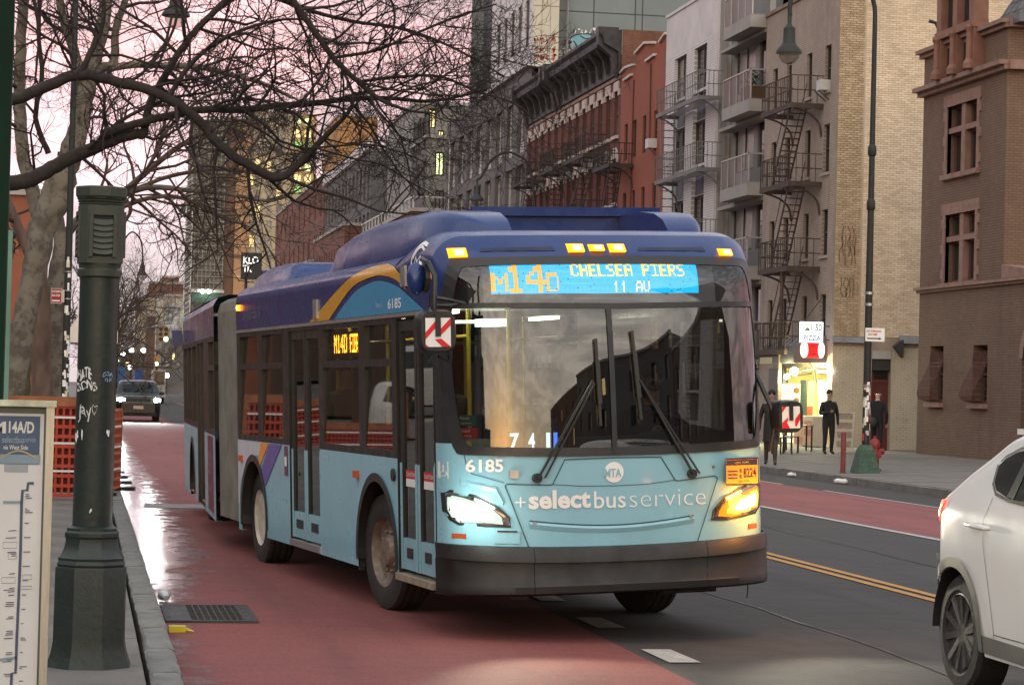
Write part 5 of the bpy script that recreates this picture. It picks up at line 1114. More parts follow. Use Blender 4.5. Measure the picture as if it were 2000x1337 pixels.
# ------------------------------------------------------------------ orange plastic barriers
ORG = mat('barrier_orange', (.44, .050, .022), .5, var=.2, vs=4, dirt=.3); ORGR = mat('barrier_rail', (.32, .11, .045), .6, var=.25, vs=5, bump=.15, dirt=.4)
def barrier(label, p0, p1, h, rows=9, group='orange slotted barriers along the near pavement', strips=(.28, .55, .80), rail=True):
    p0, p1 = Vector(p0), Vector(p1); d = (p1 - p0); Ln = d.length; d.normalize(); nrm = Vector((d.y, -d.x, 0)); 
    T = thing('barrier', label, 'barrier', p0, group); G = lambda a, z, o=0: tuple(p0 + d * a + nrm * o + Vector((0, 0, z)))
    top = h - (.14 if rail else 0); q = MB(); bh = (top - .06) / rows
    def slab_(a0, a1, z0, z1, o0, o1, m_=None): (m_ or q).prism([(a0, z0), (a1, z0), (a1, z1), (a0, z1)], lambda a, z: G(a, z, o0), lambda a, z: G(a, z, o1))
    nb = max(3, int(Ln / .085))
    for i in range(rows + 1): slab_(0, Ln, .06 + bh * i - bh * .17, .06 + bh * i + bh * .17, -.015, .02)
    q.build('mesh_bars', ORG, T)
    one = MB(); one.prism([(-.016, 0), (.016, 0), (.016, bh * .66), (-.016, bh * .66)], lambda a, z: tuple(d * a + nrm * -.010 + Vector((0, 0, z))), lambda a, z: tuple(d * a + nrm * .014 + Vector((0, 0, z)))); om = one.mesh('slot_bar', ORG)
    for i in range(rows):
        for j in range(nb + 1): link('slot_bar', om, T, Vector(G(j * Ln / nb, .06 + bh * (i + .17))))
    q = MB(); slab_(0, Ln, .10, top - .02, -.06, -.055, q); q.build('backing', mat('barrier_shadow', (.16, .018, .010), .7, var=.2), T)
    for s in strips: q = MB(); slab_(0, Ln, h * s - .014, h * s + .014, .021, .025, q); q.build('reflective_strip', BWHITE, T)
    if rail: q = MB(); slab_(-.02, Ln + .02, top + .01, h, -.04, .04, q); q.build('rail', ORGR, T)
    for a in (.03, Ln - .03): q = MB(); slab_(a - .03, a + .03, 0, h - .01, -.05, .03, q); q.build('post', ORGR, T); q = MB(); slab_(a - .06, a + .06, 0, .05, -.25, .25, q); q.build('foot', mat('barrier_foot', (.02, .02, .02), .7), T)
    return T
barrier('orange slotted barrier with white strips between the steel panel and the green pillar', (-1.25, 33.0, .15), (.02, 33.1, .15), 1.42)
barrier('orange barrier panel right of the green pillar, turned edge on along the kerb', (.26, 34.4, .15), (.575, 36.2, .15), 1.22, rail=False)
barrier('orange barrier low in front of the tree trunks above the steel panel', (-2.9, 36.0, .15), (-1.35, 36.0, .15), 1.5)
for i in range(3): barrier('orange barrier along the kerb, %s in the row behind the turned panel' % ('first', 'middle', 'last')[i], (.575 - .02 * i, 36.4 + 2.2 * i, .15), (.56 - .02 * i, 38.4 + 2.2 * i, .15), 1.15, rail=False)
barrier('orange barrier outside the left of the picture, mirrored in the bus windows', (-8.4, 44.6, .15), (-5.0, 44.0, .15), .95)
# ------------------------------------------------------------------ cars
def lerpf(pts):
    xs = [p[0] for p in pts]; ys = [p[1] for p in pts]
    return lambda x: float(np.interp(x, xs, ys))
def smoothf(pts, n=6):
    q = spl(pts, n); return lerpf(q)
class Car:
    """one body shell: local x across 0..W, y from tail to nose, z up"""
    def __init__(s, name, label, M_, L_, W_, top, bot, belt, paint, cat='car', arches=(), R=.43, wc=.36, group=None, tumble=.34, ns=90, tail=.26, nose_=.42, cap=.10):
        s.T = thing(name, label, cat, group=group, matrix=M_); s.W = W_; s.L = L_; s.top = top; s.bot = bot; s.belt = belt; s.tumble = tumble; s.tail = tail; s.nose = nose_; s.cap = cap
        s.arches = arches; s.R = R; s.wc = wc
        ss = sorted(set([round(L_ * i / ns, 4) for i in range(ns + 1)] + [round(L_ * t, 4) for t in (.004, .008, .015, .985, .992, .996)]))
        q = MB(); rings = []
        for y in ss:
            zt, zb = top(y), bot(y)
            for a in arches:
                if abs(y - a) < R: zb = max(zb, wc + math.sqrt(R * R - (y - a) ** 2))
            r = min(.085, (zt - zb) * .4); half = []
            for j in range(13): z = zb + (zt - r - zb) * j / 12; half.append((s.hw(y, z), z))
            w0 = s.hw(y, zt - r)
            for j in range(1, 6): t = j / 5 * pi / 2; half.append((w0 - r * (1 - math.cos(t)), zt - r + r * math.sin(t)))
            for f in (.75, .5, .25, 0): half.append(((w0 - r) * f, zt + .028 * (1 - f * f)))
            rings.append([(W_ / 2 + x, y, z) for x, z in half] + [(W_ / 2 - x, y, z) for x, z in reversed(half[:-1])])
        n = len(rings[0])
        for rg in rings: q.v += rg
        for i in range(len(rings) - 1):
            for j in range(n - 1): a = i * n + j; q.f.append((a, a + 1, a + n + 1, a + n)); q.m.append(0)
        q.f.append(tuple(range(n))); q.m.append(0); q.f.append(tuple((len(rings) - 1) * n + j for j in reversed(range(n)))); q.m.append(0)
        s.body = s.add(q, 'body', paint, 38)
    def hw(s, y, z):
        e = 1 - .17 * max(0, 1 - y / s.tail) ** 2.4 - .26 * max(0, 1 - (s.L - y) / s.nose) ** 2.2
        t = s.tumble * max(0, z - s.belt) ** 1.08 + .22 * max(0, .50 - z) ** 1.3 + .07 * max(0, .80 - z) * max(0, z - .3)
        return s.W / 2 * e - t
    def side(s, y, z, d=.005, sg=1): return (s.W / 2 + sg * (s.hw(y, z) + d), y, z)
    def topp(s, v, y, d=.006): return (s.W / 2 + v, y, s.top(y) + .028 * (1 - (v / (s.W / 2)) ** 2) + d)
    def add(s, q, name, m, smooth=None, parent=None): return q.build(name, m, parent or s.T, smooth, local=True)
    def sidepatch(s, poly, name, m, d=.005, both=True, nr=8, nc=12):
        for sg in ((1, -1) if both else (1,)): q = MB(); q.rows(poly, lambda a, b: s.side(a, b, d, sg), nr, nc); o = s.add(q, name, m, 60)
        return o
    def line(s, path, w=.006, m=None, d=.004, name='panel_gap', both=True):
        for sg in ((1, -1) if both else (1,)): q = MB(); q.ribbon(path, lambda a, b: s.side(a, b, d, sg), w); o = s.add(q, name, m or MATS['car_gap'])
        return o
    def wheels(s, R=.36, spokes=True, wd=.235, rim=None):
        for sg in (1, -1):
            for a in s.arches: carwheel(s, sg, a, R, wd, spokes, rim)
    def underbody(s):
        q = MB(); q.box(.12, s.W - .12, .25, s.L - .3, .24, .55)
        for a in s.arches:
            for x in (.27, s.W - .27): q.box(x - .01, x + .01, a - s.R - .05, a + s.R + .05, .3, .85)
            q.box(.05, s.W - .05, a - s.R - .03, a + s.R + .03, .80, .84)
        s.add(q, 'underbody', DARK)
        for a in s.arches:
            for sg in (1, -1):
                q = MB()
                for i in range(20):
                    t0, t1 = pi * i / 20, pi * (i + 1) / 20; f = lambda t, inn: (s.W / 2 + sg * (s.W / 2 - (.02 if not inn else .30)), a + s.R * math.cos(t), s.wc + s.R * math.sin(t)); q.quad(f(t0, 0), f(t1, 0), f(t1, 1), f(t0, 1))
                s.add(q, 'wheel_well', DARK)
mat('car_gap', (.02, .02, .02), .6); CGLASS = mat('car_glass_dark', (.008, .008, .009), .03, var=0, spec=.4)
SPK = mat('alloy_dark', (.20, .20, .205), .25, .85, var=.1); SPKL = mat('alloy_bright', (.5, .5, .5), .25, .9)
def carwheel(car, sg, y, R, wd, spokes, rim):
    xo = car.W / 2 + sg * (car.W / 2 - .035); s = sg; q = MB(); h = wd / 2; c = xo - sg * h
    q.lathe([(R * .66, s * h * .8), (R * .74, s * h), (R * .93, s * h * .95), (R, s * h * .72), (R, -s * h * .8), (R * .7, -s * h)], (c, y, R), 36, 0, 'x'); w = car.add(q, 'wheel', TYRE, 40)
    q = MB(); q.lathe([(R * .69, s * h * .9), (R * .66, s * h * .92), (R * .63, s * h * .5), (R * .2, s * h * .2), (.001, s * h * .2)], (c, y, R), 30, 0, 'x', cap=False); r = q.build('rim', mat('rim_shadow', (.03, .03, .032), .4, .5), w, 40, local=True)
    if spokes:
        for i in range(10):
            t = 2 * pi * i / 10 + .2; q = MB(); n = (0, math.cos(t), math.sin(t)); p0 = Vector((c + s * h * .66, y + n[1] * .05, R + n[2] * .05)); p1 = Vector((c + s * h * .86, y + n[1] * R * .66, R + n[2] * R * .66)); q.bar(p0, p1, .040, .03, up=(1, 0, 0)); q.build('spoke', SPK if i % 3 else SPKL, w, None, local=True)
        q = MB(); q.lathe([(.06, s * h * .60), (.05, s * h * .76), (.001, s * h * .78)], (c, y, R), 16, 0, 'x', cap=False); q.build('hub', SPK, w, 40, local=True)
def face_us(x1, y_tail): return Matrix(((-1, 0, 0, x1), (0, -1, 0, y_tail), (0, 0, 1, 0), (0, 0, 0, 1)))

# --- the white car cut by the right edge, passing the bus
WPAINT = carpaint('car_white', (.70, .70, .70), .16, dirt=.08); CLAD = mat('cladding_grey', (.10, .10, .095), .42, var=.1)
top = smoothf([(0, .93), (.03, 1.02), (.10, 1.17), (.30, 1.27), (.52, 1.385), (.78, 1.50), (1.02, 1.61), (1.30, 1.655), (1.75, 1.685), (2.4, 1.68), (2.85, 1.62), (3.25, 1.42), (3.62, 1.16), (3.80, 1.11), (4.2, 1.02), (4.48, .88), (4.56, .70)])
bot = lerpf([(0, .62), (.03, .45), (.12, .32), (.3, .27), (4.2, .26), (4.56, .40)])
ca = Car('white_car', 'white five door car with lit tail lamp passing the bus at the right edge', face_us(7.27, 14.55), 4.56, 1.85, top, bot, 1.13, WPAINT, arches=(.45, 3.15), R=.415, wc=.365)
ca.underbody(); ca.wheels(.365)
ca.sidepatch([(.935, 1.44), (.95, 1.33), (1.04, 1.275), (1.26, 1.245), (1.9, 1.22), (3.1, 1.19), (3.42, 1.19), (3.05, 1.40), (2.75, 1.525), (2.2, 1.575), (1.6, 1.575), (1.2, 1.535), (1.0, 1.475)], 'side_window', CGLASS, .006, nr=12, nc=24)
ca.sidepatch([(1.42, 1.56), (1.34, 1.56), (1.22, 1.25), (1.33, 1.245)], 'window_post', BLK, .010); ca.sidepatch([(2.30, 1.57), (2.22, 1.57), (2.20, 1.22), (2.28, 1.22)], 'window_post', BLK, .010)
ca.line([(.925, 1.44), (.94, 1.325), (1.035, 1.265), (1.26, 1.235), (1.9, 1.21), (3.1, 1.18)], .018, BLK, .009, 'window_trim')
ca.line([(.955, 1.46), (1.0, 1.49), (1.2, 1.548), (1.6, 1.588), (2.2, 1.588), (2.75, 1.54)], .012, CHR, .009, 'window_trim')
ca.line([(1.0, 1.24), (.93, 1.10), (.93, .95), (1.02, .70), (1.10, .47), (1.10, .40)], .006); ca.line([(2.24, 1.21), (2.22, .42)], .006); ca.line([(1.10, .42), (3.3, .42)], .006)
ca.sidepatch([(.86, .40), (2.6, .38), (2.6, .275), (.86, .29)], 'sill_cladding', CLAD, .012)
for sg in (1, -1):
    for yc in (.45, 3.15):
        q = MB(); pts = [(yc + .445 * math.cos(t), .365 + .445 * math.sin(t)) for t in [-.15 + (pi + .3) * i / 28 for i in range(29)]]
        q.ribbon(pts, lambda a, b: ca.side(a, max(b, .29), .016, sg), .062); ca.add(q, 'arch_cladding', CLAD)
for sg in (1, -1):
    q = MB(); P0, P1 = Vector(ca.side(.74, 1.062, .03, sg)), Vector(ca.side(1.02, 1.055, .03, sg)); q.tube([P0 - Vector((sg * .03, 0, 0)), P0, P0 * .7 + P1 * .3, P0 * .3 + P1 * .7, P1, P1 - Vector((sg * .03, 0, 0))], [.012, .017, .02, .02, .017, .012], 8); ca.add(q, 'door_handle', WPAINT, 60)
    q = MB(); P0, P1 = Vector(ca.side(2.0, 1.045, .03, sg)), Vector(ca.side(2.28, 1.04, .03, sg)); q.tube([P0 - Vector((sg * .03, 0, 0)), P0, P0 * .3 + P1 * .7, P1, P1 - Vector((sg * .03, 0, 0))], [.012, .017, .02, .017, .012], 8); ca.add(q, 'door_handle', WPAINT, 60)
TLR = emit('tail_lamp_red', (1, .05, .01), 2.2, (.4, .02, .02)); TLH = emit('tail_lamp_core', (1, .55, .25), 14)
for sg in (1, -1):
    q = MB(); q.rows([(.03, 1.06), (.09, 1.185), (.27, 1.195), (.22, 1.13), (.13, 1.05)], lambda a, b: ca.side(a, b, .012, sg), 6, 10); o = ca.add(q, 'tail_lamp', TLR); q = MB(); q.rows([(.07, 1.085), (.10, 1.125), (.16, 1.12), (.13, 1.08)], lambda a, b: ca.side(a, b, .016, sg), 4, 6); ca.add(q, 'bulb', TLH, None, o)
    q = MB(); q.box(0, .02, 0, .035, 0, .03); 
    x_, y_, z_ = ca.side(.05, .55, .004, sg); q = MB(); q.box(x_ - .01, x_ + .01, .02, .08, .46, .50); ca.add(q, 'reflector', REFO)
    q = MB(); x_, y_, z_ = ca.side(3.05, 1.22, 0, sg); q.ball((x_ + sg * .12, 3.05, 1.24), .12, 12, 8, 0, (.9, .55, .7)); ca.add(q, 'mirror', WPAINT, 60)
q = MB(); q.grid(lambda v, y: ca.topp(v, y), [-.62, -.3, 0, .3, .62], [.34, .5, .7, .92]); ca.add(q, 'rear_window', CGLASS); q = MB(); q.grid(lambda v, y: ca.topp(v, y), [-.62, -.3, 0, .3, .62], [2.88, 3.1, 3.4, 3.6]); ca.add(q, 'windscreen', CGLASS)
q = MB(); q.box(.2, ca.W - .2, .94, 1.12, 1.625, 1.66); ca.add(q, 'spoiler', WPAINT); q = MB(); q.box(.25, ca.W - .25, -.015, .05, .42, .58); ca.add(q, 'rear_bumper', CLAD); q = MB(); q.box(.66, 1.19, -.03, .02, .80, .92); ca.add(q, 'licence_plate', BWHITE)

# --- oncoming dark four by four with headlamps on
DPAINT = carpaint('car_dark_green', (.010, .014, .013), .25, dirt=.05)
top2 = smoothf([(0, .95), (.04, 1.2), (.12, 1.55), (.25, 1.74), (.6, 1.79), (1.6, 1.82), (2.4, 1.80), (2.75, 1.72), (3.25, 1.30), (3.38, 1.20), (3.9, 1.17), (4.5, 1.12), (4.7, 1.02), (4.78, .80)]); bot2 = lerpf([(0, .5), (.2, .3), (4.5, .27), (4.78, .40)])
def suv(name, label, M_, paint, lights=True, group=None, detail=True):
    c = Car(name, label, M_, 4.78, 1.98, top2, bot2, 1.18, paint, arches=(.85, 3.85), R=.43, wc=.38, group=group, ns=60)
    c.underbody(); c.wheels(.38, spokes=detail)
    c.sidepatch([(.35, 1.25), (3.05, 1.23), (2.75, 1.55), (2.5, 1.68), (.5, 1.68)], 'side_window', CGLASS, .006)
    q = MB(); q.grid(lambda v, y: c.topp(v, y), [-.70, -.35, 0, .35, .70], [2.72, 2.9, 3.1, 3.3]); c.add(q, 'windscreen', CGLASS)
    fx_ = lambda x, z, d=0: (x, 4.80 + d - .10 * abs((x - .99) / .99) ** 2, z)
    q = MB(); q.prism([(.45, .90), (1.53, .90), (1.50, 1.02), (.48, 1.02)], lambda a, b: fx_(a, b, -.05), lambda a, b: fx_(a, b, .02)); c.add(q, 'grille', BLK); q = MB(); q.prism([(.25, .42), (1.73, .42), (1.65, .62), (.33, .62)], lambda a, b: fx_(a, b, -.08), lambda a, b: fx_(a, b, .01)); c.add(q, 'lower_grille', BLK)
    q = MB(); q.prism([(.38, .70), (1.6, .70), (1.6, .79), (.38, .79)], lambda a, b: fx_(a, b, -.04), lambda a, b: fx_(a, b, .035)); c.add(q, 'front_bumper', paint)
    q = MB(); q.prism([(.77, .56), (1.21, .56), (1.21, .70), (.77, .70)], lambda a, b: fx_(a, b, 0), lambda a, b: fx_(a, b, .05)); c.add(q, 'licence_plate', mat('plate_cream', (.5, .47, .38), .5))
    for s in (1, -1):
        cx_ = .99 + s * .78
        q = MB(); q.prism([(cx_ - .19, .88), (cx_ + .12 + .05 * s, .90), (cx_ + .12 + .06 * s, 1.03), (cx_ - .19, 1.03)], lambda a, b: fx_(a, b, -.20), lambda a, b: fx_(a, b, -.01)); o = c.add(q, 'headlamp', emit('car_lamp_soft', (.85, .95, 1), 12) if lights else CHR)
        if lights: q = MB(); q.lathe([(.001, .012), (.10, .012), (.10, -.05)], (cx_ - .02 * s, fx_(cx_, .96)[1], .96), 14, 0, 'y', cap=False); c.add(q, 'bulb', emit('car_lamp_core', (.92, .98, 1), 70), None, o)
        q = MB(); q.ball((.99 + s * 1.08, 2.95, 1.27), .11, 10, 7, 0, (1.1, .6, .8)); c.add(q, 'mirror', paint, 60)
    return c
sv = suv('oncoming_car', 'dark green four by four with white headlamps lit following in the red lane', face_us(3.42, 110.5), DPAINT)
for s in (-.70, .70):
    l = bpy.data.lights.new('car_headlight', 'SPOT'); l.energy = 900; l.color = (.95, .98, 1); l.spot_size = math.radians(50); l.spot_blend = .8; l.shadow_soft_size = .10
    o = bpy.data.objects.new('car_headlight', l); COL.objects.link(o); o.location = (2.43 + s, 105.5, .96); o.rotation_euler = Vector((0, 1, .045)).to_track_quat('Z', 'Y').to_euler()
# --- small far traffic and the parked row down the street
SILV = carpaint('car_silver', (.32, .31, .30), .3); GREYC = carpaint('car_grey', (.12, .12, .125), .3); WHC = carpaint('car_plain_white', (.55, .54, .52), .3)
far_c = [((11.2, 178), WHC, 'pale car in the distant traffic beside the dark parked cars'), ((14.0, 190), GREYC, 'dark grey parked car far down the street by the right kerb'), ((14.6, 172), SILV, 'silver parked car far down the street, nearest of the right-hand row')]
for (x, y), p_, lab in far_c: suv('distant_car', lab, face_us(x, y + 4.8), p_, lights=False, group='cars far down the street', detail=False)
suv('parked_white_car', 'white car parked on the cross street left of the picture', Matrix.Translation((-12.6, 57.2, .15)) @ Matrix.Rotation(math.radians(112), 4, 'Z'), WHC, lights=False, detail=False)
# trucks ahead of the dark car
def truck(label, x0, x1, y, z0, z1, m, body_m, lamps=True):
    T = thing('distant_truck', label, 'truck', ((x0 + x1) / 2, y, 0), 'trucks stopped down the street'); q = MB(); q.box(x0, x1, y, y + 6, z0 + .6, z1); q.build('cargo_box', m, T); q = MB(); q.box(x0 + .1, x1 - .1, y + 6.05, y + 8, z0 + .4, z1 - .6); q.build('cab', body_m, T)
    q = MB(); q.box(x0 + .05, x1 - .05, y - .1, y + 6, z0 + .45, z0 + .58); q.build('chassis', BLK, T)
    for x in (x0 + .25, x1 - .25):
        for yy in (y + 1.2, y + 6.8): q = MB(); q.lathe([(.45, -.15), (.45, .15)], (x, yy, .45), 14, 0, 'x'); q.build('wheel', TYRE, T)
        if lamps: q = MB(); q.box(x - .16, x + .16, y - .13, y - .1, z0 + .75, z0 + 1.05); q.build('tail_lamp', emit('truck_tail_red', (1, .10, .02), 16), T)
    return T
truck('blue box truck with red tail lamps lit beyond the dark car', 0.5, 2.9, 168, 0, 2.75, mat('truck_blue', (.03, .11, .30), .5, var=.2), GREYC); truck('second blue truck, narrower, right of the first beyond the dark car', 4.15, 4.85, 196, 0, 2.7, mat('truck_blue_deep', (.02, .09, .33), .5), GREYC)
A, B = at(298, 762, Y=190), at(324, 722, Y=190)
T = thing('box_van', 'dark van front framed in white beside the distant traffic', 'van', (A[0], 190, 0)); q = MB(); q.box(A[0], B[0], 190, 195, .5, B[2]); q.build('body', mat('van_white', (.5, .48, .42), .5), T); q = MB(); q.box(A[0] + .12, B[0] - .12, 189.95, 189.99, A[2] + .5, B[2] - .15); q.build('windscreen', CGLASS, T)
for x in (A[0] + .2, B[0] - .2): q = MB(); q.lathe([(.4, -.12), (.4, .12)], (x, 190.8, .4), 12, 0, 'x'); q.build('wheel', TYRE, T)
# traffic signal on its mast arm
TY = 160.0; tp = lambda x, y, d=0: at(x, y, Y=TY + d); SGY = mat('signal_yellow', (.55, .23, .012), .5, var=.1)
T = thing('traffic_light', 'yellow traffic light showing green, hung from a curved mast arm down the street', 'traffic light', tp(222, 748)); q = MB(); q.tube(spl([tp(205, 760), tp(207, 690), tp(230, 662), tp(262, 648), tp(300, 638), tp(322, 636)], 5), .07, 8); q.build('mast_arm', mat('mast_grey', (.22, .22, .20), .5), T, 60)
for dx, w in ((314, 6), (324, 7.5)):
    a, b = tp(dx - w * .6, 667), tp(dx + w * .6, 638); q = MB(); q.box(a[0], b[0], TY - .2, TY + .2, a[2], b[2]); h = q.build('signal_head', SGY, T)
    for k in range(3):
        z = b[2] - (b[2] - a[2]) * (k + .5) / 3; q = MB(); q.lathe([(.13, -.03), (.13, .0), (.001, .0)], ((a[0] + b[0]) / 2, TY - .21, z), 12, 0, 'y', cap=False); q.build('lens', emit('signal_green', (.35, 1, .45), 22) if (k == 2 and dx > 320) else mat('lens_dark', (.02, .02, .02), .4), h)
for k, (x, y, c) in enumerate(((306, 710, (.4, 1, .5)), (229, 704, (.4, 1, .5)))):
    p_ = at(x, y, Y=260 + k * 8); T = thing('traffic_light', ['distant green traffic light above the dark car and right of it', 'distant green traffic light at the right edge of the green pillar'][k], 'traffic light', p_); q = MB(); q.box(p_[0] - .2, p_[0] + .2, p_[1], p_[1] + .3, p_[2] - .3, p_[2] + .9); q.build('signal_head', SGY, T); q = MB(); q.lathe([(.16, -.02), (.001, -.02)], (p_[0], p_[1], p_[2]), 12, 0, 'y', cap=False); q.build('lens', emit('signal_green_far', c, 35), T); q = MB(); q.tube([(p_[0], p_[1] + .4, 0), (p_[0], p_[1] + .4, p_[2] + 1.2)], .1, 6); q.build('post', BLACKP, T)
# lit street lamps and shop lights far down the street, small round lamps on posts
for k, (x, y) in enumerate(((257, 684), (280, 684), (254, 717), (326, 733), (240, 690))):
    p_ = at(x, y, Y=300 + 12 * k); T = thing('lit_lamp', 'lit lamp on a post in the distant street, %s of five' % ('second from the left', 'second from the right', 'low one third', 'rightmost', 'leftmost')[k], 'street lamp', p_, 'lit lamps far down the street'); q = MB(); q.ball(p_, .33, 10, 6); q.build('globe', emit('far_lamp', (1, .92, .78), 12), T); q = MB(); q.tube([(p_[0], p_[1], 0), (p_[0], p_[1], p_[2] - .3)], .09, 6); q.build('post', BLACKP, T)

# ------------------------------------------------------------------ people
def skinned(name, pts, edges, rad, root=0, sub=2):
    me = bpy.data.meshes.new(name); me.from_pydata(pts, edges, []); ob = bpy.data.objects.new(name, me); COL.objects.link(ob)
    md = ob.modifiers.new('skin', 'SKIN'); md.use_smooth_shade = True
    sk = me.skin_vertices[0].data if me.skin_vertices else None
    if sk is None:
        bm = bmesh.new(); bm.from_mesh(me); bm.verts.layers.skin.verify(); bm.to_mesh(me); bm.free(); sk = me.skin_vertices[0].data
    for i, r in enumerate(rad):
        r = r if hasattr(r, '__len__') else (r, r); sk[i].radius = r; sk[i].use_root = (i == root)
    s = ob.modifiers.new('sub', 'SUBSURF'); s.levels = sub; s.render_levels = sub
    dg = bpy.context.evaluated_depsgraph_get(); out_ = bpy.data.meshes.new_from_object(ob.evaluated_get(dg)); bpy.data.objects.remove(ob); return out_
SKIN = mat('skin', (.33, .19, .13), .55, var=.1); SKIND = mat('skin_tan', (.25, .14, .10), .55, var=.1)
def person(label, loc, rot, h=1.74, pose='stand', coat=(.012, .012, .015), legs=(.010, .010, .012), hair=(.01, .009, .008), bald=False, longcoat=False, group=None, skin=None, arms=None, seated=False, beard=False):
    """one continuous clothed body grown round a jointed skeleton; faces -y before turning"""
    k = h / 1.74; P, E, R = [], [], []
    def v(x, y, z, r, par=None):
        P.append((x * k, y * k, z * k)); R.append((r[0] * k, r[1] * k) if hasattr(r, '__len__') else r * k)
        if par is not None: E.append((par, len(P) - 1))
        return len(P) - 1
    if seated:
        zp = .50; pel = v(0, .10, zp + .05, (.17, .13)); wa = v(0, .10, zp + .25, (.15, .11), pel); ch = v(0, .06, zp + .46, (.175, .12), wa); nk0 = v(0, .05, zp + .60, (.10, .075), ch); nk = v(0, .03, zp + .68, .055, nk0)
        hd = v(0, .02, zp + .78, (.072, .085), nk); hd2 = v(0, .01, zp + .87, (.076, .092), hd)
        for s in (-1, 1): hip = v(s * .10, .02, zp + .02, .095, pel); kn = v(s * .12, -.36, zp + .03, .07, hip); an = v(s * .12, -.38, .10, .045, kn); v(s * .12, -.50, .05, .04, an)
        cz = zp + .55
    else:
        pel = v(0, 0, .96, (.17, .125)); wa = v(0, 0, 1.10, (.16, .12), pel); ch = v(0, .01, 1.30, (.185, .13), wa); nk0 = v(0, .01, 1.43, (.11, .08), ch); nk = v(0, -.005, 1.50, .055, nk0); hd = v(0, -.02, 1.585, (.070, .082), nk); hd2 = v(0, -.015, 1.67, (.076, .092), hd)
        for s, dy in ((-1, pose == 'walk'), (1, pose == 'walk')):
            st = (-.16 if s > 0 else .16) if dy else 0
            hip = v(s * .095, 0, .86, .10, pel); kn = v(s * .10, st * .5 - .02, .48, .068, hip); an = v(s * .105, st + .02, .09, .045, kn); v(s * .115, st - .12, .045, .042, an)
        cz = 1.385
    fing = []
    for s in (-1, 1):
        dz = cz; A = (arms or {}).get(s)
        if A is None: A = ((s * .26, .03, dz - .29), (s * .27, -.03, dz - .53))
        sh = v(s * .185, .01, dz, .068, ch); el = v(*A[0], .052, sh); wr = v(*A[1], .036, el)
        d = Vector(A[1]) - Vector(A[0]); d.normalize(); w_ = Vector(A[1]); pm = w_ + d * .07; ph = v(*pm, (.038, .022), wr)
        lat = d.cross(Vector((0, 1, 0))).normalized() if abs(d.y) < .9 else Vector((1, 0, 0)); fwd = lat.cross(d).normalized()
        for f in range(4):
            b_ = pm + lat * (.027 - .018 * f) + d * .02; ln = (.032, .038, .036, .027)[f]; v(*(b_), .009, ph); a = len(P) - 1; m_ = b_ + d * ln + fwd * -.008; a = v(*m_, .008, a); v(*(m_ + d * ln * .7 + fwd * -.02), .007, a)
        t_ = w_ + d * .03 + lat * .032 * s; a = v(*t_, .010, ph); v(*(t_ + d * .035 + lat * .014 * s), .008, a)
    me = skinned('body', P, E, R)
    sk = skin or SKIN; cm = mat('cloth_%d_%d' % (int(coat[0] * 999), int(coat[2] * 999)), coat, .85, var=.25, vs=7, bump=.25, bs=24); lm = mat('trouser_%d_%d' % (int(legs[0] * 999), int(legs[2] * 999)), legs, .85, var=.25, vs=7, bump=.2, bs=24)
    SH_ = mat('shoe_black', (.012, .011, .010), .4)
    for m_ in (cm, lm, sk, SH_): me.materials.append(m_)
    wrists = [Vector(P[i]) for i in range(len(P)) if abs(R[i][0] if hasattr(R[i], '__len__') else R[i]) == .036 * k]
    hip_z = (.93 if not seated else .56) * k
    for p_ in me.polygons:
        c = p_.center; z = c.z
        i = 0
        if z > (cz + .085) * k and abs(c.x) < .12: i = 2
        elif z < .075 * k: i = 3
        elif z < hip_z and abs(c.x) < .20 * k and not longcoat: i = 1
        elif z < .62 * k and longcoat: i = 1
        for w_ in wrists:
            if (c - w_).length < .17 * k and (c - Vector((0, 0, 1.1 * k))).length > .0 and any((c - Vector(P[j])).length < .035 for j in range(len(P)) if (R[j] if not hasattr(R[j], '__len__') else .022) <= .022): i = 2
        p_.material_index = i
    me.polygons.foreach_set('use_smooth', [True] * len(me.polygons))
    M_ = Matrix.Translation(loc) @ Matrix.Rotation(rot, 4, 'Z'); T = thing('person', label, 'person', group=group, matrix=M_); link('body', me, T, local=True)
    hx_, hy_, hz_ = P[hd2]; f = lambda q, n, m_, sm=60: q.build(n, m_, T, sm, local=True)
    q = MB(); q.tube([(0, hy_ - .083 * k, hz_ + .015), (0, hy_ - .102 * k, hz_ - .035 * k), (0, hy_ - .085 * k, hz_ - .045 * k)], [.010, .016, .010], 6); f(q, 'nose', sk)
    q = MB()
    for s in (-1, 1): q.ball((s * .078 * k, hy_ + .01, hz_ - .02), .028 * k, 8, 6, 0, (.35, .7, 1.1))
    f(q, 'ears', sk); q = MB()
    for s in (-1, 1): q.ball((s * .031 * k, hy_ - .083 * k, hz_ + .0), .012 * k, 8, 6)
    f(q, 'eyes', mat('eye_dark', (.02, .015, .012), .2)); q = MB(); q.ball((0, hy_ - .080 * k, hz_ - .078 * k), .025 * k, 8, 5, 0, (1, .4, .28)); f(q, 'mouth', mat('lip', (.22, .08, .07), .5))
    if not bald:
        q = MB(); kk = len(q.v); q.lathe([(max(.001, .094 * math.sin(t)), .104 * math.cos(t)) for t in [pi * .60 * i / 9 for i in range(10)]], (0, 0, 0), 16, cap=False); q.v = [(x * k * .95, hy_ + .014 + y * k * 1.08, hz_ + .012 + z * k * .98 + (.03 if y < -.05 and z < .05 else 0)) for x, y, z in q.v]; f(q, 'hair', mat('hair_%d' % int(hair[0] * 999), hair, .7, bump=.3, bs=90))
    if beard: q = MB(); q.ball((0, hy_ - .05, hz_ - .085 * k), .062 * k, 10, 6, 0, (1, .75, .7)); f(q, 'beard', mat('hair_9', hair, .7))
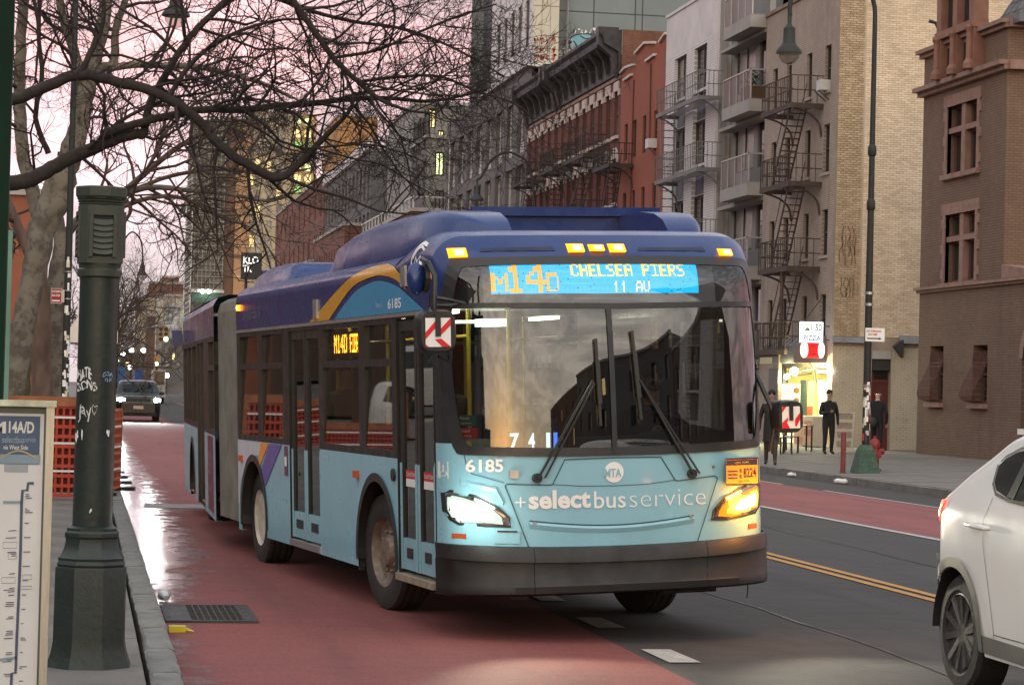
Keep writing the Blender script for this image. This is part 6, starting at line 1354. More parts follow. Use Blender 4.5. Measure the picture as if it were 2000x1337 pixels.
    if longcoat: q = MB(); q.lathe([(.185, .55), (.18, .8), (.165, 1.0), (.17, 1.15)], (0, 0, 0), 20, cap=False); q.v = [(x * k, y * k * .78, z * k) for x, y, z in q.v]; f(q, 'coat_skirt', cm)
    return T
man = at(1617, 888, Z=.27); person('dark haired man in a dark jacket standing before the lit pizza shop with a phone', (man[0], man[1], zs(man[0])), .1, 1.74, arms={-1: ((-.27, -.02, 1.10), (-.10, -.27, 1.17)), 1: ((.27, .03, 1.09), (.25, -.05, .86))})
q = MB(); q.box(-.03, .03, -.345, -.335, 1.17, 1.30); ph_ = thing('phone', 'dark phone held by the standing man before the pizza shop', 'phone', (man[0] - .05, man[1] - .32, 1.45)); q = MB(); q.box(man[0] - .085, man[0] - .015, man[1] - .335, man[1] - .325, zs(man[0]) + 1.18, zs(man[0]) + 1.31); q.build('case', BLK, ph_)
m2 = at(1712, 893, Z=.22); person('bald man in a black jacket walking away behind the far lamp post and hydrant', (m2[0], m2[1], zs(m2[0])), pi - .5, 1.72, pose='walk', coat=(.008, .008, .010), bald=True, skin=mat('skin_pale', (.46, .30, .24), .5), arms={1: ((.27, .06, 1.08), (.22, -.10, .88)), -1: ((-.27, .08, 1.09), (-.26, .02, .86))})
q = MB(); q.ball((m2[0] - .17, m2[1] - .1, zs(m2[0]) + .86), .2, 12, 8, 0, (.8, .5, .75)); q.build('shoulder_bag', mat('bag_grey', (.03, .032, .036), .7, bump=.2), None, 60, label='dark grey shoulder bag hanging at the hip of the bald man', cat='bag')
m3 = at(1506, 908, Z=.16); person('person in a long dark coat on the far kerb, half hidden by the bus', (m3[0] - .02, m3[1], .155), -.3, 1.80, coat=(.016, .012, .010), legs=(.05, .034, .028), longcoat=True, pose='walk')
# driver and passengers inside the bus
def inbus(v, u, w): return BM @ Vector((v, u, w))
dp = inbus(1.93, 1.25, .52); person('bus driver in dark uniform sitting behind the wheel of the bus', dp, math.radians(7.3), 1.74, seated=True, coat=(.018, .020, .030), arms={-1: ((-.27, -.10, .82), (-.15, -.36, .92)), 1: ((.27, -.10, .82), (.18, -.34, .92))}, beard=True, skin=SKIND)
for (v, u, lab, c_, bl) in ((.36, 1.85, 'bearded passenger standing just inside the front door of the bus', (.02, .02, .024), True), (.62, 2.9, 'dark haired passenger inside the bus, left of the centre bar', (.05, .045, .04), False), (.30, 4.85, 'passenger standing by the rear door inside the bus', (.09, .07, .05), False)):
    p_ = inbus(v, u, .39); person(lab, p_, math.radians(7.3) + (.4 if u > 3 else 0), 1.66, coat=c_, beard=bl, skin=SKIND, group=None)
# ------------------------------------------------------------------ houses along the far side
XF = 22.5; PF = PX(XF)
def yz(px, py, X=XF): p = at(px, py, X=X); return p[1], p[2]
FRD = mat('frame_dark', (.035, .034, .034), .5); FRW = mat('frame_white', (.46, .46, .46), .5); FRG = mat('frame_grey', (.16, .16, .165), .5); FRB = mat('frame_brown', (.10, .055, .04), .6)
def pane(name, col, rough=.06): return mat(name, col, rough, var=.3, vs=1.1, spec=.7)
PD = pane('pane_dark', (.018, .019, .021)); PD2 = pane('pane_dusk', (.035, .034, .038)); PCUR = pane('pane_curtain', (.16, .145, .135), .25); PBL = pane('pane_blind', (.26, .245, .23), .3); PLIT = emit('pane_lit', (1, .72, .28), 1.6); PLG = emit('pane_lit_green', (.9, 1, .45), 1.3)
WR = random.Random(21)
def panes(): return WR.choice([PD, PD, PD2, PD2, PCUR, PBL])
STONE = mat('trim_stone', (.24, .145, .115), .8, var=.2, vs=4, bump=.2, dirt=.3)
def shellbox(parent, x0, x1, y0, y1, z0, z1, m, front=False, near=False, name='wall'):
    q = MB()
    if front: q.quad((x0, y0, z0), (x0, y1, z0), (x0, y1, z1), (x0, y0, z1))
    if near: q.quad((x0, y0, z0), (x1, y0, z0), (x1, y0, z1), (x0, y0, z1))
    q.quad((x0, y1, z0), (x1, y1, z0), (x1, y1, z1), (x0, y1, z1)); q.quad((x1, y0, z0), (x1, y1, z0), (x1, y1, z1), (x1, y0, z1))
    return q.build(name, m, parent)
def roofq(parent, x0, x1, y0, y1, z, m=None): q = MB(); q.quad((x0, y0, z), (x1, y0, z), (x1, y1, z), (x0, y1, z)); return q.build('roof', m or mat('roof_tar', (.06, .058, .06), .9), parent)
def bricks(parent, P, a0, a1, b0, b1, m, bw=.203, bh=.058, j=.010, off=.010, take=300, pick=None, rows_off=None):
    """laid bricks proud of the mortar sheet: the best-seen ones as parts, the rest joined"""
    R = lambda a, b, d: P(a, b, -d); rest = MB(); cand = []
    n = int((b1 - b0) / (bh + j)); r = random.Random(4)
    for i in range(n):
        z = b0 + i * (bh + j); a = a0 - ((bw + j) / 2 if i % 2 else 0)
        while a < a1 - .03:
            l, h = max(a, a0), min(a + bw, a1)
            if h - l > .03: cand.append((l, h, z))
            a += bw + j
    full = [c for c in cand if abs((c[1] - c[0]) - bw) < .001]
    full.sort(key=lambda c: pick(c) if pick else c[2]); chosen = set(full[:take]); ms = m if isinstance(m, (list, tuple)) else [m]
    O = Vector(P(0, 0, 0)); one = MB(); f = lambda a, b, d: tuple(Vector(P(a, b, -d)) - O)
    def brick(q, l, h, z, d, mm, g):
        a, b, c, e = (l, z), (h, z), (h, z + bh), (l, z + bh); fr = [g(*p, d) for p in (a, b, c, e)]; bk = [g(*p, 0) for p in (a, b, c, e)]; q.poly(fr, mm)
        for t in range(4): q.quad(fr[t], bk[t], bk[(t + 1) % 4], fr[(t + 1) % 4], mm)
    meshes = []
    for mm in range(len(ms)): q = MB(); brick(q, 0, bw, 0, off, 0, f); meshes.append(q.mesh('brick', ms[mm]))
    for c in cand:
        mm = r.randrange(len(ms)); d = off + r.uniform(-.003, .004)
        if c in chosen: link('brick', meshes[mm], parent, Vector(P(c[0], c[2], r.uniform(-.003, .002))))
        else: brick(rest, *c, d, mm, P if False else (lambda a, b, dd: P(a, b, -dd)))
    return rest.build('brickwork', ms, parent, kind='stuff')

# --- brown brick house with stone trim (right edge)
BRX = brickmat('brown_brick_front', 'x', (.165, .104, .076), (.198, .128, .094), (.12, .085, .068), .20, .068); BRY = brickmat('brown_brick_side', 'y', (.170, .104, .070), (.20, .128, .088), (.12, .085, .066), .20, .068)
T = thing('brown_house', 'tall brown brick house with stone cross windows and slate roof at the right edge', 'house', (XF, 58, .33))
wn = [(57.52, 59.66, 7.84, 9.63), (57.50, 59.66, 4.95, 6.75)]; lw = [(59.63, 60.62, 1.78, 3.28), (56.52, 57.50, 1.78, 3.26)]
q = MB(); facade(q, PF, 55.6, 61.55, .2, 11.25, wn + lw, .32); q.build('wall', BRX, T)
q = MB(); facade(q, PF, 46, 55.6, .2, 4.82, [(52.2, 54.3, .35, 2.9), (48, 49, 1.8, 3.3)], .5); q.build('wall', BRX, T)
q = MB(); facade(q, PY(55.6), XF, 33, 4.8, 11.25, [(26, 28, 7.8, 9.6), (26, 28, 5.3, 6.8)], .3); q.build('wall', BRY, T); shellbox(T, XF, 33, 55.6, 61.55, .2, 11.25, BRY)
roofq(T, XF, 33, 46, 55.6, 4.95); q = MB(); q.quad((XF, 46, .2), (33, 46, .2), (33, 46, 4.82), (XF, 46, 4.82)); q.build('wall', BRY, T)
# arched doorway
q = MB(); ap = [(52.2, 2.9)] + [(53.25 - 1.05 * math.cos(t), 2.9 + .95 * math.sin(t)) for t in [pi * i / 14 for i in range(15)]]
q.poly([PF(a, b, -.004) for a, b in ap]); q.build('arch_head', DARK, T); q = MB(); q.quad(PF(52.2, .35, .48), PF(54.3, .35, .48), PF(54.3, 2.9, .48), PF(52.2, 2.9, .48)); q.build('door', mat('door_dark', (.05, .022, .018), .5), T)
q = MB(); q.ribbon(ap[1:], lambda a, b: PF(a, b, -.03), .22); q.build('arch_trim', STONE, T)
def ledge(parent, y0, y1, z0, z1, d, m=STONE, name='cornice', x=XF, steps=2):
    q = MB()
    for k in range(steps): q.box(x - d * (k + 1) / steps, x + .02, y0 - (.02 * k), y1 + .02 * k, z0 + (z1 - z0) * k / steps, z0 + (z1 - z0) * (k + 1) / steps - .002)
    return q.build(name, m, parent)
ledge(T, 55.45, 61.7, 10.12, 10.36, .28); ledge(T, 55.5, 61.68, 11.18, 11.40, .22); ledge(T, 46, 61.62, 4.74, 4.88, .16)
q = MB(); q.box(XF - .02, 33, 55.36, 55.6, 10.12, 10.36); q.box(XF - .02, 33, 55.4, 55.6, 11.18, 11.40); q.build('cornice', STONE, T)
q = MB(); q.prism([(55.6, 4.9), (52.5, 4.9), (55.6, 5.25)], lambda a, b: (XF - .05, a, b), lambda a, b: (XF + 2, a, b)); q.build('buttress_cap', STONE, T)
for (a, b, c, d) in wn:
    q = MB(); e = .16
    for (p0, p1, r0, r1) in ((a - e, a, c - .02, d), (b, b + e, c - .02, d), (a - e - .10, b + e + .10, d, d + .30)): q.box(XF - .035, XF + .10, p0, p1, r0, r1)
    for z in (c + .12, c + .78, d - .35): q.box(XF - .033, XF + .08, a - e - .11, a - e, z, z + .24); q.box(XF - .033, XF + .08, b + e, b + e + .11, z, z + .24)
    q.build('stone_surround', STONE, T); q = MB(); q.box(XF - .12, XF + .3, a - .25, b + .25, c - .15, c - .02); q.build('sill', STONE, T)
    mid = (a + b) / 2; q = MB(); q.box(XF + .02, XF + .24, mid - .13, mid + .13, c, d); q.box(XF + .025, XF + .23, a, mid - .13, c + 1.08, c + 1.22); q.box(XF + .025, XF + .23, mid + .13, b, c + 1.08, c + 1.22); q.build('mullion', STONE, T)
    for (p, r0, s_, t_) in ((a + .02, mid - .14, c + .02, c + 1.07), (mid + .14, b - .02, c + .02, c + 1.07), (a + .02, mid - .14, c + 1.23, d - .02), (mid + .14, b - .02, c + 1.23, d - .02)): window(T, PF, (p, r0, s_, t_), FRB, PD, .22, .05, 0)
GRL = mat('grille_red', (.085, .020, .020), .5, var=.2, vs=9)
for (a, b, c, d) in lw:
    window(T, PF, (a, b, c, d), FRB, PD, .28, .06, .5); q = MB(); q.box(XF - .14, XF + .02, a - .08, b + .08, c - .14, c - .02); q.build('sill', STONE, T)
    q = MB(); prof = [(-.01, d - .15), (.02, d - .45), (.05, c + .95), (.20, c + .62), (.34, c + .36), (.36, c + .18), (.28, c + .06), (.05, c + .02)]
    nb = 9
    for i in range(nb + 1):
        y = a + .02 + (b - a - .04) * i / nb; q.tube([(XF - p, y, z) for p, z in prof], .011, 5)
    for (p, z) in prof[1:-1]: q.tube([(XF + .02, a + .02, z), (XF - p, a + .02, z), (XF - p, b - .02, z), (XF + .02, b - .02, z)], .010, 5)
    q.build('window_grille', GRL, T, 60)
# oriel with stone piers, parapet run and slate mansard
a, b = 57.35, 59.70; q = MB()
for y in (a, (a + b) / 2, b): q.box(XF - .30, XF + .1, y - .16, y + .16, 10.36, 14.6); q.lathe([(.16, 10.36), (.16, 10.5), (.09, 10.62), (.08, 11.3), (.13, 11.42), (.12, 11.5)], (XF - .34, y, 0), 10)
q.box(XF - .34, XF + .1, a - .2, b + .2, 11.42, 11.62); q.box(XF - .31, XF + .1, a, b, 12.75, 12.9); q.build('oriel_frame', mat('oriel_stone', (.21, .105, .075), .75, var=.2, vs=3, bump=.2), T)
q = MB(); q.quad((XF - .1, a, 10.4), (XF - .1, b, 10.4), (XF - .1, b, 14.6), (XF - .1, a, 14.6)); q.build('pane', PD, T)
SLATE = mat('slate', (.085, .09, .10), .55, var=.3, vs=3, bump=.2)
for (y0, y1) in ((59.9, 61.4), (55.0, 57.15)):
    q = MB()
    for i in range(7):
        z0, z1 = 11.4 + i * .30, 11.4 + i * .30 + .31; x0, x1 = XF + .25 + i * .17, XF + .25 + (i + 1) * .17; c_ = max(0, y1 - .10 * i - (.12 if y0 > 58 else 0) * i)
        n = 6
        for k in range(n): ya, yb = y0 + (c_ - y0) * k / n, y0 + (c_ - y0) * (k + 1) / n - .012; q.quad((x0 - .02, ya, z0), (x0 - .02, yb, z0), (x1 + .0, yb, z1), (x1 + .0, ya, z1))
    q.build('slate_roof', SLATE, T); q = MB(); q.box(XF + .05, XF + .6, y0, y1, 11.25, 11.5); q.build('gutter', mat('lead_grey', (.11, .11, .12), .5), T)
q = MB(); q.tube([(XF + .2, 61.0, 11.9), (XF + .1, 61.0, 12.1), (XF - .1, 61.0, 12.15)], .05, 6); q.tube([(XF + .25, 55.9, 12.15), (XF + .05, 55.9, 12.3), (XF - .1, 55.9, 12.2)], .05, 6); q.build('finial', FRD, T)

# --- cream brick house with the pizza shop
CB1, CB2 = (.30, .215, .15), (.36, .26, .175)
CRX = brickmat('cream_brick_front', 'x', (.34, .28, .235), (.39, .325, .27), (.23, .19, .165), .21, .068, .012, stain=.5); MORT = mat('mortar', (.33, .265, .20), .9, var=.2, vs=1.5)
YB = [mat('yellow_brick_a', (.65, .53, .39), .85, var=.12, vs=1.2, bump=.2, bs=30, dirt=.25), mat('yellow_brick_b', (.59, .475, .345), .85, var=.12, vs=1.2, bump=.2, bs=30, dirt=.3), mat('yellow_brick_c', (.69, .57, .43), .85, var=.10, vs=1.2, bump=.2, bs=30, dirt=.2)]
DBK = [mat('tan_brick_a', (.46, .355, .24), .85, var=.2, vs=3, bump=.3, bs=30, dirt=.3), mat('tan_brick_b', (.39, .295, .19), .85, var=.2, vs=3, bump=.3, bs=30, dirt=.4)]
Y0, Y1, ZT = 69.05, 77.0, 14.66
T = thing('cream_brick_house', 'cream brick corner house with rusty fire escapes above the lit pizza shop', 'house', (XF, 73, .33))
wr = []; rowz = [(11.35, 12.77), (8.80, 10.31), (6.22, 7.66), (3.59, 5.02)]
for zb0, zt0 in rowz:
    for (ya, yb) in ((69.85, 70.45), (71.80, 72.36), (74.0, 74.55), (75.58, 76.15)): wr.append((ya, yb, zb0, zt0))
q = MB(); facade(q, PF, Y0, Y1, 3.25, ZT, wr, .16); q.build('wall', CRX, T)
for h in wr: window(T, PF, h, FRD, WR.choice([PD, PD, PD2]), .12, .045, .5); q = MB(); q.box(XF - .07, XF + .1, h[0] - .08, h[1] + .08, h[2] - .09, h[2]); q.build('sill', mat('sill_pale', (.33, .29, .26), .8, dirt=.4), T)
shellbox(T, XF, 30, Y0, Y1, .2, ZT, MORT); roofq(T, XF, 30, Y0, Y1, ZT - .25)
PS = PY(Y0); ZL = 3.62
q = MB(); facade(q, PS, XF, 30, ZL, ZT, []); q.build('wall', MORT, T)
pick = lambda c: abs(c[2] - 9.8) + .02 * abs(c[0] - 24)
bricks(T, PS, XF + .85, 28.2, ZL + .1, ZT, YB, take=200, pick=lambda c: abs(c[2] - 9.5) * 3 + abs(c[0] - 24.6)); bricks(T, PS, XF, XF + .80, ZL + .1, ZT, DBK, take=100, off=.022, j=.016, bw=.195, bh=.054, pick=lambda c: abs(c[2] - 9.5))
q = MB(); q.box(XF + .80, XF + .85, Y0 - .02, Y0 + .1, ZL, ZT); q.build('downpipe_strip', mat('strip_pale', (.42, .34, .26), .7), T)
q = MB(); q.box(XF - .06, 30, Y0 - .06, Y0 + .25, ZT, ZT + .12); q.box(XF - .06, XF + .25, Y0 + .25, Y1, ZT, ZT + .12); q.build('coping', mat('coping_brown', (.20, .15, .11), .85, var=.3, dirt=.6), T)
# painted ground floor of the side wall: two pale panels of painted brick beside the red door
PNT = mat('painted_brick', (.50, .445, .34), .55, var=.12, vs=1.2, bump=.15, bs=14, dirt=.25); da, db = at(1703, 700, Y=Y0)[0], at(1740, 700, Y=Y0)[0]; XE = at(1794, 800, Y=Y0)[0] + 3
q = MB(); facade(q, PS, XF, 30, .2, ZL, [(da, db, .2, 3.05)], .35); q.build('wall', MORT, T)
bricks(T, PS, XF + .02, da - .18, .28, 3.45, PNT, take=60, off=.012); bricks(T, PS, db + .02, 28, .28, 3.45, PNT, take=60, off=.012)
for (x0, x1, z0, z1) in ((XF - .05, da - .1, 3.50, 3.70), (db + .25, 28, 3.52, 3.78)): q = MB(); q.prism([(0, z0), (-.16, z0 + .02), (-.02, z1), (0, z1)], lambda a, b: (x0, Y0 + a, b), lambda a, b: (x1, Y0 + a, b)); q.build('lead_flashing', mat('flashing_grey', (.15, .15, .16), .5, var=.2), T)
q = MB(); q.prism([(db + .02, 3.45), (db + .30, 3.10), (db + .30, 3.65)], lambda a, b: (a, Y0 - .30, b), lambda a, b: (a, Y0 - .02, b)); q.build('spot_fixture', FRD, T)
q = MB(); q.box(da + .10, db, Y0 + .20, Y0 + .26, .2, 2.32); q.build('door', mat('door_maroon', (.115, .030, .030), .5, var=.15, vs=2, dirt=.2), T); q = MB(); q.box(da, da + .10, Y0 + .10, Y0 + .30, .2, 2.6); q.box(da + .1, db, Y0 + .18, Y0 + .3, 2.32, 2.42); q.build('door_frame', mat('door_frame_red', (.14, .028, .026), .5), T)
q = MB(); q.box(da + .12, db, Y0 + .24, Y0 + .28, 2.42, 2.70); q.build('transom_pane', PD2, T); q = MB(); q.box(da, db, Y0 - .02, Y0 + .3, 3.05, 3.30); q.build('lintel', mat('lintel_pale', (.40, .38, .36), .7), T); q = MB(); q.box(da, db, Y0 + .02, Y0 + .32, 2.70, 3.05); q.build('shutter_box', FRD, T)
q = MB(); q.box(da - .16, da - .02, Y0 - .03, Y0 + .1, .2, 3.4); q.build('pier', MATS['strip_pale'], T)
# dark graffiti scrawl on the brick pier
sr = random.Random(8)
for k in range(7):
    q = MB(); x, z = XF + .15 + .08 * k, 5.9 + .25 * (k % 2); pts = [(x + sr.uniform(-.03, .09), z + .22 * j + sr.uniform(-.05, .05)) for j in range(5)]; q.ribbon(spl(pts, 4), lambda a, b: (a, Y0 - .034, b), .035); q.build('scrawl', mat('scrawl_dark', (.17, .12, .075), .8), T)
for k in range(5): q = MB(); x, z = XF + .2 + .09 * k, 4.9; q.ribbon(spl([(x + sr.uniform(-.03, .1), z + .2 * j) for j in range(4)], 4), lambda a, b: (a, Y0 - .034, b), .035); q.build('scrawl', MATS['scrawl_dark'], T)
# air conditioner in the top right window
for (h, lab) in ((wr[0], 'small white air conditioner hanging from the top right window of the cream house'),):
    A_ = thing('air_conditioner', lab, 'air conditioner', (XF, 70.1, h[2])); q = MB(); q.box(XF - .30, XF + .1, h[0] + .12, h[1] - .08, h[2] + .0, h[2] + .32); q.build('case', FRW, A_); q = MB(); q.bar((XF - .35, h[0] + .15, h[2] - .02), (XF, h[0] + .15, h[2] - .3), .03, .03); q.bar((XF - .35, h[1] - .1, h[2] - .02), (XF, h[1] - .1, h[2] - .3), .03, .03); q.build('bracket', FRD, A_)
# --- fire escapes
RUST = mat('rusty_iron', (.050, .033, .028), .75, var=.35, vs=5, dirt=.4, dirtcol=(.10, .045, .025)); GREYI = mat('grey_iron', (.13, .125, .13), .6, var=.2); BLKI = mat('dark_iron', (.022, .019, .018), .7, var=.3)
def fire_escape(label, y0, y1, zlev, m, proj=1.0, rail=.92, stair=True, group='iron fire escapes on the far houses', x=XF, lean=1, bars=16, ladder=False, thick=.045):
    T = thing('fire_escape', label, 'fire escape', (x, (y0 + y1) / 2, zlev[-1]), group); xo = x - proj
    for k, z in enumerate(zlev):
        q = MB(); q.bar((xo, y0, z), (xo, y1, z), .06, .16); q.bar((x, y0, z), (xo, y0, z), .06, .16); q.bar((x, y1, z), (xo, y1, z), .06, .16); P_ = q.build('platform', m, T)
        sl_ = MB(); sl_.box(-.02, .02, 0, 1, -.01, .012); 
        sm = sl_.mesh('slat', m)
        for i in range(9):
            if stair and lean and 3 <= i <= 6 and k < 0: continue
            o = link('slat', sm, P_, (xo + .08 + (proj - .14) * i / 8, y0 + .03, z + .05)); o.scale = (1, (y1 - y0 - .06) * (1 if i > 3 or not stair else .45), 1)
        q = MB()
        for zz in (z + rail, z + rail * .52):
            q.tube([(x, y0, zz), (xo, y0, zz), (xo, y1, zz), (x, y1, zz)], thick * .42, 5)
        for i in range(bars + 1): y = y0 + (y1 - y0) * i / bars; q.tube([(xo, y, z), (xo, y, z + rail)], thick * (.42 if i % 4 == 0 else .28), 4)
        for i in range(5): xx = xo + proj * i / 5; q.tube([(xx, y0, z), (xx, y0, z + rail)], thick * .28, 4); q.tube([(xx, y1, z), (xx, y1, z + rail)], thick * .28, 4)
        q.build('railing', m, T)
        q = MB(); 
        for y in (y0 + .1, y1 - .1): q.tube(spl([(xo + .1, y, z - .06), (x - .45, y, z - .22), (x - .12, y, z - .50), (x - .02, y, z - .95)], 4), .035, 6)
        q.build('bracket', m, T)
        if k < len(zlev) - 1:
            zn = zlev[k + 1]; q = MB(); ya, yb = (y0 + .45, y1 - .9) if lean > 0 else (y1 - .45, y0 + .9); xa = xo + .12; wd = .52
            if ladder: ya = yb = y0 + .3 if lean > 0 else y1 - .3; xa = xo + .1; yb = ya + (.25 if lean > 0 else -.25)
            for dx in (0, wd): q.bar((xa + dx, ya, z), (xa + dx, yb, zn + .05), .03, .10)
            S = q.build('stair', m, T); n = 13 if not ladder else 9; tr = MB()
            tr.box(0, wd, -.09, .09, -.012, .012); tm = tr.mesh('tread', m)
            for i in range(1, n): t = i / n; link('tread', tm, S, (xa, ya + (yb - ya) * t, z + (zn + .05 - z) * t))
            q = MB()
            for dx in (0, wd): q.tube([(xa + dx, ya, z + .75), (xa + dx, yb, zn + .8)], .014, 4)
            q.build('handrail', m, T)
    return T
xo = XF - 1.05; fz = [at(1545, 205, X=xo)[2], at(1545, 357, X=xo)[2], at(1535, 524, X=xo)[2]]; fy0 = at(1545, 205, X=xo)[1]; fy1 = at(1490, 229, X=xo)[1]
fire_escape('rusty fire escape zigzagging down the cream brick house above the pizza sign', fy0, fy1 + .1, fz + [fz[-1] - 2.6], RUST, 1.05, .95)
q = MB(); pxx = at(1532, 600, X=XF - .9); q.tube([(XF - 1.0, pxx[1], .3), (XF - 1.0, pxx[1], fz[2])], .06, 8); q.build('drop_pole', RUST, bpy.data.objects['fire_escape'])

# --- pizza shop front on the ground floor of the cream house
PZ = thing('pizza_shop', 'small lit pizza shop front with grey awning in the cream brick house', 'shop', (XF, 73, .33)); GR = zs(XF)
oa, ob_ = 69.55, 75.7
q = MB(); facade(q, PF, Y0, Y1, .2, 3.25, [(oa, ob_, .25, 2.75)], .2); q.build('wall', CRX, PZ)
INW = mat('shop_wall_cream', (.55, .52, .33), .6, var=.1); q = MB(); q.quad((XF + 2.4, oa, .3), (XF + 2.4, ob_, .3), (XF + 2.4, ob_, 2.8), (XF + 2.4, oa, 2.8)); q.quad((XF + .2, ob_, .3), (XF + 2.4, ob_, .3), (XF + 2.4, ob_, 2.8), (XF + .2, ob_, 2.8)); q.quad((XF + .2, oa, .3), (XF + 2.4, oa, .3), (XF + 2.4, oa, 2.8), (XF + .2, oa, 2.8)); q.quad((XF, oa, 2.78), (XF + 2.4, oa, 2.78), (XF + 2.4, ob_, 2.78), (XF, ob_, 2.78)); q.build('interior', INW, PZ)
q = MB(); q.quad((XF, oa, .36), (XF + 2.4, oa, .36), (XF + 2.4, ob_, .36), (XF, ob_, .36)); q.build('shop_floor', mat('tile_tan', (.3, .26, .2), .4), PZ)
q = MB(); q.box(XF - .04, XF + .08, ob_ - 1.6, ob_, .36, 2.75); q.build('shutter', mat('shutter_grey', (.11, .11, .115), .5, var=.2, vs=3, stretch=(1, 1, 12)), PZ)
SIGNW = emit('sign_white_lit', (.86, .95, 1), 1.15, (.7, .7, .7))
def shoppart(px0, px1, py0, py1, x, name, m, d=.05, par=None):
    a, b = at(px1, (py0 + py1) / 2, X=x), at(px0, (py0 + py1) / 2, X=x); z1, z0 = at((px0 + px1) / 2, py0, X=x)[2], at((px0 + px1) / 2, py1, X=x)[2]; q = MB(); q.box(x - d, x, a[1], b[1], max(z0, GR), z1); return q.build(name, m, par or PZ), (a[1], b[1], max(z0, GR), z1, x - d)
def shoplet(s, box, f, m, par, bold=0.0):
    y0, y1, z0, z1, x = box; q = MB(); letter(q, s, f[0], f[1], f[2], f[3], lambda a, b: (x - .004, y1 - (y1 - y0) * a, z0 + (z1 - z0) * b), bold); return q.build('lettering', m, par)
MENU = emit('menu_backlit', (1, .93, .55), .9, (.7, .65, .4)); o, bx4 = shoppart(1527, 1567, 749, 868, XF - .05, 'menu_board', MENU); MI = mat('menu_ink', (.16, .13, .05), .6)
for k in range(9): shoplet('menu slices', bx4, (.08, .55 + .05 * (k % 3), .91 - k * .045, .935 - k * .045), MI, o)
for k, ch in enumerate('ITALIAN'): shoplet(ch, bx4, (.72, .88, .46 - k * .065, .505 - k * .065), MI, o)
for k in range(3): y0_, y1_, z0_, z1_, x_ = bx4; q = MB(); c_ = z1_ - .22 - k * .32; q.poly([(x_ - .005, y1_ - (y1_ - y0_) * (.78 + .16 * math.cos(t)), c_ + .10 * math.sin(t)) for t in [2 * pi * i / 9 for i in range(9)]]); q.build('menu_picture', mat('pizza_brown', (.40, .20, .04), .6), o)
shoppart(1568, 1580, 742, 870, XF - .03, 'pier', mat('shop_pier', (.03, .045, .04), .5), .1)
o, bo = shoppart(1581, 1592, 744, 812, XF - .05, 'light_strip', emit('strip_orange', (1, .48, .10), 1.6, (.5, .2, .05)), .06); q = MB(); y0_, y1_, z0_, z1_, x_ = bo; q.box(x_ - .004, x_ - .002, y0_, y1_, z0_, z0_ + (z1_ - z0_) * .28); q.build('light_strip', mat('strip_red', (.45, .05, .02), .5), PZ)
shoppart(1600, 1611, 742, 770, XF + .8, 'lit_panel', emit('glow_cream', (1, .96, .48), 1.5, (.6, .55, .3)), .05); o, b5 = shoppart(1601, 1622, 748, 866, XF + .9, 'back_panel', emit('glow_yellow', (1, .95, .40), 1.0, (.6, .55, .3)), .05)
o, b6 = shoppart(1571, 1609, 812, 880, XF - .55, 'menu_case', mat('case_cream', (.50, .43, .33), .5), .35); y0_, y1_, z0_, z1_, x_ = b6
for r_i in range(3):
    for c_i in range(2):
        q = MB(); ya, yb = y1_ - (y1_ - y0_) * (.08 + .47 * c_i), y1_ - (y1_ - y0_) * (.50 + .46 * c_i); za, zb2 = z0_ + (z1_ - z0_) * (.06 + .27 * r_i), z0_ + (z1_ - z0_) * (.30 + .27 * r_i); q.quad((x_ - .004, ya, za), (x_ - .004, yb, za), (x_ - .004, yb, zb2), (x_ - .004, ya, zb2)); q.build('food_picture', mat('food_%d' % ((r_i + c_i) % 3), ((.42, .20, .12), (.50, .30, .18), (.38, .16, .12))[(r_i + c_i) % 3], .5, var=.4, vs=14), o)
# awning
a0 = at(1624, 700, X=XF)[1]; a1 = at(1512, 700, X=XF - .9)[1] + 1.2; AW = mat('awning_grey', (.10, .10, .098), .7, var=.15, bump=.1)
q = MB(); pf_ = [(0, 3.72), (-.55, 3.66), (-.92, 3.42), (-1.02, 3.05), (-1.02, 2.86), (-.98, 2.86), (0, 2.9)]; q.prism(pf_, lambda x, z: (XF + x, Y0 + .65, z), lambda x, z: (XF + x, a1, z)); q.build('awning', AW, PZ, 30)
q = MB(); q.quad((XF - 1.025, a1, 2.86), (XF - 1.025, a1 - 1.4, 2.86), (XF - 1.025, a1 - 1.4, 3.06), (XF - 1.025, a1, 3.06)); q.build('awning_valance', mat('valance_cream', (.42, .38, .25), .6), PZ)
q = MB()
for k in range(4): q.quad((XF - .93 - .02, Y0 + 1.3 + .5 * k, 3.40), (XF - .93 - .02, Y0 + 1.55 + .5 * k, 3.40), (XF - .60, Y0 + 1.75 + .5 * k, 3.66), (XF - .60, Y0 + 1.5 + .5 * k, 3.66))
q.build('awning_stripe', mat('awning_pale', (.25, .22, .21), .7), PZ)
# hung signs
SY = 69.35; s0, s1 = at(1564, 668, Y=SY), at(1608, 629, Y=SY); T2 = thing('pizza_sign', 'white lit box sign reading $1.50 PIZZA hung out over the awning', 'sign', (s0[0], SY, s0[2]))
q = MB(); q.box(s0[0], s1[0], SY, SY + .16, s0[2], s1[2]); q.build('box', SIGNW, T2); fs = lambda a, b: (s0[0] + (s1[0] - s0[0]) * a, SY - .004, s0[2] + (s1[2] - s0[2]) * b); SI = mat('sign_ink_blue', (.02, .025, .05), .5)
for s_, f, bo in (('1.50', (.46, .94, .56, .90), .02), ('$', (.34, .43, .72, .90), .0), ('PIZZA', (.12, .90, .10, .34), .02)): q = MB(); letter(q, s_, f[0], f[1], f[2], f[3], fs, bo); q.build('lettering', SI, T2)
q = MB(); q.poly([fs(.14, .55), fs(.42, .55), fs(.36, .70), fs(.26, .74)]); q.build('sign_picture', mat('sign_leaf', (.25, .45, .25), .5), T2); q = MB(); letter(q, 'by the slice', .48, .84, .42, .48, fs); q.build('lettering', mat('sign_pale_ink', (.25, .4, .45), .5), T2)
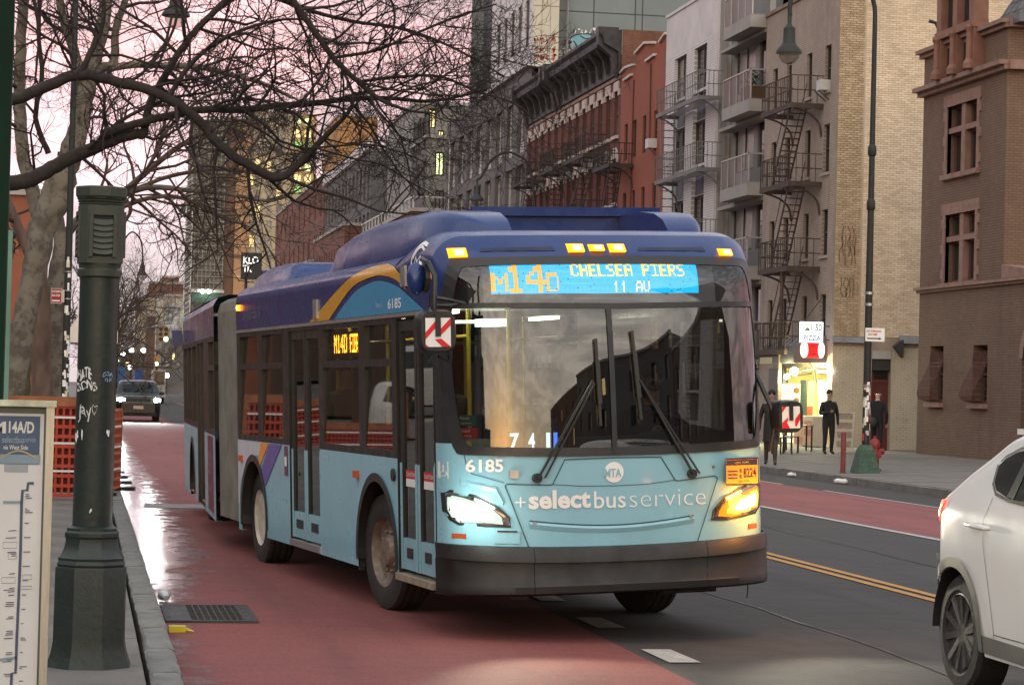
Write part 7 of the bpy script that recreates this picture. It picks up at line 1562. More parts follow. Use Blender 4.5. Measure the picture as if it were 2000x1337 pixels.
q = MB(); q.tube([(s1[0], SY + .08, s1[2] - .12), (XF, SY + .08, s1[2] - .12)], .02, 6); q.tube([(s1[0], SY + .08, s0[2] + .1), (XF, SY + .08, s0[2] + .1)], .02, 6); q.tube([(s0[0] + .1, SY + .08, s1[2]), (XF, SY + 1.0, s1[2] + .75)], .014, 5); q.build('bracket', FRD, T2)
r0, r1 = at(1566, 698, Y=SY), at(1611, 668, Y=SY); T3 = thing('round_sign', 'glowing red and white rounded sign under the $1.50 sign', 'sign', (r0[0], SY, r0[2]))
q = MB(); zc, hh = (r0[2] + r1[2]) / 2, (r1[2] - r0[2]) / 2; wq_ = r1[0] - r0[0]
q.prism([(r0[0] + wq_ * .10, r0[2] + .01), (r0[0] + wq_ * .92, r0[2] + .01), (r0[0] + wq_ * .92, r1[2] - .01), (r0[0] + wq_ * .10, r1[2] - .01)], lambda a, b: (a, SY + .02, b), lambda a, b: (a, SY + .2, b)); q.build('box', emit('sign_red_lit', (1, .012, .012), .85, (.4, .02, .02)), T3)
for cxx in (.13, .86): q = MB(); q.lathe([(.001, -.01), (1, -.005), (1, .15)], (0, 0, 0), 20, 0, 'y', cap=False); q.v = [(r0[0] + wq_ * cxx + x * .105, SY + .0 + y, zc + z * hh) for x, y, z in q.v]; q.build('disc', emit('disc_white', (1, .80, .74), 1.2, (.6, .5, .5)), T3)
q = MB(); fr3 = lambda a, b: (r0[0] + wq_ * a, SY + .015, zc + hh * b)
letter(q, 'PIZZA', .28, .72, -.6, .6, fr3); q.build('lettering', emit('sign_dark_red', (.35, .0, .0), .7, (.2, 0, 0)), T3)
# flood lamps and tube under the awning
LC = (1, .94, .46)
for k, (px, py, r_, s_) in enumerate(((1551, 725, .13, 60), (1536, 735, .085, 45))):
    p_ = at(px, py, X=XF - .85); L_ = thing('flood_lamp', ['large glowing flood lamp under the pizza awning', 'smaller glowing flood lamp left of the large one under the awning'][k], 'lamp', p_); q = MB(); q.ball(p_, r_, 14, 9); q.build('bulb', emit('flood_bulb', (1, .97, .70), 30), L_, 60); q = MB(); q.tube([p_, (XF, p_[1] + .1, p_[2] + .12)], .03, 6); q.build('arm', FRD, L_)
    l = bpy.data.lights.new('flood_light', 'POINT'); l.energy = 260 if k == 0 else 110; l.color = LC; l.shadow_soft_size = .12; o = bpy.data.objects.new('flood_light', l); COL.objects.link(o); o.location = (p_[0] - .22, p_[1], p_[2] - .08)
tb = at(1586, 725, X=XF - .4); L_ = thing('tube_lamp', 'lit white tube lamp over the pizza counter', 'lamp', tb); q = MB(); q.box(XF - .1, XF - .03, tb[1] - .9, tb[1] + .5, tb[2] - .03, tb[2] + .03); q.build('tube', emit('tube_white', (1, 1, .82), 14), L_)
l = bpy.data.lights.new('shop_light', 'AREA'); l.energy = 260; l.size = 2.0; l.color = LC; o = bpy.data.objects.new('shop_light', l); COL.objects.link(o); o.location = (XF + 1.1, 72.3, 2.7)
l = bpy.data.lights.new('shop_light', 'POINT'); l.energy = 130; l.color = LC; l.shadow_soft_size = .2; o = bpy.data.objects.new('shop_light', l); COL.objects.link(o); o.location = (XF - .35, 70.2, 2.55)
# sandwich board, table, chairs
sbx = at(1640, 880, Z=.34); T2 = thing('sandwich_board', 'leaning white menu sandwich board against the cream side wall by the shop', 'board', sbx); bxm = sbx[0]; bym = sbx[1] - .4; g_ = zs(bxm)
q = MB(); q.prism([(-.30, 0), (.25, 0), (.36, 1.15), (-.12, 1.15)], lambda a, b: (bxm + a, bym + .06 + b * .10, g_ + b), lambda a, b: (bxm + a, bym + .10 + b * .10, g_ + b)); q.build('panel', mat('board_white', (.5, .46, .38), .6), T2)
q = MB()
for k in range(4): q.prism([(-.2 + .02 * k, .15 + .26 * k), (.22 + .02 * k, .15 + .26 * k), (.22 + .02 * k, .32 + .26 * k), (-.2 + .02 * k, .32 + .26 * k)], lambda a, b: (bxm + a, bym + .055 + b * .10, g_ + b), lambda a, b: (bxm + a, bym + .057 + b * .10, g_ + b))
q.build('menu_picture', mat('board_print', (.30, .24, .18), .6, var=.4, vs=18), T2)
def chair(label, x, y, rot, m, red=None):
    M_ = Matrix.Translation((x, y, zs(x))) @ Matrix.Rotation(rot, 4, 'Z'); T2 = thing('cafe_chair', label, 'chair', group='cafe chairs outside the pizza shop', matrix=M_); f = lambda q, n, mm: q.build(n, mm, T2, None, local=True)
    q = MB(); q.box(-.21, .21, -.21, .21, .44, .47); f(q, 'seat', m)
    for sx in (-1, 1):
        for sy in (-1, 1): q = MB(); q.bar((sx * .19, sy * .19, 0), (sx * .19, sy * .19, .44 if sy < 0 else .92), .03, .03); f(q, 'leg', m)
    q = MB()
    for z in (.62, .74, .86): q.box(-.19, .19, .175, .20, z - .03, z + .03); 
    f(q, 'backrest', red or m)
MTC = mat('chair_black', (.02, .018, .017), .5)
c1 = at(1545, 878, Z=.34); chair('black cafe chair outside the pizza shop, nearer the menu board', c1[0], c1[1], 1.2, MTC, mat('chair_red', (.2, .02, .02), .5)); c2 = at(1527, 880, Z=.33); chair('black cafe chair outside the pizza shop, nearer the bus', c2[0], c2[1], -1.2, MTC)
ct = at(1560, 876, Z=.34); T2 = thing('cafe_table', 'small dark cafe table by the chairs before the menu board', 'table', ct); q = MB(); q.box(ct[0] - .35, ct[0] + .35, ct[1] - .3, ct[1] + .3, zs(ct[0]) + .72, zs(ct[0]) + .75); q.build('top', mat('table_tan', (.25, .2, .13), .5), T2)
for sx in (-1, 1):
    for sy in (-1, 1): q = MB(); q.box(ct[0] + sx * .3 - .02, ct[0] + sx * .3 + .02, ct[1] + sy * .25 - .02, ct[1] + sy * .25 + .02, zs(ct[0]), zs(ct[0]) + .72); q.build('leg', MTC, T2)
nb_ = at(1499, 693, X=XF - .3); T2 = thing('shop_sign', 'small dark neighbouring shop sign beside the pizza awning', 'sign', nb_); q = MB(); q.box(XF - .12, XF - .02, nb_[1] - .2, nb_[1] + 2.2, nb_[2] - .12, nb_[2] + .12); q.build('board', mat('shop_sign_black', (.02, .022, .022), .4), T2); q = MB(); letter(q, 'Nails', 0, 1, 0, 1, lambda a, b: (XF - .124, nb_[1] + .75 - .6 * a, nb_[2] - .06 + .12 * b)); q.build('lettering', BWHITE, T2)

# --- grey house with glass balconies
CG = mat('grey_panel', (.23, .225, .22), .65, var=.1, vs=1, dirt=.15); T = thing('balcony_house', 'narrow grey modern house with glass railed balconies left of the cream brick house', 'house', (XF, 80, .33)); XB = XF + .55; PB_ = PX(XB)
wr = []
for k in range(5):
    z = 14.95 - 2.86 * k
    wr += [(80.2, 82.6, z - 2.25 + .0, z - .2), (78.9, 79.7, z - 2.3, z - .25), (77.35, 78.35, z - 2.3, z - .3)]
q = MB(); facade(q, PB_, 77.0, 83.4, .3, 18, wr, .1); q.build('wall', CG, T); shellbox(T, XB, 32, 77, 83.4, .3, 18, CG)
for i, h in enumerate(wr): window(T, PB_, h, FRG if i % 3 else FRD, emit('pane_warm', (1, .62, .25), .35, (.1, .08, .05)) if i in (5,) else [PBL, PD2, PCUR][i % 3], .06, .05, 0, 1 if i % 3 == 0 else 0)
SLB = mat('slab_concrete', (.26, .25, .24), .7, var=.12, dirt=.2); GLR = glass('rail_glass', (.66, .68, .68), 0, .2, 1.4, .40)
for k in range(5):
    z = at(1467, 28 + .0, X=XF - .55)[2] - 2.86 * k - .0
    xa = XF - .55; ya, yb = at(1467, 28, X=xa)[1], at(1413, 72, X=xa)[1]
    q = MB(); q.box(xa, XB, ya, yb, z - .42, z); B_ = q.build('balcony', SLB, T); q = MB()
    q.quad((xa + .05, ya + .02, z + .05), (xa + .05, yb, z + .05), (xa + .05, yb, z + .98), (xa + .05, ya + .02, z + .98)); q.quad((xa + .05, ya + .03, z + .05), (XB, ya + .03, z + .05), (XB, ya + .03, z + .98), (xa + .05, ya + .03, z + .98)); q.build('glass_rail', GLR, B_)
    q = MB(); q.box(xa + .02, xa + .07, ya, yb, z + .98, z + 1.03); q.box(xa + .02, XB, ya, ya + .05, z + .98, z + 1.03)
    for i in range(5): y = ya + (yb - ya) * i / 4; q.box(xa + .03, xa + .07, y - .02, y + .02, z, z + 1.0)
    q.build('handrail', mat('rail_pale', (.33, .33, .33), .4, .4), B_)
    q = MB(); q.box(XF - .02, XB, ya + .1, 82.9, z - .55, z - .43); q.build('soffit', SLB, T)
q = MB(); q.box(XF + .1, XF + .35, 83.2, 83.4, .3, 18); q.box(XF + .1, XF + .3, 77.0, 77.12, .3, 18); q.build('fin', CG, T)
pt = at(1480, 152, X=XF); T2 = thing('balcony_plant', 'potted plant on the second balcony from the top of the grey house', 'plant', (XF - .1, 78.4, 12.1)); q = MB(); rr = random.Random(3)
for k in range(70): c_ = Vector((XF - .05 + rr.gauss(0, .18), 78.3 + rr.gauss(0, .2), 12.75 + rr.gauss(0, .16))); a_ = Vector((rr.gauss(0, 1), rr.gauss(0, 1), rr.gauss(0, 1))).normalized() * .09; b_ = a_.orthogonal().normalized() * .04; q.quad(c_ - a_, c_ + b_, c_ + a_, c_ - b_)
q.build('leaves', mat('leaf_grey_green', (.07, .09, .06), .6), T2); q = MB(); q.box(XF - .35, XF + .3, 77.9, 78.8, 11.95, 12.45); q.build('planter', mat('planter_wood', (.16, .09, .05), .7), T2)

# --- white painted brick house
WBX = brickmat('white_brick', 'x', (.60, .58, .59), (.66, .64, .65), (.40, .38, .385), .22, .095, .016, bump=.7, stain=.18); WPL = mat('white_render', (.52, .50, .515), .7, var=.1, vs=.8, dirt=.2)
T = thing('white_house', 'white painted brick house with grey spandrels between the balconies and the red houses', 'house', (XF, 87, .33)); wr = []; sp = []
for k in range(5):
    zt = 14.92 - 2.82 * k
    for (a, b) in ((84.85, 86.68), (87.86, 89.70)): wr.append((a, b, zt - 1.70, zt)); sp.append((a, b, zt - 2.80, zt - 1.74))
q = MB(); facade(q, PF, 83.4, 91.15, .3, 15.1, [(a, b, c, d) for a, b, c, d in [(w[0], w[1], s[2], w[3]) for w, s in zip(wr, sp)]], .22); q.build('wall', WBX, T); q = MB(); facade(q, PF, 83.4, 91.15, 15.1, 16.75, []); q.build('wall', WPL, T)
q = MB(); q.box(XF - .05, XF + .3, 83.4, 91.2, 16.75, 16.87); q.build('coping', mat('coping_white', (.5, .48, .48), .6), T); shellbox(T, XF, 31, 83.4, 91.15, .3, 16.75, WPL, near=True)
for h in wr: window(T, PF, h, FRD, panes(), .16, .07, .42, 1)
for h in sp:
    q = MB(); q.box(XF + .16, XF + .2, h[0], h[1], h[2] - .05, h[3]); o = q.build('spandrel', mat('spandrel_blue_grey', (.085, .095, .115), .6, var=.1), T); q = MB(); q.box(XF + .12, XF + .16, h[0] + .25, h[0] + .85, h[2] + .25, h[2] + .7); q.build('vent_grille', FRD, o); q = MB(); q.box(XF - .06, XF + .1, h[0] - .05, h[1] + .05, h[3] - .02, h[3] + .08); q.build('sill', WPL, T)
fz_ = [at(1365, 190, X=XF - .9)[2], at(1362, 330, X=XF - .9)[2]]
fire_escape('grey iron balcony escape with wall ladder on the white brick house', at(1365, 190, X=XF - .9)[1], at(1283, 207, X=XF - .9)[1], [fz_[0], fz_[1], fz_[1] - 2.8], GREYI, .9, 1.0, ladder=True, bars=26, lean=-1)

# --- plain red house with stepped parapet
RX = mat('red_render', (.235, .068, .042), .85, var=.12, vs=.5, bump=.12, bs=40, dirt=.25, dirtcol=(.09, .03, .025)); T = thing('red_house', 'plain brick red house with stepped white coping beside the white brick house', 'house', (XF, 95, .33)); wr = []
for k in range(5):
    zt = 13.27 - 2.95 * k
    for a in (92.35, 94.3, 96.05, 97.65): wr.append((a, a + .62, zt - 1.55, zt))
q = MB(); facade(q, PF, 91.15, 99.1, .3, 15.55, wr, .15); q.build('wall', RX, T)
q = MB(); q.prism([(96.4, 15.55), (93.1, 15.55), (93.1, 16.05), (94.7, 16.25), (96.4, 16.05)], lambda a, b: (XF, a, b), lambda a, b: (XF + .3, a, b)); q.prism([(92.1, 15.552), (91.15, 15.552), (91.15, 16.1), (92.1, 15.9)], lambda a, b: (XF, a, b), lambda a, b: (XF + .3, a, b)); q.build('gable', RX, T)
CPW = mat('coping_pale', (.50, .44, .40), .7, var=.1)
for pts in ([(99.1, 15.6), (98.2, 15.72), (96.45, 15.64)], [(96.45, 16.08), (94.7, 16.30), (93.05, 16.08)], [(92.15, 15.95), (91.15, 16.18)], [(98.4, 15.2), (96.9, 15.26)], [(94.4, 15.5), (92.9, 15.56)]): q = MB(); [q.bar((XF - .03, *pts[i]), (XF - .03, *pts[i + 1]), .16, .10) for i in range(len(pts) - 1)]; q.build('coping', CPW, T)
q = MB(); q.tube([(XF - .04, 96.6, 15), (XF - .04, 96.7, 9)], .03, 5); q.tube([(XF - .04, 93.6, 15.3), (XF - .04, 93.5, 12)], .03, 5); q.build('downpipe', mat('pipe_red', (.10, .03, .022), .7), T)
for h in wr: window(T, PF, h, FRD, WR.choice([PD, PD2]), .10, .045, .5)
shellbox(T, XF, 31, 91.15, 99.1, .3, 15.5, RX, near=True); roofq(T, XF, 31, 91.15, 99.1, 15.4)
for (h, lab) in ((wr[0], 'white air conditioner in an upper window of the plain red house'), (wr[4], 'white air conditioner low on the plain red house above the bus roof')):
    A_ = thing('air_conditioner', lab, 'air conditioner', (XF, h[0], h[2])); q = MB(); q.box(XF - .35, XF + .1, h[0] + .04, h[1] - .04, h[2], h[2] + .38); q.build('case', FRW, A_); q = MB(); q.bar((XF - .3, h[0] + .1, h[2] - .02), (XF, h[0] + .1, h[2] - .3), .03, .03); q.build('bracket', FRD, A_)

# --- two red brick tenements with black cornices
TBX = brickmat('tenement_brick', 'x', (.135, .048, .040), (.165, .060, .048), (.095, .045, .040), .21, .07, stain=.3); LNT = mat('lintel_cream', (.46, .40, .36), .75, var=.12, dirt=.3); CORN = mat('cornice_black', (.016, .016, .018), .55, var=.3)
def tenement(label, y0, y1, n, ztop, parts_):
    T = thing('tenement', label, 'house', (XF, (y0 + y1) / 2, .33), 'red brick tenements with black cornices'); wr = []; st = (y1 - y0) / n
    for k in range(5):
        zt = ztop - .55 - 2.93 * k
        for i in range(n): a = y0 + st * (i + .5) - .42; wr.append((a, a + .84, zt - 1.95, zt))
    q = MB(); facade(q, PF, y0, y1, .3, ztop + .9, wr, .2); q.build('wall', TBX, T); shellbox(T, XF, 33, y0, y1, .3, ztop + .9, TBX); q = MB(); q.quad((XF, y0, .3), (33, y0, .3), (33, y0, ztop + 2.05), (XF, y0, ztop + 2.05)); q.quad((XF + .3, y0 + .25, .3), (33, y0 + .25, .3), (33, y0 + .25, ztop + 2.05), (XF + .3, y0 + .25, ztop + 2.05)); q.quad((XF, y0, ztop + 2.05), (33, y0, ztop + 2.05), (33, y0 + .25, ztop + 2.05), (XF, y0 + .25, ztop + 2.05)); q.build('side_wall', brickmat('old_brick', 'y', (.16, .07, .045), (.21, .10, .065), (.12, .07, .055), .22, .075, stain=.6), T); roofq(T, XF, 33, y0, y1, ztop + .95)
    for i, h in enumerate(wr):
        window(T, PF, h, FRB, WR.choice([PD, PD, PD2, PCUR]), .13, .05, .5)
        arch_ = (i // n) % 2 == 1; c_, w2 = (h[0] + h[1]) / 2, .60; z = h[3]
        if arch_: pts = [(c_ - w2, z - .18), (c_ - w2, z + .12)] + [(c_ - .46 * math.cos(t), z + .18 + .32 * math.sin(t)) for t in [pi * j / 8 for j in range(9)]] + [(c_ + w2, z + .12), (c_ + w2, z - .18), (c_ + .42, z - .18), (c_ + .42, z), (c_ - .42, z), (c_ - .42, z - .18)]
        else: pts = [(c_ - w2 - .1, z - .22), (c_ - w2 - .1, z + .05), (c_ - .46, z + .05), (c_ - .46, z + .42), (c_ + .46, z + .42), (c_ + .46, z + .05), (c_ + w2 + .1, z + .05), (c_ + w2 + .1, z - .22), (c_ + .42, z - .22), (c_ + .42, z), (c_ - .42, z), (c_ - .42, z - .22)]
        q = MB(); q.prism(pts, lambda a, b: PF(a, b, .01), lambda a, b: PF(a, b, -.06)); q.build('lintel', LNT, T); q = MB(); q.box(XF - .12, XF + .1, h[0] - .12, h[1] + .12, h[2] - .14, h[2]); q.build('sill', LNT, T)
    zc = ztop + .55; q = MB(); pr = [(0, zc - .45), (-.12, zc - .40), (-.14, zc + .55), (-.5, zc + .75), (-.78, zc + .9), (-.82, zc + 1.15), (-.95, zc + 1.3), (-.95, zc + 1.42), (0, zc + 1.5)]; q.prism(pr, lambda x, z: (XF + x, y0 + .1, z), lambda x, z: (XF + x, y1 - .1, z)); q.build('cornice', CORN, T)
    nb = n * 2 // 2; q = MB()
    for i in range(nb + 1):
        y = y0 + .5 + (y1 - y0 - 1.0) * i / nb; big = i in (0, nb)
        w = .22 if big else .09; d = 1.0 if big else .72; q = MB(); q.prism([(-.1, zc - .55 if big else zc - .1), (-.22, zc - .3), (-.4, zc + .35), (-d, zc + .85), (-d, zc + (1.62 if big else 1.0)), (-.1, zc + (1.62 if big else 1.0))], lambda x, z: (XF + x, y - w, z), lambda x, z: (XF + x, y + w, z)); q.build('bracket', CORN, T)
    q = MB(); q.box(XF - .06, XF + .02, y0, y1, zc - .62, zc - .47); q.build('band', STONE, T)
tenement('red brick tenement with pale window heads and the tall black bracketed cornice, nearer one', 99.1, 112.4, 8, 15.45, None); tenement('red brick tenement with black cornice behind the twigs, farther one beside the grey house', 112.4, 121.0, 5, 15.45, None)
for (y0, y1, lab, z) in ((96.4, 99.6, 'dark fire escape across the edge of the plain red house and the tenement', 11.35), (101.6, 106.4, 'dark fire escape in the middle of the nearer tenement', 12.25), (108.6, 111.8, 'dark fire escape at the far end of the nearer tenement', 12.25), (115.2, 119.4, 'dark fire escape on the farther tenement by the grey house', 12.25)):
    fire_escape(lab, y0, y1, [z, z - 2.93], BLKI, 1.05, .95, bars=12, thick=.06)

# --- grey house with rows of tall windows, penthouse and slab behind with painted graffiti
GX = mat('grey_brick_front', (.115, .105, .105), .8, var=.12, vs=.8, bump=.1); T = thing('grey_window_house', 'long dark grey house with rows of tall pale framed windows left of the tenements', 'house', (XF, 135, .33)); wr = []
PALE = mat('spandrel_pale', (.50, .48, .48), .6, var=.06)
for k in range(5):
    z1 = 17.3 - 3.55 * k
    for i in range(8): a = 122.0 + 3.36 * i; wr.append((a, a + 1.95, z1 - 2.9, z1))
q = MB(); facade(q, PF, 121.0, 149.3, .3, 18.75, wr, .35); q.build('wall', GX, T); shellbox(T, XF, 36, 121, 149.3, .3, 18.75, GX, near=True); roofq(T, XF, 36, 121, 149.3, 18.7)
for i, h in enumerate(wr):
    window(T, PF, (h[0], h[1], h[2] + .55, h[3]), FRW, [PD2, PCUR, PD, PBL, PD2][i * 7 % 5], .25, .09, 0, 1)
    q = MB(); q.box(XF + .18, XF + .3, h[0], h[1], h[2], h[2] + .53); q.build('spandrel', PALE, T); q = MB(); q.box(XF - .04, XF + .02, h[1] + .12, h[1] + .32, h[2] - .3, h[3] + .3)
    if h[0] > 147 or i % 8 == 7: q.build('pilaster', PALE, T)
PCM = mat('penthouse_cream', (.52, .49, .40), .7, var=.06, vs=.6); PPK = mat('penthouse_white', (.56, .54, .55), .6, var=.06); GS = mat('slab_grey', (.17, .205, .21), .75, var=.1, vs=.4, dirt=.1)
T = thing('penthouse', 'cream and white penthouse block with red graffiti on the grey house roof', 'house', (XF, 128, 18.8))
xa_, xb2 = at(1040, 120, Y=121)[0], at(1090, 120, Y=121)[0]; zt_, zb3 = 27.0, at(1060, 128, Y=121)[2]
q = MB(); facade(q, PY(121), xa_, xb2, zb3 - 1.6, zt_, []); q.build('wall', PCM, T); q = MB(); q.box(xa_ - .35, xb2, 120.6, 121, zb3 - .12, zb3 + .06); q.build('ledge', PPK, T)
hs = [(122.2 + 2.2 * i, 123.4 + 2.2 * i, zb3 + 1.2, zb3 + 3.7) for i in range(5)]; q = MB(); facade(q, PX(xa_), 121, 134, zb3, zt_, hs, .2); q.build('wall', PPK, T); [window(T, PX(xa_), h, FRG, PCUR if i % 2 else PD2, .1, .06, 0, 1) for i, h in enumerate(hs)]
shellbox(T, xa_, xb2 + .5, 121, 134, zb3 - 1.5, zt_, PPK); q = MB(); q.box(xa_ - .4, xa_, 120.9, 136, zb3 - .10, zb3 + .08); q.build('ledge', PPK, T)
q = MB()
for k in (.33, .66): q.box(xa_ + (xb2 - xa_) * k - .01, xa_ + (xb2 - xa_) * k + .01, 120.99, 121, zb3, zt_)
q.box(xa_, xb2, 120.985, 120.998, at(1060, 12, Y=121)[2], at(1060, 12, Y=121)[2] + .03); q.build('panel_joint', FRG, T)
GRD = mat('graffiti_red', (.55, .03, .03), .6); GRG = mat('graffiti_grey', (.30, .26, .25), .6)
def paint(q, pts, w, Y_, n=5): q.ribbon(spl(pts, n), lambda a, b: (lambda p: (p[0], Y_, p[2]))(at(a, b, Y=Y_)), w)
gr = random.Random(31)
q = MB(); q2 = MB()
for i in range(4):
    for j in range(3):
        x, y = 1047 + i * 11.5, 80 + j * 16; pts = [(x + gr.uniform(-4, 4), y + gr.uniform(-7, 7)) for _ in range(5)]; paint(q if gr.random() < .7 else q2, pts, 3.2, 120.99)
        paint(q2, [(x + gr.uniform(-4, 4), y + gr.uniform(-6, 6)) for _ in range(4)], 1.5, 120.985)
q.build('graffiti', GRD, T); q2.build('graffiti', GRG, T)
T = thing('grey_slab', 'tall grey panelled building behind the tenements, painted with a blue graffiti', 'building', (25, 122, .3)); q = MB(); facade(q, PY(121.6), xb2, 33.5, 10, 34, []); q.build('wall', GS, T); shellbox(T, xb2, 33.5, 121.6, 150, 10, 34, GS); q = MB(); q.quad((xb2 + .8, 134, 10), (xb2 + .8, 150, 10), (xb2 + .8, 150, 34), (xb2 + .8, 134, 34)); q.build('wall', mat('slab_dark', (.07, .072, .08), .8), T)
q = MB()
for px in (1159, 1240, 1254): x = at(px, 60, Y=121.6)[0]; q.box(x - .025, x + .025, 121.585, 121.6, 10, 34)
for py in (26, -60, 112): z = at(1190, py, Y=121.6)[2]; q.box(xb2, 33.5, 121.58, 121.597, z - .02, z + .02)
q.build('panel_joint', mat('joint_dark', (.045, .055, .055), .8), T)
pp = lambda x, y, Y_=121.57: (lambda p: (p[0], Y_, p[2]))(at(x, y, Y=Y_))
blob = [(1112, 85), (1117, 72), (1140, 66), (1168, 69), (1192, 80), (1205, 92), (1190, 104), (1170, 112), (1140, 115), (1128, 105), (1115, 96)]
q = MB(); q.poly([pp(*p) for p in spl(blob + [blob[0]], 4)[:-1]]); q.build('graffiti', mat('graffiti_blue', (.16, .36, .44), .6, var=.1), T); q = MB(); q.ribbon(spl(blob + [blob[0]], 4), lambda a, b: pp(a, b, 121.56), 2.4); q.ribbon(spl([(1120, 80), (1128, 92), (1122, 104)], 4), lambda a, b: pp(a, b, 121.555), 2); q.ribbon(spl([(1133, 70), (1145, 76), (1158, 72), (1150, 66)], 4), lambda a, b: pp(a, b, 121.55), 2); q.build('graffiti', mat('graffiti_black', (.02, .025, .03), .6), T)
q = MB(); q3 = MB()
for i in range(16): x, y = gr.uniform(1094, 1132), gr.uniform(72, 132); (q3 if i % 3 else q).ribbon(spl([(x + gr.uniform(-8, 8), y + gr.uniform(-9, 9)) for _ in range(5)], 4), lambda a, b: pp(a, b, 121.565), 2.2)
q.build('graffiti', mat('graffiti_maroon', (.10, .05, .06), .6), T); q3.build('graffiti', mat('graffiti_pale', (.42, .44, .45), .6), T)
q = MB()
for i in range(8): x = 1122 + 7.5 * i; q.ribbon(spl([(x + gr.uniform(-3, 4), 60 + gr.uniform(-5, 6)) for _ in range(4)], 4), lambda a, b: pp(a, b, 121.545), 1.8)
q.build('graffiti', BWHITE, T)

# --- farther houses down the street
BG = mat('far_dark_grey', (.105, .102, .105), .8, var=.1, vs=.2); LGY = mat('far_light_grey', (.23, .225, .21), .8, var=.1, vs=.2); BRK = mat('far_red_brick', (.15, .058, .04), .85, var=.15, vs=.4, bump=.1); OCH = mat('far_ochre', (.38, .20, .07), .8, var=.1, vs=.3); TAN = mat('far_tan', (.36, .21, .11), .85, var=.12, vs=.15); BRW = mat('far_brown', (.13, .075, .055), .85, var=.15, vs=.2)
def block(name, label, x0, x1, y0, y1, z1, m, rows_=(), cols=0, w=.6, h_=1.8, pitch=None, side=(), fr=None, group='houses farther down the street', mull=0, z0=.3, cat='house', mside=None, prob=.0):
    T = thing(name, label, cat, (x0, (y0 + y1) / 2, z0), group); wr = []
    for zt in rows_:
        for i in range(cols): a = y0 + (y1 - y0) * (i + .5) / cols - w / 2; wr.append((a, a + w, zt - h_, zt))
    q = MB(); facade(q, PX(x0), y0, y1, z0, z1, wr, .3); q.build('wall', m, T)
    for k, hh in enumerate(wr): window(T, PX(x0), hh, fr or FRD, WR.choice([PD, PD2, PD, PCUR]) if WR.random() > prob else PLIT, .2, .12, 0, mull)
    sw = list(side); q = MB(); facade(q, PY(y0), x0, x1, z0, z1, [s[:4] for s in sw], .25); q.build('wall', mside or m, T)
    for s in sw: window(T, PY(y0), s, fr or FRD, s[4], .12, .10, 0, 1)
    shellbox(T, x0, x1, y0, y1, z0, z1, mside or m); roofq(T, x0, x1, y0, y1, z1 - .05); q = MB(); q.box(x0 - .12, x1, y0 - .12, y0 + .2, z1, z1 + .25); q.box(x0 - .12, x0 + .2, y0 + .2, y1, z1, z1 + .25); q.build('coping', mat('far_coping', (.35, .33, .32), .8), T)
    return T
def sw_(px0, px1, py0, py1, Y, p): a, b = at(px0, py1, Y=Y), at(px1, py0, Y=Y); return (a[0], b[0], a[2], b[2], p)
block('grey_block', 'grey block with yellow lit windows left of the long grey house', XF, 34, 158, 166, at(840, 270, Y=158)[2], BG, (20.5, 17.3, 14), 3, 1.0, 2.4, side=[sw_(849, 868, 297, 343, 158, PLG), sw_(849, 868, 372, 420, 158, PBL)], mside=LGY)
block('grey_block', 'grey block with lit top floor set back above the yellow windows', XF + .6, 34, 168, 184, at(840, 205, Y=168)[2], LGY, (), 0, side=[sw_(835, 852, 212, 250, 168, PLIT), sw_(855, 868, 255, 268, 168, PLIT)], mside=LGY)
block('terrace_house', 'low red brick house with a railed roof terrace just above the bus roof', XF - 1.2, 30, 156, 186, at(800, 412, Y=156)[2], BRK, (), 0)
T = thing('terrace_rail', 'pale glass railing round the brick roof terrace above the bus', 'railing', (XF - 1.1, 156.2, at(800, 412, Y=156)[2])); zt2 = at(800, 412, Y=156)[2]; q = MB(); q.box(XF - 1.15, 30, 156.1, 156.2, zt2 + .95, zt2 + 1.05)
for i in range(16): q.box(XF - 1.15, XF - 1.05, 156.2 + 1.9 * i, 156.3 + 1.9 * i, zt2, zt2 + .95)
q.box(XF - 1.15, XF - 1.05, 156.2, 186, zt2 + .95, zt2 + 1.05); q.build('rails', mat('rail_white', (.5, .5, .5), .5), T)
block('grey_strip_house', 'dark grey house with close narrow windows in two bands beyond the terrace', XF, 34, 190, 227, at(728, 293, X=XF)[2], BG, (20.0, 16.0, 12.0), 13, 1.5, 2.9, fr=FRG, mside=BG)
q = MB(); zq = at(728, 293, X=XF)[2]; q.box(XF - .3, XF + .1, 190, 227, zq + .1, zq + 1.0); q.build('parapet', PPK, bpy.data.objects['grey_strip_house'])
block('ochre_block', 'ochre roof block showing through the twigs against the pink sky', at(662, 250, Y=235)[0], at(737, 250, Y=235)[0], 235, 250, at(700, 228, Y=235)[2], OCH, (), 0, z0=18)
block('low_brick_house', 'low brown brick house with a row of small windows behind the bus roof', XF - 1.4, 30, 196, 222, 15.2, BRK, (13.6,), 12, .8, 1.5); block('red_brick_house', 'red brick house beside the tan tower above the rear of the bus', XF, 34, 228, 287, at(600, 372, X=XF)[2], BRK, (20.8, 16.8, 13.0), 10, 1.5, 2.4, fr=FRW)
block('low_dark_house', 'low dark house front before the red brick house at the joint of the bus', XF - 1.6, 30, 224, 290, 13.5, BRW, (12.0, 8.6), 16, 1.5, 2.2)
tw = lambda px, py: at(px, py, Y=420)
zt3 = tw(460, 195)[2]; T = thing('tan_tower', 'tall tan tower with grey scaffold netting rising behind the bus', 'tower', (tw(460, 740)[0], 420, 0))
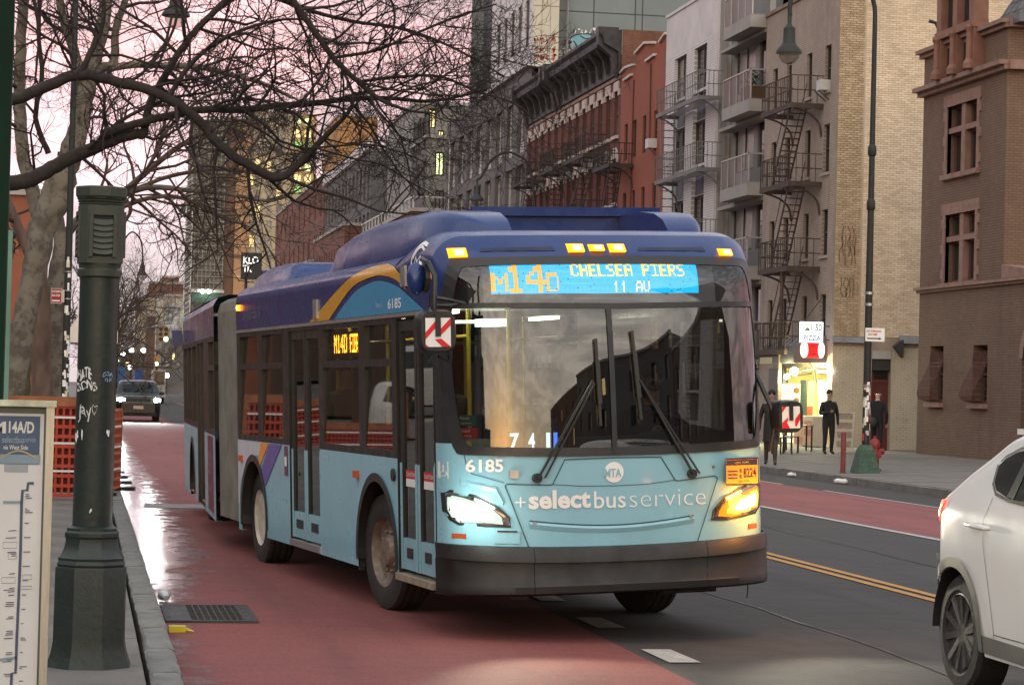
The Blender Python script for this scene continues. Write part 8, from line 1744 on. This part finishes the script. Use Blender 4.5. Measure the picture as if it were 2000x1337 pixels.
for nm, x0, x1, ztp, m, d in (('scaffold_net', 371, 437, 232, mat('scaffold_net', (.135, .125, .105), .9, var=.25, vs=.5, stretch=(1, 1, 3)), 0), ('wall', 437, 457, 228, BRW, .6), ('wall', 457, 484, 232, TAN, 0), ('wall', 484, 565, 215, mat('tower_pale', (.36, .30, .21), .85, var=.15, vs=.2), .5)):
    a, b = tw(x0, 500), tw(x1, 500); q = MB(); q.box(a[0], b[0] - .01, 420 + d, 440, 0, tw(x0, ztp)[2]); q.build(nm, m, T)
q = MB()
for py in range(240, 600, 12): z = tw(400, py)[2]; q.box(tw(371, 500)[0] - .1, tw(437, 500)[0], 419.7, 419.9, z - .07, z + .07)
for k in range(9): x = tw(371 + 8 * k, 500)[0]; q.box(x - .05, x + .05, 419.75, 419.95, 0, tw(371, 235)[2])
q.build('scaffold_poles', mat('scaffold_grey', (.24, .23, .21), .7), T)
for k in range(5):
    for x0, x1 in ((459, 482),): z = tw(470, 300 + 60 * k)[2]; q = MB(); q.box(tw(x0, 500)[0], tw(x1, 500)[0], 419.9, 420, z - .2, z + .2); q.build('string_course', mat('course_pale', (.45, .34, .22), .8), T)
for k in range(10):
    for x0, x1 in ((487, 496), (499, 508), (520, 530), (540, 550)):
        a, b = tw(x0, 250 + 30 * k + 22), tw(x1, 250 + 30 * k); q = MB(); q.box(a[0], b[0], 420.35, 420.49, a[2], b[2]); q.build('window', WR.choice([PD2, PBL, PCUR, emit('tower_lit', (1, .75, .3), .8, (.2, .15, .08))]), T)
T = thing('upper_tower', 'yellow lit upper tower with green glow behind the crooked branch', 'tower', (at(560, 740, Y=520)[0], 520, 0)); ut = lambda x, y: at(x, y, Y=520); q = MB(); q.box(ut(548, 500)[0], ut(612, 500)[0], 520, 540, 0, ut(580, 222)[2]); q.build('wall', mat('upper_tower_tan', (.40, .28, .14), .85, var=.2, vs=.2), T)
for k in range(7):
    for x in (556, 575, 595): a, b = ut(x, 232 + 22 * k + 14), ut(x + 12, 232 + 22 * k); q = MB(); q.box(a[0], b[0], 519.85, 519.99, a[2], b[2]); q.build('window', [PLIT, emit('pane_green_glow', (.35, .9, .25), .8), PD2, PLG][(k + x) % 4], T)
T = thing('hoist_mast', 'thin white construction hoist mast up the scaffolded tower edge', 'mast', (tw(362, 740)[0], 418, 0)); q = MB()
for dx in (0, 1.1): q.box(tw(359, 500)[0] + dx, tw(359, 500)[0] + dx + .18, 417.5, 417.7, 0, tw(362, 405)[2])
for k in range(46): z = k * .9; q.bar((tw(359, 500)[0], 417.6, z), (tw(359, 500)[0] + 1.2, 417.6, z + .8), .10, .10)
q.build('lattice', mat('hoist_white', (.5, .5, .5), .5), T); q = MB(); q.ball(tw(371, 408), 1.6, 12, 8, 0, (1, 1, .8)); q.build('head', mat('hoist_head', (.07, .07, .07), .7), T)
T = thing('billboard', 'dark billboard with white letters KLO and TR above the rear of the bus', 'billboard', at(474, 530, Y=215)); kb_ = lambda x, y: (lambda p: (p[0], 215, p[2]))(at(x, y, Y=215)); a, b = kb_(470, 545), kb_(512, 494); q = MB(); q.box(a[0], b[0], 215.02, 215.3, a[2], b[2]); q.build('board', mat('billboard_dark', (.03, .032, .032), .6), T)
for s_, (x0, y0_, x1, y1_) in (('KLO', (475, 515, 505, 501)), ('TR', (474, 531, 492, 518))): q = MB(); p0, p1 = kb_(x0, y0_), kb_(x1, y1_); letter(q, s_, p0[0], p1[0], p0[2], p1[2], lambda a_, b_: (a_, 214.98, b_), .02); q.build('lettering', emit('billboard_white', (1, .97, .92), .75, (.7, .7, .7)), T)
q = MB(); q.tube([(a[0] + .5, 215.4, 0), (a[0] + .5, 215.4, a[2] + 1)], .15, 6); q.build('post', FRD, T)
# green hoarding with two lit lamps by the tower foot, building ends closing the street
fe = lambda x, y, Y_: at(x, y, Y=Y_)
def slabbox(name, label, px0, px1, py0, py1, Y_, m, depth=12, cat='building', group='buildings closing the far end of the street', to_ground=True, wins=()):
    a, b = fe(px0, py1, Y_), fe(px1, py0, Y_); T = thing(name, label, cat, (a[0], Y_, 0), group); q = MB(); q.box(a[0], b[0], Y_, Y_ + depth, 0 if to_ground else a[2], b[2]); q.build('wall', m, T); q = MB(); q.box(a[0] - .3, b[0] + .3, Y_ - .3, Y_ + 1, b[2], b[2] + .5); q.build('coping', MATS['far_coping'], T)
    for (x0, y0_, x1, y1_, p) in wins: c, d = fe(x0, y1_, Y_), fe(x1, y0_, Y_); q = MB(); q.box(c[0], d[0], Y_ - .1, Y_ - .01, c[2], d[2]); q.build('window', p, T)
    return T
HOA = slabbox('hoarding', 'green site hoarding with two white lamps at the foot of the scaffolded tower', 376, 434, 572, 590, 405, mat('hoarding_green', (.03, .075, .055), .7), 2, 'hoarding', None, False)
for x in (396, 408): p_ = fe(x, 569, 404); T = thing('work_lamp', 'small white work lamp lit on the green hoarding, %s one' % ('left' if x < 400 else 'right'), 'lamp', p_, 'work lamps on the hoarding'); q = MB(); q.ball(p_, .35, 8, 6); q.build('bulb', emit('work_lamp', (.9, 1, .85), 20), T); q = MB(); q.bar(p_, (p_[0], p_[1] + 1.5, p_[2] - .5), .1, .1); q.build('arm', FRD, T)
slabbox('far_white_block', 'pale blank building closing the street beyond the traffic light', 303, 372, 580, 770, 480, mat('far_white', (.45, .42, .36), .85, var=.1, vs=.1), wins=[(306, 600, 340, 602, FRG), (340, 582, 341, 700, FRG), (306, 640, 360, 641, FRG)]); slabbox('far_brick_block', 'dull red brick building on the skyline at the end of the street', 288, 375, 556, 700, 560, mat('far_dull_brick', (.17, .075, .06), .9, var=.15, vs=.1)); slabbox('far_brick_block', 'small red brick roof house on the skyline above the dull red building', 318, 350, 543, 560, 570, MATS['far_dull_brick'], to_ground=False)
slabbox('far_cream_block', 'cream building end at the left of the street end above the brown shaft', 262, 303, 586, 770, 500, mat('far_cream', (.40, .34, .26), .85)); slabbox('far_brown_shaft', 'narrow brown brick building between the pale blocks at the street end', 284, 303, 618, 770, 470, BRW)
slabbox('far_low_row', 'low dim shop fronts at the far left of the street', 200, 284, 690, 770, 440, mat('far_dim', (.16, .12, .10), .9, var=.4, vs=.3), wins=[(206, 705, 216, 715, PLIT), (222, 700, 236, 712, PBL), (245, 706, 252, 716, PLIT), (262, 700, 275, 713, PCUR)])
slabbox('far_low_row', 'dim shop fronts far down the right side beside the rear of the bus', 318, 372, 655, 770, 350, mat('far_dim_grey', (.11, .10, .10), .9, var=.4, vs=.3), wins=[(324, 700, 331, 716, PBL), (335, 690, 341, 702, PLIT), (345, 705, 352, 716, PCUR), (322, 676, 330, 690, PCUR)])
slabbox('clinging_signs', 'stack of pale signs on a dark shop front far down the right side', 324, 352, 600, 660, 330, mat('far_signs', (.30, .31, .31), .8, var=.6, vs=1.2), 2, 'sign', None, False)
# left side behind the trees
block('brick_house', 'orange brick house behind the bare trees at the left', -22, -1.75, 92, 110, 8.8, BRK, (), 0, side=[(-20 + 2.6 * i, -18.8 + 2.6 * i, z, z + 1.7, PD2) for i in range(7) for z in (2.5, 5.8)], mside=mat('orange_brick', (.27, .09, .05), .85, var=.2, vs=.5, bump=.1), group=None)
cn = at(132, 700, Y=64); T = thing('white_canopy', 'white pointed canopy between the slim lamp post and the thick green pillar', 'canopy', (-.5, 64, .15)); cz0, cz1 = at(140, 668, Y=64)[2], at(150, 608, Y=64)[2]; q = MB(); x0_, x1_ = at(131, 660, Y=64)[0], at(230, 660, Y=64)[0]
q.prism([(x0_, cz0), (x1_, cz0), (x1_, cz0 + .3), ((x0_ + x1_) / 2 + .2, cz1 + .9), (x0_, cz0 + .25)], lambda a, b: (a, 64, b), lambda a, b: (a, 66.5, b)); q.build('cover', mat('canopy_white', (.62, .55, .49), .7), T)
for x in (x0_ + .05, x1_ - .05): q = MB(); q.box(x - .03, x + .03, 64.1, 64.16, .15, cz0); q.build('pole', FRG, T)
# row continuing along the far side behind the viewer (mirrored in the windscreen)
for k, (y0, y1, z, m) in enumerate(((-9, 7, 9.5, BRW), (-30, -9.2, 11.0, mat('row_grey', (.12, .11, .11), .85)), (-62, -30.2, 10.0, BRK))):
    block('row_house', ['brown row house on the far corner behind the viewer', 'grey row house on the far side behind the viewer', 'last brick row house on the far side behind the viewer'][k], XF, 36, y0, y1, z, m, (z - 1.4, z - 4.6, z - 7.8), 6, 1.1, 1.9, group='row houses along the far side', prob=.12)
# unseen houses added across the square, darkening the reflections in the bus side
for k, (y0, y1, z) in enumerate(((-60, -22, 17), (-21.5, 12, 22), (12.5, 52, 18), (60, 88, 18), (111, 170, 22))):
    block('added_house', 'unseen house row added across the square left of the picture, %s from the viewer' % ('far behind', 'just behind', 'level', 'ahead', 'farthest ahead')[k], -64, -48 if k < 3 else -24, y0, y1, z, (BRW, BRK, BG, BRW, BRW)[k], (), 0, group='unseen houses added across the square')
# ------------------------------------------------------------------ bare trees
BARKD = mat('bark_dark', (.026, .020, .017), .9, var=.35, vs=9, bump=.5, bs=40); TWIG = mat('twig_dark', (.024, .017, .016), .9, var=.2); TWIGB = mat('twig_brown', (.075, .056, .043), .9, var=.2); BARKB = mat('bark_brown', (.105, .068, .052), .9, var=.4, vs=5, bump=.7, bs=25, stretch=(1, 1, .3)); MOSS = mat('bark_moss', (.07, .07, .032), .95, var=.4, vs=4, bump=.6)
def planebark():
    m, N, L, p = _new('bark_plane'); t = N.new('ShaderNodeTexCoord'); v = t.outputs['Object']; n = noise(N, L, v, 3.5, 5, .6); n2 = noise(N, L, v, 9, 4, .6)
    c = mixrgb(N, L, rng(N, L, n, .42, .56, 0, 1), (.085, .072, .056), (.165, .145, .112)); c = mixrgb(N, L, rng(N, L, n2, .55, .66, 0, .8), c, (.055, .046, .036)); L.new(c, p.inputs['Base Color']); p.inputs['Roughness'].default_value = .85
    b = N.new('ShaderNodeBump'); b.inputs['Strength'].default_value = .4; b.inputs['Distance'].default_value = .02; L.new(n2, b.inputs['Height']); L.new(b.outputs[0], p.inputs['Normal']); return m
BARKP = planebark()
TR_ = random.Random(77)
def gv(s=1): return Vector((TR_.gauss(0, s), TR_.gauss(0, s), TR_.gauss(0, s)))
def twig(q, p, d, ln, r, lev, up=.05, seg=4, kids=(5, 4), wob=.25):
    pts = [p]; dd = d.normalized(); cur = p.copy()
    for i in range(seg): dd = (dd + gv(wob) + Vector((0, 0, up))).normalized(); cur = cur + dd * (ln / seg); pts.append(cur.copy())
    rr = [r * (1 - .62 * i / seg) for i in range(seg + 1)]; q.tube(pts, rr, 5 if lev > 1 else 3, 0, cap=False)
    if lev <= 0: return
    n = kids[0] if lev > 1 else kids[1]
    for k in range(n):
        t = TR_.uniform(.18, 1.0) * seg; i = min(seg - 1, int(t)); b = pts[i].lerp(pts[i + 1], t - i); ax = (pts[i + 1] - pts[i]).normalized()
        side = gv(1); side = (side - ax * side.dot(ax)).normalized(); nd = (ax * TR_.uniform(.35, .9) + side * TR_.uniform(.55, 1.0)).normalized()
        twig(q, b, nd, ln * TR_.uniform(.38, .66), max(.0032, r * .52), lev - 1, up, seg, kids, wob)
def limb(T, q, path, Y, w, m=BARKD, name='limb', n=0, ln=1.6, lev=3, kids=(4, 3), dY=0.0, sides=10, t0=.15, up=.05, spread=.6, lift=.0):
    """limb through surveyed sight lines at distance Y (drifting by dY along its length), thickness w in survey units"""
    P = []
    for i, (x, y) in enumerate(path):
        yy = Y + dY * i / max(1, len(path) - 1); P.append(at(x, y, Y=yy))
    W_ = w if hasattr(w, '__len__') else [w] * len(path)
    S = spl(P, 5); R = np.interp(np.linspace(0, 1, len(S)), np.linspace(0, 1, len(W_)), W_) * Y / 4600 / 2
    S = [Vector(s) + gv(1) * float(R[i]) * .07 for i, s in enumerate(S)]
    mb = MB(); mb.tube(S, [float(r) for r in R], sides); mb.build(name, m, T, 80)
    n = int(n * .55 + .5)
    for k in range(n):
        t = (t0 + (1 - t0) * (k + TR_.random()) / n) * (len(S) - 1); i = min(len(S) - 2, int(t)); b = S[i].lerp(S[i + 1], t - i); ax = (S[i + 1] - S[i]).normalized(); side = gv(1); side.y *= .7; side.z += lift; side = (side - ax * side.dot(ax)).normalized()
        d = (ax * TR_.uniform(.3, .9) + side * spread * TR_.uniform(.7, 1.5)).normalized()
        twig(q, b, d, ln * TR_.uniform(.55, 1.15), min(float(R[i]) * .55, .022 * Y / 26), lev, up, 4, kids)
    return S
# tree just outside the left edge, whose dark limbs cross the whole upper left
T = thing('bare_tree', 'bare tree at the left edge, dark crooked limbs reaching far over the street', 'tree', (-2.1, 26.5, .15), 'bare plane trees on the near pavement'); q = MB()
mb = MB(); mb.tube([(-2.1, 26.5, .1), (-2.12, 26.5, 1.2), (-2.15, 26.4, 2.6), (-2.2, 26.3, 4.0), (-2.3, 26.2, 5.6), (-2.5, 26.1, 7.5)], [.36, .30, .27, .24, .18, .12], 16); mb.build('trunk', BARKD, T, 80)
Yn = 26.0
L1 = limb(T, q, [(-270, 250), (-100, 225), (25, 195), (100, 165), (155, 146), (230, 160), (300, 180), (380, 228), (430, 285), (490, 325), (545, 347), (585, 318), (640, 262), (680, 220), (695, 183)], Yn, [26, 24, 23, 21, 20, 19, 19, 17, 14, 9, 6], n=26, ln=1.5, t0=.28)
limb(T, q, [(155, 146), (178, 100), (196, 62), (203, 20), (198, -40)], Yn, [13, 11, 9, 8], n=9, ln=1.3)
limb(T, q, [(-260, 400), (-90, 375), (20, 358), (62, 350), (110, 322), (180, 290), (240, 266), (282, 262)], Yn + .4, [32, 31, 30, 28, 24, 20], n=5, ln=1.0, t0=.5)
limb(T, q, [(282, 262), (290, 215), (310, 170), (345, 110), (380, 62), (412, 30), (460, -20)], Yn + .4, [17, 15, 14, 13, 12], n=16, ln=1.6)
limb(T, q, [(200, 262), (260, 243), (330, 226), (400, 214), (470, 215), (540, 207), (610, 202), (680, 194), (760, 192), (830, 198), (890, 190), (950, 175)], Yn + .3, [17, 16, 15, 14, 13, 11, 8, 6, 5], BARKD, n=30, ln=1.5, t0=.25)
limb(T, q, [(330, 188), (365, 135), (410, 92), (470, 60), (540, 40), (600, 38)], Yn, [10, 9, 8, 6, 4], n=16, ln=1.4)
limb(T, q, [(545, -50), (575, 5), (620, 70), (655, 118), (700, 160), (745, 196), (800, 216), (850, 222)], Yn - .6, [14, 13, 12, 11, 9, 6, 4], n=24, ln=1.4, t0=.1)
limb(T, q, [(480, -40), (590, 15), (690, 42), (780, 55), (860, 82), (935, 120), (985, 150)], Yn - .4, [9, 8, 7, 6, 4, 3], n=30, ln=1.45, t0=.05)
limb(T, q, [(655, 112), (735, 98), (820, 62), (900, 30), (970, 8)], Yn - .4, [7, 6, 5, 3], n=22, ln=1.25)
limb(T, q, [(700, 160), (780, 150), (860, 150), (930, 178), (1000, 200), (1040, 230)], Yn - .3, [7, 6, 5, 4, 3], n=24, ln=1.2)
limb(T, q, [(600, 290), (660, 285), (725, 283), (790, 300), (840, 322)], Yn - .2, [5, 4, 3, 2.5], n=14, ln=.9); limb(T, q, [(620, 290), (690, 310), (745, 322), (795, 352), (848, 381)], Yn - .2, [4.5, 4, 3, 2.5], n=12, ln=.7)
limb(T, q, [(430, 285), (460, 235), (520, 262), (560, 290), (620, 300)], Yn, [6, 5, 4, 3], n=14, ln=1.0)
limb(T, q, [(330, -60), (345, 30), (320, 100), (300, 150)], Yn + 1, [7, 6, 5, 4], n=12, ln=1.4); limb(T, q, [(740, -40), (770, 20), (760, 90), (735, 130)], Yn, [6, 5, 4, 3], n=14, ln=1.2); limb(T, q, [(60, -40), (75, 60), (72, 120), (68, 165)], Yn + .6, [6, 6, 5, 4], n=8, ln=.9)
q.build('twigs', TWIG, T, None, kind='stuff')
# pale plane tree by the slim lamp post
T = thing('bare_tree', 'pale mottled plane tree leaning right behind the slim black lamp post', 'tree', (-.75, 40, .15), 'bare plane trees on the near pavement'); q = MB(); Yp = 40.0
limb(T, q, [(14, 800), (30, 720), (48, 620), (64, 540), (84, 445), (112, 380), (138, 305), (160, 225), (176, 150), (196, 70), (214, -40)], Yp, [52, 48, 45, 46, 54, 60, 44, 36, 30, 26, 24], BARKP, 'trunk', n=5, ln=1.5, t0=.6, sides=18)
limb(T, q, [(162, 215), (156, 150), (142, 90), (124, 40), (112, -30)], Yp, [30, 24, 20, 17, 15], BARKP, n=9, ln=2.0); limb(T, q, [(172, 160), (196, 135), (222, 122), (226, 60), (245, 0), (262, -40)], Yp, [24, 20, 16, 13, 11], BARKP, n=10, ln=2.0)
limb(T, q, [(78, 440), (62, 372), (46, 310), (38, 210), (40, 100), (50, -40)], Yp + 1, [30, 28, 27, 25, 22, 20], BARKP, n=8, ln=1.8)
limb(T, q, [(180, 138), (250, 128), (320, 128), (390, 131), (450, 146), (510, 162), (570, 190)], Yp, [15, 14, 12, 11, 9, 7], BARKP, n=20, ln=2.0)
limb(T, q, [(112, 300), (160, 300), (230, 240), (290, 210), (350, 205)], Yp + 1, [9, 8, 7, 5], n=10, ln=1.6)
limb(T, q, [(95, 300), (70, 230), (82, 150), (75, 60), (82, -30)], Yp + 2, [12, 10, 9, 8], n=10, ln=1.7)
q.build('twigs', TWIG, T, None, kind='stuff')
# two brown trunks nearer the barrier and the plane limbs that arch low over the pillar
T = thing('bare_tree', 'rough red brown trunk forking beside the pale plane tree at the left', 'tree', (-.68, 44, .15), 'bare plane trees on the near pavement'); q = MB(); Yb = 44.0
limb(T, q, [(84, 800), (80, 720), (80, 640), (82, 575), (72, 530), (56, 490), (34, 440), (10, 380)], Yb, [44, 40, 38, 36, 28, 22, 18, 15], BARKB, 'trunk', n=4, ln=1.5, t0=.7, sides=16); q.build('twigs', TWIG, T, None, kind='stuff')
T = thing('bare_tree', 'grey brown trunk close behind the slim lamp post, left of the thick green pillar', 'tree', (-.4, 45, .15), 'bare plane trees on the near pavement'); q = MB()
limb(T, q, [(112, 800), (108, 700), (108, 610), (112, 530), (118, 470), (112, 420), (98, 396), (80, 390)], Yb + 1, [38, 36, 36, 34, 26, 20, 14, 10], BARKP, 'trunk', n=3, ln=1.2, t0=.8, sides=14)
for path, w, n in (([(120, 470), (165, 420), (245, 378), (300, 366), (370, 372), (440, 378), (520, 392), (560, 384)], [22, 16, 12, 9, 7, 5], 22), ([(200, 420), (260, 396), (310, 384), (350, 386), (400, 404), (440, 428), (480, 438)], [11, 9, 8, 7, 5], 16), ([(210, 400), (270, 350), (330, 300), (390, 262), (440, 240)], [14, 12, 10, 8], 18), ([(240, 380), (330, 345), (430, 330), (520, 340), (600, 330)], [9, 8, 7, 5], 22), ([(245, 390), (255, 410), (240, 440)], [10, 8, 5], 4), ([(300, 310), (330, 250), (400, 190), (470, 180)], [7, 6, 5], 14), ([(380, 380), (430, 350), (490, 330), (560, 300), (620, 310)], [6, 5, 4], 16)):
    limb(T, q, path, Yb + 2, w, BARKB if w[0] < 16 else BARKP, n=n, ln=2.1, lev=3)
q.build('twigs', TWIGB, T, None, kind='stuff')
T = thing('bare_tree', 'short mossy green trunk low between the pale plane tree and the red brown trunk', 'tree', (-.9, 46, .15), 'bare plane trees on the near pavement'); q = MB(); limb(T, q, [(48, 800), (50, 740), (52, 690), (58, 640), (62, 600)], 46, [24, 20, 18, 14, 8], MOSS, 'trunk', n=3, ln=.8); limb(T, q, [(26, 800), (28, 740), (34, 690)], 46, [16, 14, 10], BARKB, 'trunk', n=2, ln=.8); q.build('twigs', TWIGB, T, None, kind='stuff')
# bare trees down the street
def fartree(label, X, Y, h, r, n, m=TWIGB, off=(1.2, 0)):
    T = thing('bare_tree', label, 'tree', (X, Y, .15), 'bare street trees farther down the near pavement'); q = MB(); mb = MB(); mb.tube([(X, Y, .1), (X + .1, Y, h * .3), (X + .3, Y, h * .55)], [.22, .17, .12], 10); mb.build('trunk', BARKB, T, 80)
    for k in range(n):
        b = Vector((X + .1 + .2 * TR_.random(), Y, h * TR_.uniform(.22, .55))); d = Vector((TR_.gauss(.45, .6), TR_.gauss(0, .6), TR_.uniform(.05, .9))); twig(q, b, d, h * TR_.uniform(.35, .6), .05, 3, .06, 5, (5, 4), .26)
    q.build('twigs', m, T, None, kind='stuff'); return T
fartree('small bare tree whose twigs stand against the pale sky right of the green pillar', .6, 105, 8.2, 3, 12); fartree('brown bare tree mass above the dark car, right of the green pillar', 1.0, 140, 9.0, 3, 16); fartree('denser bare tree farthest back over the distant traffic', 1.5, 185, 10, 4, 18)
